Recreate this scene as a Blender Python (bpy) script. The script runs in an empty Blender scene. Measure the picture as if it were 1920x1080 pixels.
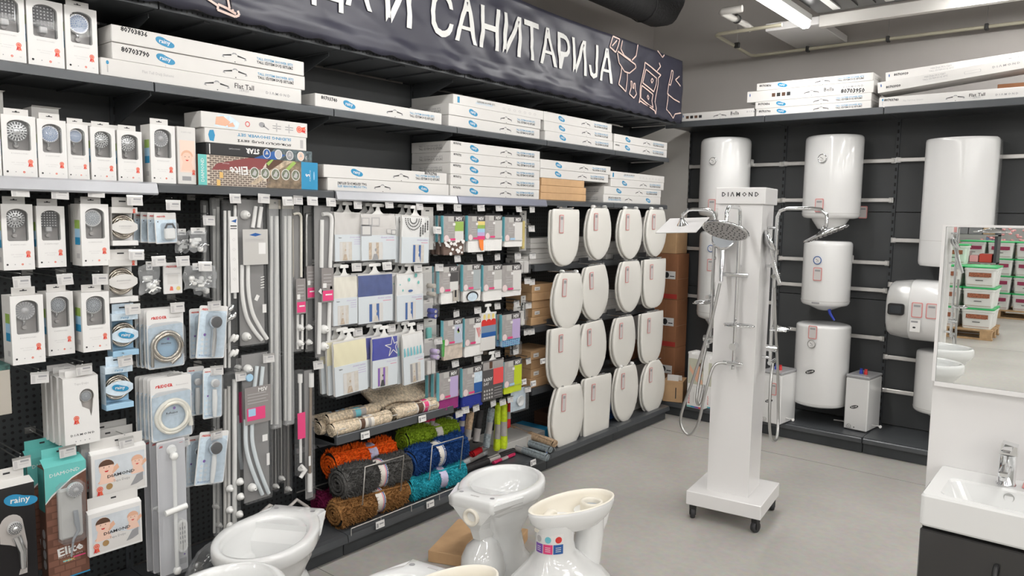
import bpy, math, random
from mathutils import Vector, Matrix, noise
random.seed(7)
PI = math.pi
S = bpy.context.scene
COL = S.collection

# ------------------------------------------------------------------ camera
# world: +X along the back wall to the right, +Y along the left shelving into the depth, +Z up
F_PX, CX, CY, CAM_H = 1392.44, 960.0, 540.0, 1.60
RX = Vector((0.77472052, 0.63210096, 0.01601538))      # camera right in world axes
DN = Vector((0.07440564, -0.06598247, -0.99504277))    # camera down
FW = Vector((-0.62791076, 0.77207169, -0.09814985))    # camera forward
cd = bpy.data.cameras.new('camera')
cd.sensor_width = 36.0
cd.lens = 36.0 * F_PX / 1920.0
cd.clip_start = 0.02; cd.clip_end = 100
cam = bpy.data.objects.new('camera', cd); COL.objects.link(cam)
cam.matrix_world = Matrix(((RX.x, -DN.x, -FW.x, 0), (RX.y, -DN.y, -FW.y, 0), (RX.z, -DN.z, -FW.z, CAM_H), (0, 0, 0, 1)))
S.camera = cam
# ------------------------------------------------------------------ exposure, world, lights
S.view_settings.view_transform = 'Standard'
S.view_settings.look = 'None'
S.view_settings.exposure = 0.0
S.view_settings.gamma = 1.0
S.view_settings.use_curve_mapping = False
S.cycles.max_bounces = 8; S.cycles.diffuse_bounces = 4; S.cycles.glossy_bounces = 4
S.cycles.transmission_bounces = 4; S.cycles.transparent_max_bounces = 24
S.cycles.caustics_reflective = False; S.cycles.caustics_refractive = False
S.cycles.sample_clamp_indirect = 6.0
S.cycles.use_denoising = True
W = bpy.data.worlds.new('world'); S.world = W; W.use_nodes = True
W.node_tree.nodes['Background'].inputs[0].default_value = (0.95, 0.97, 1.0, 1)
W.node_tree.nodes['Background'].inputs[1].default_value = 0.5
LAMP_Z = 2.955
LAMP_POWER = 13.5
LAMPS = []   # (x, y centre, length) of the tube lamps, all running along Y
for lx in (-1.78, 0.55, 2.8, 5.0, 7.4):
    for ly in (-11.4, -9.2, -7.0, -4.8, -2.5, -0.1, 2.3, 4.62):

        LAMPS.append((lx, ly, 1.5))
SEEN_LAMP = 7
for (lx, ly, ll) in LAMPS:
    ld = bpy.data.lights.new('tube_light', 'AREA'); ld.shape = 'RECTANGLE'
    ld.size = 0.06; ld.size_y = ll - 0.04; ld.energy = LAMP_POWER; ld.color = (1.0, 0.985, 0.96)
    lo = bpy.data.objects.new('tube_light', ld); COL.objects.link(lo)
    lo.location = (lx, ly, LAMP_Z - 0.05)

def ray(px, py):
    return (RX * (px - CX) + DN * (py - CY) + FW * F_PX)
def onx(px, py, x):
    d = ray(px, py); t = x / d.x; return Vector((x, d.y * t, CAM_H + d.z * t))
def ony(px, py, y):
    d = ray(px, py); t = y / d.y; return Vector((d.x * t, y, CAM_H + d.z * t))
def onz(px, py, z):
    d = ray(px, py); t = (z - CAM_H) / d.z; return Vector((d.x * t, d.y * t, z))

# ------------------------------------------------------------------ materials
MATS = {}
def mat(name, col=(0.8, 0.8, 0.8), rough=0.5, metal=0.0, var=0.0, scale=8.0, bump=0.0, bscale=60.0, coat=0.0, emit=None, alpha=None, spec=0.5, sss=0):
    if name in MATS: return MATS[name]
    m = bpy.data.materials.new(name); m.use_nodes = True; MATS[name] = m
    nt = m.node_tree; b = nt.nodes['Principled BSDF']
    b.inputs['Base Color'].default_value = (*col, 1)
    b.inputs['Roughness'].default_value = rough
    b.inputs['Metallic'].default_value = metal
    b.inputs['Specular IOR Level'].default_value = spec
    if coat: b.inputs['Coat Weight'].default_value = coat; b.inputs['Coat Roughness'].default_value = 0.06
    if emit:
        b.inputs['Emission Color'].default_value = (*emit[0], 1); b.inputs['Emission Strength'].default_value = emit[1]
    m.diffuse_color = (*col, 1)
    tc = None
    if var or bump:
        tc = nt.nodes.new('ShaderNodeTexCoord')
    if var:
        n = nt.nodes.new('ShaderNodeTexNoise'); n.inputs['Scale'].default_value = scale; n.inputs['Detail'].default_value = 3
        nt.links.new(tc.outputs['Object'], n.inputs['Vector'])
        r = nt.nodes.new('ShaderNodeMapRange'); r.inputs['From Min'].default_value = 0.3; r.inputs['From Max'].default_value = 0.7
        r.inputs['To Min'].default_value = 1 - var; r.inputs['To Max'].default_value = 1 + var
        nt.links.new(n.outputs['Fac'], r.inputs['Value'])
        mx = nt.nodes.new('ShaderNodeVectorMath'); mx.operation = 'SCALE'; mx.inputs[0].default_value = col
        nt.links.new(r.outputs['Result'], mx.inputs['Scale']); nt.links.new(mx.outputs['Vector'], b.inputs['Base Color'])
    if bump:
        n = nt.nodes.new('ShaderNodeTexNoise'); n.inputs['Scale'].default_value = bscale; n.inputs['Detail'].default_value = 2
        nt.links.new(tc.outputs['Object'], n.inputs['Vector'])
        bp = nt.nodes.new('ShaderNodeBump'); bp.inputs['Strength'].default_value = bump; bp.inputs['Distance'].default_value = 0.01
        nt.links.new(n.outputs['Fac'], bp.inputs['Height']); nt.links.new(bp.outputs['Normal'], b.inputs['Normal'])
    return m
def film(name, tint=(0.93, 0.94, 0.95), fac=0.16, rough=0.12, bscale=30.0, bump=0.5):
    """thin clear plastic: mostly see-through, with a glossy sheen on crinkles"""
    if name in MATS: return MATS[name]
    m = bpy.data.materials.new(name); m.use_nodes = True; MATS[name] = m
    nt = m.node_tree; nt.nodes.clear()
    out = nt.nodes.new('ShaderNodeOutputMaterial'); mx = nt.nodes.new('ShaderNodeMixShader')
    tr = nt.nodes.new('ShaderNodeBsdfTransparent'); tr.inputs[0].default_value = (*tint, 1)
    gl = nt.nodes.new('ShaderNodeBsdfPrincipled'); gl.inputs['Base Color'].default_value = (0.75, 0.76, 0.77, 1); gl.inputs['Roughness'].default_value = rough
    gl.inputs['Specular IOR Level'].default_value = 1.0
    tc = nt.nodes.new('ShaderNodeTexCoord'); n = nt.nodes.new('ShaderNodeTexNoise'); n.inputs['Scale'].default_value = bscale
    nt.links.new(tc.outputs['Object'], n.inputs['Vector'])
    bp = nt.nodes.new('ShaderNodeBump'); bp.inputs['Strength'].default_value = bump; bp.inputs['Distance'].default_value = 0.01
    nt.links.new(n.outputs['Fac'], bp.inputs['Height']); nt.links.new(bp.outputs['Normal'], gl.inputs['Normal'])
    mx.inputs[0].default_value = fac
    nt.links.new(tr.outputs[0], mx.inputs[1]); nt.links.new(gl.outputs[0], mx.inputs[2]); nt.links.new(mx.outputs[0], out.inputs[0])
    return m

def floor_material():
    m = bpy.data.materials.new('polished_concrete'); m.use_nodes = True; MATS['polished_concrete'] = m
    nt = m.node_tree; b = nt.nodes['Principled BSDF']
    tc = nt.nodes.new('ShaderNodeTexCoord')
    n1 = nt.nodes.new('ShaderNodeTexNoise'); n1.inputs['Scale'].default_value = 1.3; n1.inputs['Detail'].default_value = 8; n1.inputs['Roughness'].default_value = 0.6
    n2 = nt.nodes.new('ShaderNodeTexNoise'); n2.inputs['Scale'].default_value = 30; n2.inputs['Detail'].default_value = 4
    for n in (n1, n2): nt.links.new(tc.outputs['Object'], n.inputs['Vector'])
    cr = nt.nodes.new('ShaderNodeValToRGB')
    cr.color_ramp.elements[0].position = 0.32; cr.color_ramp.elements[0].color = (0.375, 0.36, 0.335, 1)
    cr.color_ramp.elements[1].position = 0.68; cr.color_ramp.elements[1].color = (0.475, 0.455, 0.425, 1)
    nt.links.new(n1.outputs['Fac'], cr.inputs[0])
    mx = nt.nodes.new('ShaderNodeMix'); mx.data_type = 'RGBA'; mx.blend_type = 'OVERLAY'; mx.inputs[0].default_value = 0.18
    nt.links.new(cr.outputs[0], mx.inputs[6]); nt.links.new(n2.outputs['Color'], mx.inputs[7])
    nt.links.new(mx.outputs[2], b.inputs['Base Color'])
    rr = nt.nodes.new('ShaderNodeMapRange'); rr.inputs['To Min'].default_value = 0.28; rr.inputs['To Max'].default_value = 0.5
    nt.links.new(n1.outputs['Fac'], rr.inputs['Value']); nt.links.new(rr.outputs[0], b.inputs['Roughness'])
    return m
def pegboard_material():
    """dark grey perforated sheet: a grid of punched holes"""
    m = bpy.data.materials.new('perforated_dark_steel'); m.use_nodes = True; MATS['perforated_dark_steel'] = m
    nt = m.node_tree; b = nt.nodes['Principled BSDF']; b.inputs['Roughness'].default_value = 0.5; b.inputs['Metallic'].default_value = 0.0
    tc = nt.nodes.new('ShaderNodeTexCoord'); v = nt.nodes.new('ShaderNodeTexVoronoi'); v.inputs['Randomness'].default_value = 0.0
    v.inputs['Scale'].default_value = 40.0
    nt.links.new(tc.outputs['Object'], v.inputs['Vector'])
    cr = nt.nodes.new('ShaderNodeValToRGB'); cr.color_ramp.interpolation = 'CONSTANT'
    cr.color_ramp.elements[0].color = (0.004, 0.004, 0.004, 1); cr.color_ramp.elements[1].position = 0.22; cr.color_ramp.elements[1].color = (0.03, 0.034, 0.036, 1)
    nt.links.new(v.outputs['Distance'], cr.inputs[0]); nt.links.new(cr.outputs[0], b.inputs['Base Color'])
    return m
FLOOR = floor_material(); PEG = pegboard_material()

M_shelf = mat('anthracite_shelf_steel', (0.082, 0.088, 0.095), 0.34, 0.25, var=0.12, scale=5)
M_plinth = mat('anthracite_plinth', (0.045, 0.05, 0.055), 0.45, 0.1, var=0.1)
M_panel = mat('dark_grey_panel', (0.050, 0.053, 0.056), 0.55, 0.0, var=0.08, scale=3)
M_black = mat('black_plastic', (0.012, 0.012, 0.013), 0.35)
M_rail = mat('silver_price_rail', (0.52, 0.53, 0.56), 0.3, 0.6, var=0.06)
M_railb = mat('violet_grey_price_rail', (0.22, 0.23, 0.29), 0.3, 0.5)
M_chrome = mat('chrome', (0.78, 0.79, 0.80), 0.09, 1.0)
M_steel = mat('brushed_steel', (0.5, 0.5, 0.49), 0.33, 1.0)
M_wire = mat('pale_wire', (0.62, 0.6, 0.57), 0.35, 0.7)
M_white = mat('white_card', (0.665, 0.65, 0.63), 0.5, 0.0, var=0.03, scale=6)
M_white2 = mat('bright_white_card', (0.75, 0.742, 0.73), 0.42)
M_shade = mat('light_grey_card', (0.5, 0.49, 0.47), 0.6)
M_flap = mat('beige_card_inside', (0.42, 0.39, 0.34), 0.75)
M_enamel = mat('white_enamel', (0.74, 0.74, 0.735), 0.16, 0.0, coat=0.4)
M_enamel2 = mat('grey_white_enamel', (0.66, 0.68, 0.69), 0.2, 0.0, coat=0.3)
M_ceramic = mat('white_ceramic', (0.755, 0.76, 0.755), 0.08, 0.0, coat=0.7)
M_cream = mat('unglazed_cream_ceramic', (0.80, 0.755, 0.66), 0.42)
M_plast = mat('white_plastic', (0.80, 0.795, 0.775), 0.24, coat=0.2)
M_seat = mat('warm_white_seat_plastic', (0.76, 0.745, 0.70), 0.22, coat=0.2)
M_board = mat('white_lacquer_board', (0.78, 0.77, 0.765), 0.25, coat=0.15)
M_kraft = mat('kraft_cardboard', (0.54, 0.34, 0.18), 0.75, var=0.1, scale=9)
M_kraft2 = mat('reddish_kraft_cardboard', (0.30, 0.13, 0.06), 0.75, var=0.12, scale=7)
M_tape = mat('brown_tape', (0.40, 0.25, 0.14), 0.3)
M_ink = mat('black_ink', (0.02, 0.02, 0.022), 0.5)
M_greyink = mat('grey_ink', (0.30, 0.30, 0.31), 0.5)
M_paleink = mat('pale_grey_ink', (0.46, 0.45, 0.45), 0.5)
M_blue = mat('blue_print', (0.025, 0.25, 0.46), 0.4)
M_dblue = mat('deep_blue_print', (0.02, 0.10, 0.33), 0.4)
M_lblue = mat('light_blue_print', (0.35, 0.56, 0.74), 0.4)
M_pblue = mat('pale_blue_print', (0.60, 0.71, 0.80), 0.35, var=0.12, scale=60)
M_red = mat('red_print', (0.62, 0.035, 0.03), 0.4)
M_ored = mat('orange_red_print', (0.74, 0.12, 0.06), 0.4)
M_pink = mat('magenta_print', (0.72, 0.06, 0.20), 0.4)
M_green = mat('green_print', (0.30, 0.45, 0.10), 0.4)
M_teal = mat('teal_print', (0.14, 0.50, 0.47), 0.4)
M_dteal = mat('dark_teal_print', (0.05, 0.26, 0.24), 0.4)
M_cyan = mat('cyan_card', (0.16, 0.50, 0.58), 0.4)
M_skin = mat('skin_tone_print', (0.72, 0.42, 0.29), 0.5)
M_skin2 = mat('pale_skin_tone_print', (0.80, 0.55, 0.44), 0.5)
M_hair = mat('brown_hair_print', (0.10, 0.05, 0.03), 0.5)
M_gold = mat('bronze_print', (0.36, 0.22, 0.09), 0.4)
M_tray = mat('warm_grey_blister_tray', (0.46, 0.43, 0.41), 0.3, coat=0.3)
M_headg = mat('grey_shower_face', (0.30, 0.32, 0.34), 0.35)
M_plate = mat('bright_chrome_plating', (0.72, 0.72, 0.72), 0.28, 0.55)
M_headb = mat('blue_grey_shower_face', (0.38, 0.44, 0.54), 0.35)
M_dark = mat('dark_rubber', (0.03, 0.03, 0.033), 0.6)
M_hose = mat('bronze_steel_hose', (0.50, 0.46, 0.40), 0.25, 1.0)
M_tagred = mat('pale_red_tag_frame', (0.68, 0.26, 0.25), 0.5)
M_tagpaper = mat('grey_tag_paper', (0.58, 0.55, 0.54), 0.6)
M_yellow = mat('yellow_print', (0.75, 0.6, 0.2), 0.5)
M_purple = mat('purple_print', (0.20, 0.08, 0.40), 0.5)
M_lilac = mat('lilac_print', (0.48, 0.38, 0.62), 0.5)
M_mirror = mat('mirror_glass', (0.90, 0.92, 0.91), 0.005, 1.0)
F_bag = film('clear_bag_film', fac=0.22, rough=0.15, bump=0.9)
F_bag2 = film('clear_pack_film', tint=(.97, .97, .97), fac=0.07, rough=0.1, bscale=14, bump=0.6)
F_blister = film('clear_blister', fac=0.10, rough=0.06, bscale=8, bump=0.2)
F_sleeve = film('frosted_sleeve_film', tint=(0.88, 0.88, 0.87), fac=0.30, rough=0.2, bscale=20, bump=0.6)

# ------------------------------------------------------------------ mesh building
TXT = {}
def text_geo(s, bold=0.0):
    """flat outline of a string in the XZ plane, 1 unit wide nominal; returns verts (x,z), faces, width, height"""
    k = (s, bold)
    if k in TXT: return TXT[k]
    cu = bpy.data.curves.new('t', 'FONT'); cu.body = s; cu.resolution_u = 1; cu.size = 1.0; cu.offset = bold
    ob = bpy.data.objects.new('t', cu); COL.objects.link(ob)
    dg = bpy.context.evaluated_depsgraph_get()
    me = bpy.data.meshes.new_from_object(ob.evaluated_get(dg))
    vs = [(v.co.x, v.co.y) for v in me.vertices]; fs = [tuple(p.vertices) for p in me.polygons]
    bpy.data.objects.remove(ob); bpy.data.curves.remove(cu); bpy.data.meshes.remove(me)
    if not vs: vs = [(0, 0)]
    x0 = min(v[0] for v in vs); x1 = max(v[0] for v in vs); z0 = min(v[1] for v in vs); z1 = max(v[1] for v in vs)
    vs = [(a - x0, b - z0) for a, b in vs]
    TXT[k] = (vs, fs, max(x1 - x0, 1e-4), max(z1 - z0, 1e-4)); return TXT[k]

class MB:
    def __init__(s): s.v = []; s.f = []; s.mi = []; s.mats = []; s.sm = []
    def m(s, mt):
        if mt not in s.mats: s.mats.append(mt)
        return s.mats.index(mt)
    def add(s, vs, fs, mt, smooth=False):
        o = len(s.v); k = s.m(mt); s.v += [tuple(p) for p in vs]
        for f in fs: s.f.append(tuple(i + o for i in f)); s.mi.append(k); s.sm.append(smooth)
        return s
    def box(s, x0, x1, y0, y1, z0, z1, mt, bev=0.0):
        if bev > 0:
            b = min(bev, (x1-x0)/2.01, (y1-y0)/2.01, (z1-z0)/2.01)
            vs = []; 
            for sx, X, Xi in ((0, x0, x0+b), (1, x1, x1-b)):
                for sy, Y, Yi in ((0, y0, y0+b), (1, y1, y1-b)):
                    for sz, Z, Zi in ((0, z0, z0+b), (1, z1, z1-b)):
                        vs += [(X, Yi, Zi), (Xi, Y, Zi), (Xi, Yi, Z)]
            def I(a, b_, c, k): return ((a*2+b_)*2+c)*3+k
            fs = []
            for a in (0, 1): fs.append((I(a,0,0,0), I(a,1,0,0), I(a,1,1,0), I(a,0,1,0)))
            for a in (0, 1): fs.append((I(0,a,0,1), I(1,a,0,1), I(1,a,1,1), I(0,a,1,1)))
            for a in (0, 1): fs.append((I(0,0,a,2), I(1,0,a,2), I(1,1,a,2), I(0,1,a,2)))
            for a in (0, 1):
                for c in (0, 1):
                    fs.append((I(a,c,0,0), I(a,c,1,0), I(a,c,1,1), I(a,c,0,1)))
                    fs.append((I(a,0,c,0), I(a,1,c,0), I(a,1,c,2), I(a,0,c,2)))
                    fs.append((I(0,a,c,1), I(1,a,c,1), I(1,a,c,2), I(0,a,c,2)))
                    for d in (0, 1): fs.append((I(a,c,d,0), I(a,c,d,1), I(a,c,d,2)))
            return s.add(vs, fs, mt)
        vs = [(x, y, z) for x in (x0, x1) for y in (y0, y1) for z in (z0, z1)]
        return s.add(vs, [(0,1,3,2), (4,6,7,5), (0,4,5,1), (2,3,7,6), (0,2,6,4), (1,5,7,3)], mt)
    def rect(s, x0, x1, z0, z1, y, mt):      # flat print on a front face
        return s.add([(x0, y, z0), (x1, y, z0), (x1, y, z1), (x0, y, z1)], [(0, 1, 2, 3)], mt)
    def poly(s, pts, y, mt):                 # flat polygon (x,z)
        return s.add([(a, y, b) for a, b in pts], [tuple(range(len(pts)))], mt)
    def disc(s, cx, cz, rx, rz, y, mt, n=16, a0=0):
        return s.poly([(cx + rx*math.cos(a0+2*PI*i/n), cz + rz*math.sin(a0+2*PI*i/n)) for i in range(n)], y, mt)
    def ring(s, cx, cz, r0, r1, y, mt, n=20, asp=1.0):
        vs = []
        for i in range(n):
            a = 2*PI*i/n
            for r in (r0, r1): vs.append((cx + r*math.cos(a), y, cz + r*asp*math.sin(a)))
        return s.add(vs, [(2*i, 2*i+1, (2*i+3) % (2*n), (2*i+2) % (2*n)) for i in range(n)], mt)
    def prism(s, pts, y0, y1, mt, smooth=False):   # (x,z) outline extruded along y
        n = len(pts)
        vs = [(a, y0, b) for a, b in pts] + [(a, y1, b) for a, b in pts]
        fs = [tuple(range(n)), tuple(range(2*n-1, n-1, -1))]
        s.add(vs, fs, mt)
        o = len(s.v) - 2*n; k = s.m(mt)
        for i in range(n):
            j = (i+1) % n; s.f.append((o+i, o+n+i, o+n+j, o+j)); s.mi.append(k); s.sm.append(smooth)
        return s
    def loft(s, rings, mt, cap0=True, cap1=True, smooth=True, close=True):
        n = len(rings[0]); vs = [p for r in rings for p in r]; fs = []
        for i in range(len(rings)-1):
            for j in range(n if close else n-1):
                k = (j+1) % n
                fs.append((i*n+j, i*n+k, (i+1)*n+k, (i+1)*n+j))
        s.add(vs, fs, mt, smooth)
        if cap0: s.add(rings[0], [tuple(range(n-1, -1, -1))], mt)     # caps keep their own vertices, so the sides shade cleanly
        if cap1: s.add(rings[-1], [tuple(range(n))], mt)
        return s
    def lathe(s, prof, mt, n=20, c=(0, 0, 0), axis='z', cap=True, smooth=True, sx=1, sy=1):
        rings = []
        for r, h in prof:
            rg = []
            for i in range(n):
                a = 2*PI*i/n; u, v = r*math.cos(a)*sx, r*math.sin(a)*sy
                if axis == 'z': p = (c[0]+u, c[1]+v, c[2]+h)
                elif axis == 'y': p = (c[0]+u, c[1]+h, c[2]+v)
                else: p = (c[0]+h, c[1]+u, c[2]+v)
                rg.append(p)
            rings.append(rg)
        return s.loft(rings, mt, cap, cap, smooth)
    def tube(s, pts, r, mt, n=8, cap=True):
        pts = [Vector(p) for p in pts]; rings = []; up = None
        for i, p in enumerate(pts):
            d = (pts[min(i+1, len(pts)-1)] - pts[max(i-1, 0)])
            if d.length < 1e-9: d = Vector((0, 0, 1))
            d.normalize()
            if up is None: up = Vector((0, 0, 1)) if abs(d.z) < 0.9 else Vector((1, 0, 0))
            a = d.cross(up)
            if a.length < 1e-4: a = d.orthogonal()
            a.normalize(); b = a.cross(d).normalized(); up = b
            rr = r[i] if isinstance(r, (list, tuple)) else r
            rings.append([tuple(p + a*rr*math.cos(2*PI*k/n) + b*rr*math.sin(2*PI*k/n)) for k in range(n)])
        return s.loft(rings, mt, cap, cap)
    def text(s, st, x, z, y, mt, h=None, w=None, bold=0.0, rot=0, center=False, xf=None):
        """flat lettering facing -Y; x,z = lower-left (or centre); h cap height or w total width"""
        vs, fs, tw, th = text_geo(st, bold)
        if w is not None and h is not None: kx, kz = w/tw, h/th
        elif w is not None: kx = kz = w/tw
        else: kx = kz = h/th
        W_, H_ = tw*kx, th*kz
        out = []
        for a, b in vs:
            a, b = a*kx, b*kz
            if center: a -= W_/2; b -= H_/2
            if rot:
                a, b = a*math.cos(rot)-b*math.sin(rot), a*math.sin(rot)+b*math.cos(rot)
            p = (x+a, y, z+b)
            out.append(xf(*p) if xf else p)
        return s.add(out, fs, mt)
    def xform(s, fn, start=0):
        for i in range(start, len(s.v)): s.v[i] = tuple(fn(*s.v[i]))
        return s
    def mesh(s, name):
        me = bpy.data.meshes.new(name); me.from_pydata(s.v, [], s.f)
        for m_ in s.mats: me.materials.append(m_)
        me.polygons.foreach_set('material_index', s.mi)
        me.polygons.foreach_set('use_smooth', s.sm)
        me.update(); return me
    def build(s, name, parent=None):
        return obj(name, s.mesh(name), parent)
def obj(name, me, parent=None):
    o = bpy.data.objects.new(name, me); COL.objects.link(o)
    if parent: o.parent = parent
    return o
def tag(o, label, cat, group=None):
    o['label'] = label; o['category'] = cat
    if group: o['group'] = group
    return o
def struct(o): o['kind'] = 'structure'; return o
def stuff(o): o['kind'] = 'stuff'; return o
def empty(name): 
    o = bpy.data.objects.new(name, None); o.empty_display_size = 0.05; COL.objects.link(o); return o
def put(o, loc, rz=0.0, rx=0.0, ry=0.0):
    o.location = loc; o.rotation_euler = (rx, ry, rz); return o
def kids(o): return CH.get(o.name, [])
def dup(root, loc=None, rz=None, label=None, rx=None, ry=None):
    def cp(o, par):
        c = o.copy(); COL.objects.link(c)
        if par: c.parent = par
        for ch in [x for x in o.children]: cp(ch, c)
        return c
    c = cp(root, None)
    if loc is not None: c.location = loc
    e = list(c.rotation_euler)
    if rx is not None: e[0] = rx
    if ry is not None: e[1] = ry
    if rz is not None: e[2] = rz
    c.rotation_euler = e
    if label: c['label'] = label
    return c
def smooth_edges(o, ang=0.6):
    return o
ORD = ['first', 'second', 'third', 'fourth', 'fifth', 'sixth', 'seventh', 'eighth']
def sub(o, lv=1):
    md = o.modifiers.new('round', 'SUBSURF'); md.levels = lv; md.render_levels = lv; return o
def bevel(o, w=0.004, seg=2):
    md = o.modifiers.new('edge', 'BEVEL'); md.width = w; md.segments = seg; md.limit_method = 'ANGLE'; return o
def arc(cx, cz, r, a0, a1, n, y=0): return [(cx + r*math.cos(a0+(a1-a0)*i/n), y, cz + r*math.sin(a0+(a1-a0)*i/n)) for i in range(n+1)]
def rrect(x0, x1, z0, z1, r, n=4):
    out = []
    for cx, cz, a in ((x1-r, z1-r, 0), (x0+r, z1-r, PI/2), (x0+r, z0+r, PI), (x1-r, z0+r, 1.5*PI)):
        for i in range(n+1): out.append((cx + r*math.cos(a+PI/2*i/n), cz + r*math.sin(a+PI/2*i/n)))
    return out
def hole_frame(mb, x0, x1, z0, z1, inner, y, mt, y_in=None, mt_in=None):
    """front face with a hole: outer rectangle, inner convex-ish outline (ccw list of x,z)"""
    cx = sum(p[0] for p in inner)/len(inner); cz = sum(p[1] for p in inner)/len(inner)
    pts = [(math.atan2(b-cz, a-cx), a, b) for a, b in inner]
    pts.sort()
    def outer(a):
        c, s_ = math.cos(a), math.sin(a); t = 1e9
        if c > 1e-9: t = min(t, (x1-cx)/c)
        if c < -1e-9: t = min(t, (x0-cx)/c)
        if s_ > 1e-9: t = min(t, (z1-cz)/s_)
        if s_ < -1e-9: t = min(t, (z0-cz)/s_)
        return (cx+c*t, cz+s_*t)
    angs = [p[0] for p in pts]
    extra = [math.atan2(Z-cz, X-cx) for X in (x0, x1) for Z in (z0, z1)]
    def inner_at(a):
        n = len(pts)
        for i in range(n):
            a0, xa, za = pts[i]; a1, xb, zb = pts[(i+1) % n]
            if i == n-1: a1 += 2*PI
            for aa in (a, a+2*PI):
                if a0 <= aa <= a1:
                    # intersect ray with segment
                    dx, dz = math.cos(aa), math.sin(aa); ex, ez = xb-xa, zb-za
                    den = dx*ez - dz*ex
                    if abs(den) < 1e-12: return (xa, za)
                    t = ((xa-cx)*ez - (za-cz)*ex)/den
                    return (cx+dx*t, cz+dz*t)
        return (pts[0][1], pts[0][2])
    allp = [(a, (x, z)) for a, x, z in pts] + [(a, inner_at(a)) for a in extra]
    allp.sort()
    n = len(allp); vs = []
    for a, ip in allp:
        op = outer(a); vs += [(ip[0], y, ip[1]), (op[0], y, op[1])]
    mb.add(vs, [(2*i, 2*i+1, (2*i+3) % (2*n), (2*i+2) % (2*n)) for i in range(n)], mt)
    if y_in is not None:
        vs = []
        for a, ip in allp: vs += [(ip[0], y, ip[1]), (ip[0], y_in, ip[1])]
        mb.add(vs, [(2*i, 2*i+1, (2*i+3) % (2*n), (2*i+2) % (2*n)) for i in range(n)], mt_in or mt)
# ================================================================== the setting
XP = -3.09          # front of the perforated back panels of the left shelving
XW = -3.45          # left wall
YW = 6.25           # back wall
b = MB().box(XW-0.2, 11.0, -13.0, YW+0.2, -0.2, 0.0, FLOOR); fl = struct(b.build('floor'))
# saw-cut joints in the concrete are real grooves: thin recessed dark strips laid in it
M_joint = mat('floor_joint', (0.20, 0.19, 0.175), 0.8)
b = MB()
for yy in (-6.0, -3.0, 1.95, 5.0): b.box(XW, 11.0, yy-0.0015, yy+0.0015, -0.002, 0.0008, M_joint)
for xx in (-0.2, 3.0, 6.0): b.box(xx-0.0015, xx+0.0015, -13, YW, -0.002, 0.0009, M_joint)
b.build('floor_joint', fl)
M_wall = mat('warm_grey_wall_paint', (0.46, 0.435, 0.415), 0.85, var=0.04, scale=1.5, bump=0.06, bscale=180)
M_ceil = mat('grey_ceiling_paint', (0.42, 0.41, 0.40), 0.9)
M_wwall = mat('pale_partition_paint', (0.62, 0.60, 0.57), 0.7, var=0.03, scale=2)
M_rear = mat('pale_hall_paint', (0.55, 0.55, 0.53), 0.8, var=0.05, scale=0.8)
struct(MB().box(XW-0.15, XW, -13, YW, 0, 4.1, M_wall).build('wall_left'))
struct(MB().box(XW-0.15, 11, YW, YW+0.15, 0, 4.1, M_wall).build('wall_back'))
struct(MB().box(11, 11.15, -13, YW, 0, 4.1, M_rear).build('wall_right'))
struct(MB().box(XW-0.15, 11, -13.15, -13, 0, 4.1, M_rear).build('wall_front'))
struct(MB().box(XW-0.15, 11.15, -13.15, YW+0.15, 4.1, 4.2, M_ceil).build('ceiling'))
# pale partition panel that closes the corner between the two runs of shelving
struct(MB().prism([(XW, 0), (-2.862, 0), (-2.862, 2.31), (-3.02, 2.385), (XW, 2.385)], 5.86, 5.94, M_wwall).build('wall_corner'))

# ------------------------------------------------------------------ ceiling services
M_tube = mat('lamp_diffuser', (1, 1, 1), 0.5, emit=((1.0, 0.98, 0.95), 30.0))
M_lampbody = mat('lamp_housing', (0.7, 0.7, 0.68), 0.4)
def tube_lamp(x, y, z, L, rz, label, group=None):
    e = empty('tube_lamp'); tag(e, label, 'lamp', group)
    MB().box(-0.035, 0.035, -L/2, L/2, 0.0, 0.05, M_lampbody, 0.006).build('housing', e)
    MB().box(-0.029, 0.029, -L/2+0.008, L/2-0.008, -0.045, 0.0, M_tube, 0.012).build('diffuser', e)
    for yy in (-L*0.35, L*0.35): MB().tube([(0, yy, 0.05), (0, yy, 4.1-z)], 0.002, M_steel, 4).build('hanging_wire', e)
    put(e, (x, y, z), rz); return e
first = None
for i, (lx, ly, ll) in enumerate(LAMPS):
    seen = i == SEEN_LAMP
    if first is None: first = tube_lamp(lx, ly, LAMP_Z, ll, 0, 'lit tube lamp hanging over the hall behind the camera', 'tube lamps over the hall'); t = first
    else: t = dup(first, (lx, ly, LAMP_Z))
    if seen: t['label'] = 'lit tube lamp pointing at the back wall beside the white bulkhead'; del t['group']
t = tube_lamp(-0.16, 5.33, LAMP_Z, 1.5, PI/2, 'lit tube lamp across the top right corner, parallel to the back wall')

M_lag = mat('black_foam_lagging', (0.012, 0.012, 0.013), 0.7, var=0.2, scale=20, bump=0.5, bscale=40)
d = MB()
d.tube([(-2.80, 0.5, 3.13), (-2.80, 5.10, 3.13), (-2.80, 5.22, 3.16), (-2.80, 5.30, 3.25), (-2.80, 5.33, 3.40), (-2.80, 5.33, 4.1)], 0.115, M_lag, 16)
e = d.build('lagged_duct'); tag(e, 'thick black lagged duct hanging near the ceiling over the corner', 'duct')
g = MB()
for yy in (1.4, 2.6, 3.8, 4.9): g.lathe([(0.118, -0.012), (0.122, -0.012), (0.122, 0.012), (0.118, 0.012)], M_lag, 16, c=(-2.80, yy, 3.13), axis='y', cap=False)
g.build('lagging_band', e)

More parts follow.
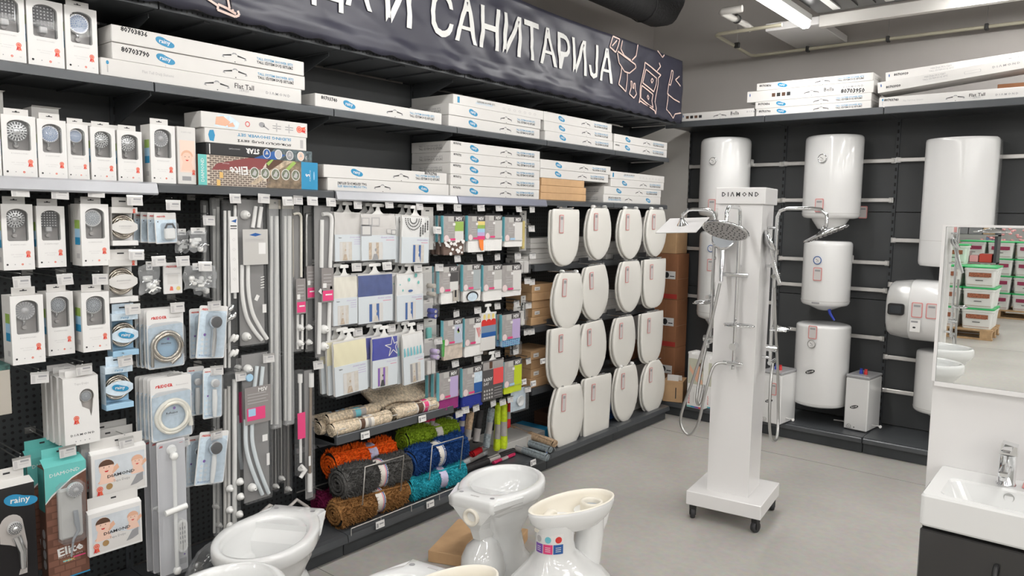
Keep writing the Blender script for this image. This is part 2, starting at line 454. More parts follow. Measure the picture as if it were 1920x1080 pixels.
M_pvc = mat('cream_pipe', (0.46, 0.43, 0.33), 0.4)
M_pvc2 = mat('white_pipe', (0.62, 0.6, 0.57), 0.4)
M_clip = mat('black_pipe_clip', (0.03, 0.03, 0.03), 0.5)
p0 = ony(1410, 105, 6.12)
e = empty('drain_pipe'); tag(e, 'thin cream pipe run with an elbow below the ceiling on the back wall', 'pipe')
zp = p0.z
a1 = onz(1340, 65, zp); a2 = onz(1425, 46, zp)
pts = [(2.6, 6.12, zp), (p0.x+0.03, 6.12, zp), (p0.x, 6.09, zp), (a1.x, a1.y+0.03, zp), (a1.x+0.03, a1.y, zp), (a2.x+0.12, a1.y, zp)]
MB().tube(pts, 0.013, M_pvc, 8).build('pipe', e)
for q in (p0.x+0.45, p0.x+1.03, p0.x+1.65):
    k = MB().box(q-0.012, q+0.012, 6.098, 6.142, zp-0.022, zp+0.02, M_clip, 0.004); k.tube([(q, 6.12, zp+0.02), (q, 6.12, 4.1)], 0.0025, M_steel, 4); k.build('pipe_clip', e)
k = MB().box(a1.x-0.02, a1.x+0.02, (a1.y+6.09)/2-0.012, (a1.y+6.09)/2+0.012, zp-0.022, zp+0.02, M_clip, 0.004); k.tube([(a1.x, (a1.y+6.09)/2, zp), (a1.x, (a1.y+6.09)/2, 4.1)], 0.003, M_steel, 4); k.build('pipe_clip', e)
c1 = onz(1392, 16, zp+0.1); c0 = onz(1350, 22, zp+0.1); c2 = onz(1410, 48, zp+0.1)
e = MB().tube([(c1.x, c1.y, zp+0.1), (c0.x+0.02, c0.y, zp+0.1), (c0.x, c0.y+0.03, zp+0.1), (c2.x-0.03, c2.y-0.03, zp+0.1), (c2.x, c2.y, zp+0.07)], 0.024, M_pvc2, 10).build('white_pipe_elbow')
tag(e, 'short thick white pipe with a bend above the thin cream pipe', 'pipe')
MB().lathe([(0.028, -0.012), (0.032, -0.012), (0.032, 0.012), (0.028, 0.012)], M_clip, 12, c=((c0.x+c2.x)/2, (c0.y+c2.y)/2, zp+0.1), axis='y', cap=False).build('pipe_clip', e)
e = empty('bulkhead'); tag(e, 'white ceiling duct box with an edge beam above the back shelf', 'duct box')
MB().box(-2.12, -1.74, 5.5, 6.2, 2.965, 3.02, M_board, 0.004).build('box_end', e)
MB().box(-1.74, 3.0, 5.5, 5.56, 2.945, 3.025, M_wwall, 0.004).build('edge_beam', e)
M_dkm = mat('black_grille_metal', (0.015, 0.015, 0.016), 0.3)
k = MB().box(-1.74, 3.0, 4.6, 5.48, 3.03, 3.06, M_dkm)
k.build('grille_plate', e)
for i in range(22):
    MB().box(-1.62+i*0.11, -1.57+i*0.11, 4.7, 5.4, 3.02, 3.03, M_lampbody if i % 3 == 0 else M_dkm).build('grille_slat', e)

# ------------------------------------------------------------------ left shelving, one bay after the other
PIT = 0.795
Y0 = 5.28
BAYS = [Y0 - PIT*k for k in range(7, 0, -1)]      # y of the near end of each bay
ZB, ZA, ZC = 1.695, 2.058, 2.335                  # tops of the two long shelves, underside strip of the canopy
def bay_side(y): 
    i = int((y - BAYS[0]) // PIT); return max(0, min(len(BAYS)-1, i))
def shelf_mb(d, rail=None, perf=False, h=0.034):
    b = MB()
    b.box(0.0, d-0.004, 0.003, PIT-0.003, -0.026, 0.0, M_shelf)
    b.add([(d-0.004, 0.003, 0.0), (d+0.006, 0.003, -0.006), (d+0.006, 0.003, -h), (d-0.012, 0.003, -h),
           (d-0.004, PIT-0.003, 0.0), (d+0.006, PIT-0.003, -0.006), (d+0.006, PIT-0.003, -h), (d-0.012, PIT-0.003, -h)],
          [(0, 1, 5, 4), (1, 2, 6, 5), (2, 3, 7, 6), (0, 3, 2, 1), (4, 5, 6, 7)], M_shelf)
    for yy in (0.2, 0.4, 0.6): b.box(0.02, d-0.03, yy-0.012, yy+0.012, -0.034, -0.026, M_shelf)
    return b
def bracket_mb(d):
    return MB().prism([(0, -0.03), (d*0.92, -0.03), (d*0.92, -0.045), (0.03, -0.13), (0, -0.13)], -0.002, 0.002, M_shelf)
me_panel = MB().box(-0.02, 0.0, 0.002, PIT-0.002, 0.12, 1.66, PEG).mesh('back_panel')
me_panel_up = MB().box(-0.02, 0.0, 0.002, PIT-0.002, 1.664, 2.30, M_panel, 0.001).mesh('back_panel')
me_post = MB().box(-0.06, 0.006, -0.014, 0.014, 0.0, 2.75, M_plinth)
for i in range(40): me_post.box(0.0055, 0.0068, -0.003, 0.003, 0.15+i*0.055, 0.18+i*0.055, M_black)
me_post = me_post.mesh('upright')
me_plinth = MB().box(0.0, 0.395, 0.002, PIT-0.002, 0.0, 0.085, M_plinth, 0.003).mesh('plinth')
me_base = MB().box(0.0, 0.40, 0.002, PIT-0.002, 0.086, 0.112, M_shelf)
me_base.add([(0.40, 0.002, 0.112), (0.425, 0.002, 0.108), (0.43, 0.002, 0.085), (0.43, 0.002, 0.075), (0.40, 0.002, 0.075), (0.40, PIT-0.002, 0.112), (0.425, PIT-0.002, 0.108), (0.43, PIT-0.002, 0.085), (0.43, PIT-0.002, 0.075), (0.40, PIT-0.002, 0.075)],
            [(0, 1, 6, 5), (1, 2, 7, 6), (2, 3, 8, 7), (3, 4, 9, 8), (4, 3, 2, 1, 0), (5, 6, 7, 8, 9)], M_shelf)
me_base = me_base.mesh('base_shelf')
me_shelf = shelf_mb(0.34).mesh('shelf'); me_br = bracket_mb(0.33).mesh('shelf_bracket')
can = shelf_mb(0.39, h=0.03)
for i in range(38): can.box(0.3965, 0.3972, 0.02+i*0.02, 0.026+i*0.02, -0.022, -0.014, M_black)
me_can = can.mesh('canopy_shelf')
def rail_mesh(mt):
    b = MB()
    pr = [(0.342, 0.002), (0.352, -0.004), (0.362, -0.038), (0.356, -0.044), (0.346, -0.034)]
    n = len(pr)
    vs = [(x, 0.004, z) for x, z in pr] + [(x, PIT-0.004, z) for x, z in pr]
    b.add(vs, [(i, (i+1) % n, n+(i+1) % n, n+i) for i in range(n)] + [tuple(range(n)), tuple(range(2*n-1, n-1, -1))], mt)
    return b.mesh('price_rail')
me_rail_s, me_rail_v = rail_mesh(M_rail), rail_mesh(M_railb)
BAYOBJ = []
bay_words = ['bay of dark wall shelving nearest the camera, outside the left edge', 'dark wall shelving bay at the left edge holding boxed shower heads',
 'dark wall shelving bay holding curtain rails and blister cards', 'dark wall shelving bay holding shower curtains and rolled rugs', 'dark wall shelving bay holding packed bath textiles',
 'dark wall shelving bay holding toilet seats beside the textiles', 'last dark wall shelving bay with toilet seats next to the corner']
bay_words = ['dark shelving bay just outside the left edge of the photo'] + bay_words[1:]
for i, y in enumerate(BAYS):
    e = empty('shelving_bay'); tag(e, bay_words[i], 'shelving'); put(e, (XP, y, 0)); BAYOBJ.append(e)
    obj('back_panel', me_panel, e); obj('back_panel', me_panel_up, e); obj('plinth', me_plinth, e); obj('base_shelf', me_base, e)
    obj('upright', me_post, e)
    if i == len(BAYS)-1:
        u = obj('upright', me_post, e); u.location = (0, PIT-0.014, 0)
    for z in (ZB, ZA):
        s = obj('shelf', me_shelf, e); s.location = (0, 0, z)
        if z == ZB and i in (1, 3): r = obj('price_rail', me_rail_s, s); r['label'] = 'silver price rail'
        if z == ZB and i == 4: r = obj('price_rail', me_rail_v, s); r['label'] = 'violet grey price rail'
        q = obj('shelf_bracket', me_br, s); q.location = (0, 0.006, 0)
        if i == len(BAYS)-1: q = obj('shelf_bracket', me_br, s); q.location = (0, PIT-0.006, 0)
    s = obj('canopy_shelf', me_can, e); s.location = (0, 0, ZC)
    q = obj('shelf_bracket', me_br, s); q.location = (0, 0.006, 0)
    if i == len(BAYS)-1: q = obj('shelf_bracket', me_br, s); q.location = (0, PIT-0.006, 0)
def in_bay(o, i, x, y, z):
    o.parent = BAYOBJ[i]; o.location = (x-XP, y-BAYS[i], z)

# inner shelves behind the toilet seats
me_shelf2 = shelf_mb(0.26, h=0.042).mesh('shelf')
me_br2 = bracket_mb(0.25).mesh('shelf_bracket')
SZ = (1.29, 0.90, 0.495)
for i in (5, 6):
    for z in SZ:
        s = obj('shelf', me_shelf2, BAYOBJ[i]); s.location = (0, 0, z)
        q = obj('shelf_bracket', me_br2, s); q.location = (0, 0.006, 0)
        if i == 6: q = obj('shelf_bracket', me_br2, s); q.location = (0, PIT-0.006, 0)

# wire-fronted shelf of the rug bay
zws = 0.553
s = MB()
s.box(0.0, 0.325, 0.004, PIT-0.004, -0.03, -0.004, M_shelf)
s.box(0.325, 0.345, 0.004, PIT-0.004, -0.036, 0.008, M_shelf, 0.003)
s = s.build('shelf', BAYOBJ[3]); s.location = (0, 0, zws)
for yy in (0.006, PIT-0.006):
    q = obj('shelf_bracket', MB().prism([(0, 0.03), (0.33, -0.0), (0.33, -0.035), (0, -0.10)], -0.002, 0.002, M_shelf).mesh('shelf_bracket'), s); q.location = (0, yy, 0)
w = MB()
w.tube([(0.0, 0.012, 0.035), (0.336, 0.012, 0.035), (0.338, 0.03, 0.035), (0.338, PIT-0.03, 0.035), (0.336, PIT-0.012, 0.035), (0.26, PIT-0.012, 0.035)], 0.003, M_wire, 6)
for yy in (0.012, 0.2, 0.4, 0.6, PIT-0.012): w.tube([(0.338, yy, 0.035), (0.338, yy, -0.03)], 0.0022, M_wire, 5)
w.build('wire_fence', s)
w = MB().box(0.0, 0.02, 0.01, PIT-0.01, 0.405, 0.43, M_rail)
for yy in (0.13, 0.4, 0.66): w.tube([(0.01, yy, 0.42), (0.2, yy, 0.34), (0.33, yy, 0.34)], 0.004, M_black, 5)
w.build('basket_rail', BAYOBJ[3])
w = MB()
for ya, yb in ((0.12, 0.365), (0.565, 0.80)):
    w.tube([(0.30, ya, 0.205), (0.385, ya, 0.21), (0.405, ya, 0.40), (0.405, yb, 0.395), (0.385, yb, 0.21), (0.30, yb, 0.205)], 0.0034, M_wire, 6)
    w.tube([(0.0, ya, 0.20), (0.30, ya, 0.205)], 0.0032, M_wire, 5); w.tube([(0.0, yb, 0.20), (0.30, yb, 0.205)], 0.0032, M_wire, 5)
w.tube([(0.0, 0.0, 0.20), (0.0, PIT, 0.20)], 0.004, M_wire, 5)
w.build('wire_basket', BAYOBJ[3])
w = MB()
w.tube([(0.425, 0.02, 0.135), (0.425, PIT-0.02, 0.135)], 0.0028, M_wire, 6)
for yy in (0.02, 0.2, 0.4, 0.6, PIT-0.02): w.tube([(0.425, yy, 0.135), (0.425, yy, 0.1)], 0.0024, M_wire, 5)
w.build('wire_fence', BAYOBJ[3])

# price labels clipped to shelf lips
def lip_tag(px, py, x, i, tilt=0.25):
    p = onx(px, py, x)
    b = MB().box(-0.002, 0.001, -0.026, 0.026, -0.017, 0.017, M_white2)
    b.box(0.001, 0.0016, -0.022, -0.012, -0.012, 0.008, M_greyink); b.box(0.001, 0.0016, -0.006, 0.02, 0.0, 0.006, M_greyink)
    o = b.build('price_label'); in_bay(o, i, p.x, p.y, p.z); o.rotation_euler = (0, tilt*-0.3, 0)
for px, py, x, i in ((685, 816, -2.735, 3), (792, 785, -2.735, 3), (713, 983, -2.65, 3), (807, 945, -2.65, 3), (1000, 867, -2.65, 4), (1018, 677, -2.76, 5), (1000, 719, -2.76, 5), (982, 716, -2.76, 5)):
    lip_tag(px, py, x, i)

# hooks with hanging price tags, each a part of its bay
HM = {}
def hook_mesh(L):
    k = round(L, 2)
    if k not in HM:
        b = MB()
        b.box(0.0, 0.006, -0.018, 0.018, -0.012, 0.012, M_steel)
        b.tube([(0, 0, 0.0), (k-0.02, 0, 0.0), (k, 0, 0.012)], 0.0024, M_steel, 5)
        b.tube([(0, 0, 0.016), (k+0.004, 0, 0.022)], 0.0018, M_steel, 5)
        HM[k] = b.mesh('hook')
    return HM[k]
tg = MB()
tg.box(0.0, 0.0022, -0.027, 0.027, 0.008, 0.016, M_steel)
tg.box(0.0, 0.0015, -0.026, 0.026, -0.022, 0.009, mat('price_slip_paper', (.56, .55, .54), .5))
tg.box(0.0015, 0.0019, -0.022, -0.013, -0.019, 0.004, M_paleink); tg.box(0.0015, 0.0019, -0.004, 0.020, -0.002, 0.004, M_greyink); tg.box(0.0015, 0.0019, -0.008, 0.018, -0.010, -0.007, M_paleink)
me_tag = tg.mesh('price_tag')
def hook(px, py, x=-2.74, tilt=0.0):
    p = onx(px, py, x); i = bay_side(p.y); L = x-0.006-XP
    h = obj('hook', hook_mesh(L)); in_bay(h, i, XP, p.y, p.z+0.0)
    t = obj('price_tag', me_tag, h); t.location = (L+0.008, 0, -0.002); t.rotation_euler = (random.uniform(-0.05, 0.05), -0.12+random.uniform(-.08, .08), random.uniform(-0.15, 0.15))
    return h
for px, py in ((37,355),(112,360),(180,357),(252,373),(324,382),(391,411),(440,370),(494,370),(255,475),(297,487),(342,487),(384,497),(248,577),(332,574),(401,571),
   (40,526),(121,521),(187,521),(74,705),(157,690),(234,674),(40,864),(126,843),(236,827),(340,828),(327,707),(406,692),(451,703),(503,669),(342,825),(405,812),
   (539,375),(558,373),(585,375),(620,377),(596,682),
   (670,382),(729,381),(786,385),(824,386),(668,499),(725,497),(783,501),(819,430),(823,500),(670,620),(733,613),(787,610),(821,637),
   (857,388),(901,388),(935,388),(972,390),(997,391),(996,427),(857,483),(899,481),(932,480),(970,478),(998,478),(988,525),(997,527),
   (855,586),(895,580),(932,572),(968,568),(990,571),(986,621),(996,620),(990,675),(853,680),(895,670),(932,662),(966,657),
   (860,774),(872,767),(892,763),(924,754),(942,752),(956,747),(989,728)):
    hook(px, py)

# ------------------------------------------------------------------ banner
def wav(y, z):
    c = 0
    for f_, a_ in ((3.0, 0.010), (7.0, 0.006), (15.0, 0.0035), (30.0, 0.0016)):
        c += a_*noise.noise(Vector((y*f_*0.45+z*f_*0.5, z*f_*0.9-y*f_*0.25, f_)))
    return 0.006*math.sin(3.1*y+1.6*z*4) + c
M_ban = mat('dark_navy_banner_cloth', (0.026, 0.026, 0.042), 0.42, var=0.1, scale=3)
M_banlet = mat('banner_letter_print', (0.62, 0.62, 0.60), 0.5)
M_banline = mat('banner_line_print', (0.66, 0.50, 0.44), 0.5)
XB = -2.672; ZB0, ZB1 = 2.325, 2.785; YB0, YB1 = 0.35, 5.30
def fold(y, z):   # folds pull towards the lower seam
    k = (z-ZB0)/(ZB1-ZB0)
    f = 0.0075*math.sin(17*(y+0.9*k)+3*math.sin(2*y))*abs(math.sin(8*(y+.8*k))) * max(0.0, 1-k)**0.6 * (0.4+0.6*abs(math.sin(1.7*y)))
    return XB + wav(y, z) + f + (0.012 if k < 0.14 else 0)*1.0
NY, NZ = 330, 24
vs = [(fold(YB0+(YB1-YB0)*i/NY, ZB0+(ZB1-ZB0)*j/NZ), YB0+(YB1-YB0)*i/NY, ZB0+(ZB1-ZB0)*j/NZ - (0.012*abs(math.sin(i*0.35)) if j == 0 else 0)) for i in range(NY+1) for j in range(NZ+1)]
b = MB().add(vs, [(i*(NZ+1)+j, (i+1)*(NZ+1)+j, (i+1)*(NZ+1)+j+1, i*(NZ+1)+j+1) for i in range(NY) for j in range(NZ)], M_ban, True)
ban = b.build('banner'); tag(ban, 'long dark navy cloth banner with big white letters above the shelving', 'banner')
sm = ban.modifiers.new('thick', 'SOLIDIFY'); sm.thickness = 0.002
def ban_text(st, y0, y1, z0, z1):
    import bmesh
    t = MB().text(st, 0, 0, 0, M_banlet, h=z1-z0, w=y1-y0, bold=0.010)
    bm = bmesh.new(); bmv = [bm.verts.new(v) for v in t.v]
    for f in t.f:
        try: bm.faces.new([bmv[i] for i in f])
        except ValueError: pass
    for _ in range(4):
        es = [e for e in bm.edges if e.calc_length() > 0.045]
        if not es: break
        bmesh.ops.subdivide_edges(bm, edges=es, cuts=1)
        bmesh.ops.triangulate(bm, faces=bm.faces[:])
    for v in bm.verts:
        y, z = y0+v.co.x, z0+v.co.z; v.co = (fold(y, z)+0.006, y, z)
    me = bpy.data.meshes.new('lettering'); bm.to_mesh(me); bm.free(); me.materials.append(M_banlet); return me
obj('lettering', ban_text('САНИТАРИЈА', 2.62, 4.31, 2.47, 2.69), ban)
obj('lettering', ban_text('И', 2.34, 2.50, 2.47, 2.69), ban)
obj('lettering', ban_text('ВОДА', 1.62, 2.26, 2.455, 2.69), ban)
def stroke(mb, pts, w, close=False):
    if close: pts = pts + [pts[0]]
    q = []
    for (y0, z0), (y1, z1) in zip(pts, pts[1:]):
        L = math.hypot(y1-y0, z1-z0); n = max(1, int(L/0.04)); nx, nz = -(z1-z0)/L*w/2, (y1-y0)/L*w/2
        for i in range(n):
            a, c = i/n, (i+1)/n
            P = [(y0+(y1-y0)*a+nx, z0+(z1-z0)*a+nz), (y0+(y1-y0)*a-nx, z0+(z1-z0)*a-nz), (y0+(y1-y0)*c-nx, z0+(z1-z0)*c-nz), (y0+(y1-y0)*c+nx, z0+(z1-z0)*c+nz)]
            mb.add([(fold(y, z)+0.0055, y, z) for y, z in P], [(0, 1, 2, 3)], M_banline)
def bpt(*ps): return [tuple(onx(px, py, XB)[1:]) for px, py in ps]
lw = 0.009
d = MB()
stroke(d, bpt((1148,68),(1160,74),(1155,98),(1143,88)), lw, True)
stroke(d, bpt((1147,86),(1155,76)), lw)
d.build('line_drawing', ban); d = MB()
stroke(d, bpt((1165,76),(1163,92),(1170,104),(1182,113)), lw); stroke(d, bpt((1194,84),(1192,105),(1184,113)), lw)
stroke(d, bpt((1158,96),(1190,121),(1192,127)), lw); stroke(d, bpt((1158,99),(1162,118),(1172,134),(1182,137),(1192,127)), lw)
stroke(d, bpt((1167,124),(1159,158),(1172,172),(1178,137)), lw)
d.build('line_drawing', ban); d = MB()
stroke(d, bpt((1184,152),(1183,164),(1179,176),(1188,184),(1193,176),(1191,168),(1193,156),(1190,157),(1188,166),(1186,165),(1187,153)), lw, True)
d.build('line_drawing', ban); d = MB()
stroke(d, bpt((1209,117),(1238,141),(1234,146),(1226,214),(1224,208),(1200,189),(1198,193)), lw); stroke(d, bpt((1209,117),(1198,193)), lw)
stroke(d, bpt((1210,130),(1231,147),(1226,172),(1206,155)), lw, True); stroke(d, bpt((1205,160),(1225,177),(1221,202),(1201,184)), lw, True)
stroke(d, bpt((1221,147),(1223,151),(1221,156),(1219,151)), lw*0.8, True); stroke(d, bpt((1216,178),(1218,183),(1216,187),(1214,182)), lw*0.8, True)
stroke(d, bpt((1233,118),(1236,125),(1231,133)), lw)
d.build('line_drawing', ban); d = MB()
stroke(d, bpt((1257,132),(1253,158),(1256,160),(1260,134)), lw, True); stroke(d, bpt((1253,158),(1250,176),(1262,186),(1272,192)), lw)
stroke(d, bpt((1252,175),(1250,205),(1260,222),(1263,214),(1273,212)), lw)
stroke(d, bpt((1272,143),(1263,150),(1272,162)), lw); stroke(d, bpt((1230,95),(1240,108),(1244,103)), lw)
d.build('line_drawing', ban); d = MB()
stroke(d, bpt((382,0),(402,13),(401,20),(436,33),(443,30),(436,0)), lw); stroke(d, bpt((402,10),(420,18),(437,28)), lw); stroke(d, bpt((420,0),(424,18)), lw); stroke(d, bpt((428,0),(432,26)), lw)
d.build('line_drawing', ban)

# ------------------------------------------------------------------ back shelving
XJ = [-2.86+0.7975*k for k in range(6)]
YP = 5.88
M_perf = mat('perforation_black', (0.004, 0.004, 0.004), 0.7)
railz = {0: (2.025, 1.744, 1.34, 0.937), 1: (2.027, 1.747, 1.295, 1.096, 0.745), 2: (2.03, 1.463, 1.144, 0.899, 0.617, 0.371), 3: (2.03, 1.463, 1.0), 4: (2.03, 1.463, 1.0)}
BW = ['dark back wall bay beside the pale corner panel', 'dark back wall bay carrying two stacked middle heaters', 'dark back wall bay carrying the wide flat heater', 'dark back wall bay behind the vanity panel', 'far right dark back wall bay hidden behind the vanity panel']
pbn = MB().box(0.003, 0.7945, 0.0, 0.02, 0.115, 1.02, M_panel, 0.002).mesh('back_panel')
pbn2 = MB().box(0.003, 0.7945, 0.0, 0.02, 1.024, 1.66, M_panel, 0.002).mesh('back_panel')
pbn3 = MB().box(0.003, 0.7945, 0.0, 0.02, 1.664, 2.34, M_panel, 0.002).mesh('back_panel')
upr = MB().box(-0.012, 0.012, -0.012, 0.04, 0, 2.36, M_plinth)
for i in range(41): upr.box(-0.006, 0.006, -0.013, -0.011, 0.14+i*0.0533, 0.165+i*0.0533, M_perf)
upr = upr.mesh('upright')
M_bar = mat('galvanised_rail', (0.72, 0.70, 0.68), 0.25, 0.35, var=0.08, scale=12)
rl = MB().box(0.008, 0.7895, -0.035, -0.020, -0.014, 0.014, M_bar, 0.003); rl.box(0.0, 0.03, -0.03, 0.0, -0.018, 0.018, M_steel); rl.box(0.767, 0.797, -0.03, 0.0, -0.018, 0.018, M_steel)
rl = rl.mesh('hanging_rail')
bsh = MB().box(0.002, 0.7955, -0.47, 0.0, 0.086, 0.112, M_shelf)
bsh.box(0.002, 0.7955, -0.49, -0.47, 0.072, 0.11, M_shelf, 0.006); bsh = bsh.mesh('base_shelf')
bpl = MB().box(0.002, 0.7955, -0.462, 0.0, 0.0, 0.085, M_plinth, 0.003).mesh('plinth')
tsh = MB().box(0.002, 0.7955, -0.455, 0.0, -0.028, 0.0, M_shelf); tsh.box(0.002, 0.7955, -0.47, -0.452, -0.045, 0.003, M_shelf, 0.004); tsh = tsh.mesh('top_shelf')
BACK = []
ZT = 2.345
for k in range(5):
    e = empty('shelving_bay'); tag(e, BW[k], 'shelving'); put(e, (XJ[k], YP, 0)); BACK.append(e)
    for m_ in (pbn, pbn2, pbn3): obj('back_panel', m_, e)
    obj('upright', upr, e); obj('base_shelf', bsh, e); obj('plinth', bpl, e)
    q = obj('top_shelf', tsh, e); q.location = (0, 0, ZT)
    for z in railz[k]: q = obj('hanging_rail', rl, e); q.location = (0, 0, z)
# ================================================================== cartons on the long shelves
# local frame of every product: x to the right, front at y = 0 facing -Y, depth +y, base at z = 0
def rainy_logo(b, x, z, w, y, flip=1, mt=None):
    """blue double-lobed cloud with white lower-case lettering"""
    mt = mt or M_blue; h = w*0.52
    pts = []
    for i in range(24):
        a = 2*PI*i/24; r = 1 + 0.22*math.cos(2*a+0.35) + 0.06*math.cos(3*a)
        pts.append((x + flip*w/2*r*math.cos(a)*0.92, z + flip*(h/2*r*math.sin(a)*1.05 - 0.10*w*math.cos(a)*0.8)))
    b.poly([(x+(a-x)*1.09, z+(c-z)*1.12) for a, c in pts], y, M_blue)
    b.poly(pts, y-0.0003, mt)
    if w > 0.02: b.text('rainy', x, z, y-0.0006, M_white2, w=w*0.70, bold=0.015, center=True, rot=(0 if flip > 0 else PI)-0.08)
def handle_cut(b, x, z, w, y):
    """die-cut carry handle: thin slot outline with a pressed tab"""
    h = w*0.2; t = w*0.032
    for s_ in (-1, 1):
        b.add([(x+s_*w*0.5, y, z-h*.1), (x+s_*w*0.13, y, z+h*0.28), (x+s_*w*0.13, y, z+h*0.28-t*2), (x+s_*w*0.46, y, z-h*.1-t)], [(0, 1, 2, 3)], M_ink)
        b.add([(x+s_*w*0.5, y, z-h*.1), (x+s_*w*0.5+t*s_, y, z-h*.5), (x+s_*w*0.42, y, z-h*.62), (x+s_*w*0.46, y, z-h*.1-t)], [(0, 1, 2, 3)], M_greyink)
    b.add([(x-w*0.13, y, z+h*.28), (x-w*.05, y, z+h*.62), (x+w*.06, y, z+h*.62), (x+w*0.13, y, z+h*.28), (x+w*.1, y, z+h*.22), (x, y, z+h*.4), (x-w*.1, y, z+h*.22)], [(0, 1, 5, 6), (1, 2, 5), (2, 3, 4, 5)], M_greyink)
    b.disc(x+w*0.02, z-h*1.1, w*0.03, w*0.02, y, M_ink, 6)
CART = {}
def carton_mesh(L, d, h, mt, side=None, bev=0.0016):
    b = MB().box(-L/2, L/2, 0, d, 0, h, mt, bev)
    # glued seam and tuck flap edges stand a hair proud on the ends
    for s_ in (-1, 1):
        b.box(min(s_*L/2, s_*(L/2+0.0008)), max(s_*L/2, s_*(L/2+0.0008)), 0.006, d-0.006, h*0.12, h*0.86, side or mt)
    return b.mesh('carton')
PR = {}
def print_mesh(key, fn):
    if key not in PR: b = MB(); fn(b); PR[key] = b.mesh('print')
    return PR[key]
def tall_print(b, L, h, code=None, flip=False, logo_x=-0.21, mirror=False):
    s = -1 if flip else 1; y = -0.0006; r = PI if flip else 0
    rainy_logo(b, s*logo_x*L/0.795, h*0.5, 0.058, y, s)
    handle_cut(b, s*0.07*L/0.795, h*0.48, 0.10, y)
    b.text('TALL SYSTEM SHOWER SETS', s*0.255*L/0.795, h*0.62 if s > 0 else h*0.38, y, M_blue, w=0.17, rot=r, center=True, bold=0.02)
    b.text('TALL SİSTEM DUŞ SETLERİ', s*0.255*L/0.795, h*0.38 if s > 0 else h*0.62, y, M_ink, w=0.17, rot=r, center=True, bold=0.03)
    b.text('c', s*(logo_x+0.0)*L/0.795, h*0.10 if s > 0 else h*0.9, y, M_greyink, h=0.006, center=True)
def hand(b, st, x, z, w, y=-0.0006):
    b.text(st, x, z, y, M_ink, w=w*1.1, bold=0.035, rot=-0.05)
def end_print(b, L, h, d, l1='TALL SYSTEM SHOWER SETS', l2='TALL SİSTEM DUŞ SETLERİ'):
    """text on the end faces, and grey tape corner"""
    for s_ in (-1, 1):
        xf = (lambda q: (lambda x, y, z: (q*(L/2+0.0012), d*0.5 + q*x, z)))(s_)
        b.text(l1, 0, h*0.60, 0, M_greyink, w=d*0.6, center=True, xf=xf); b.text(l2, 0, h*0.35, 0, M_ink, w=d*0.6, center=True, xf=xf)
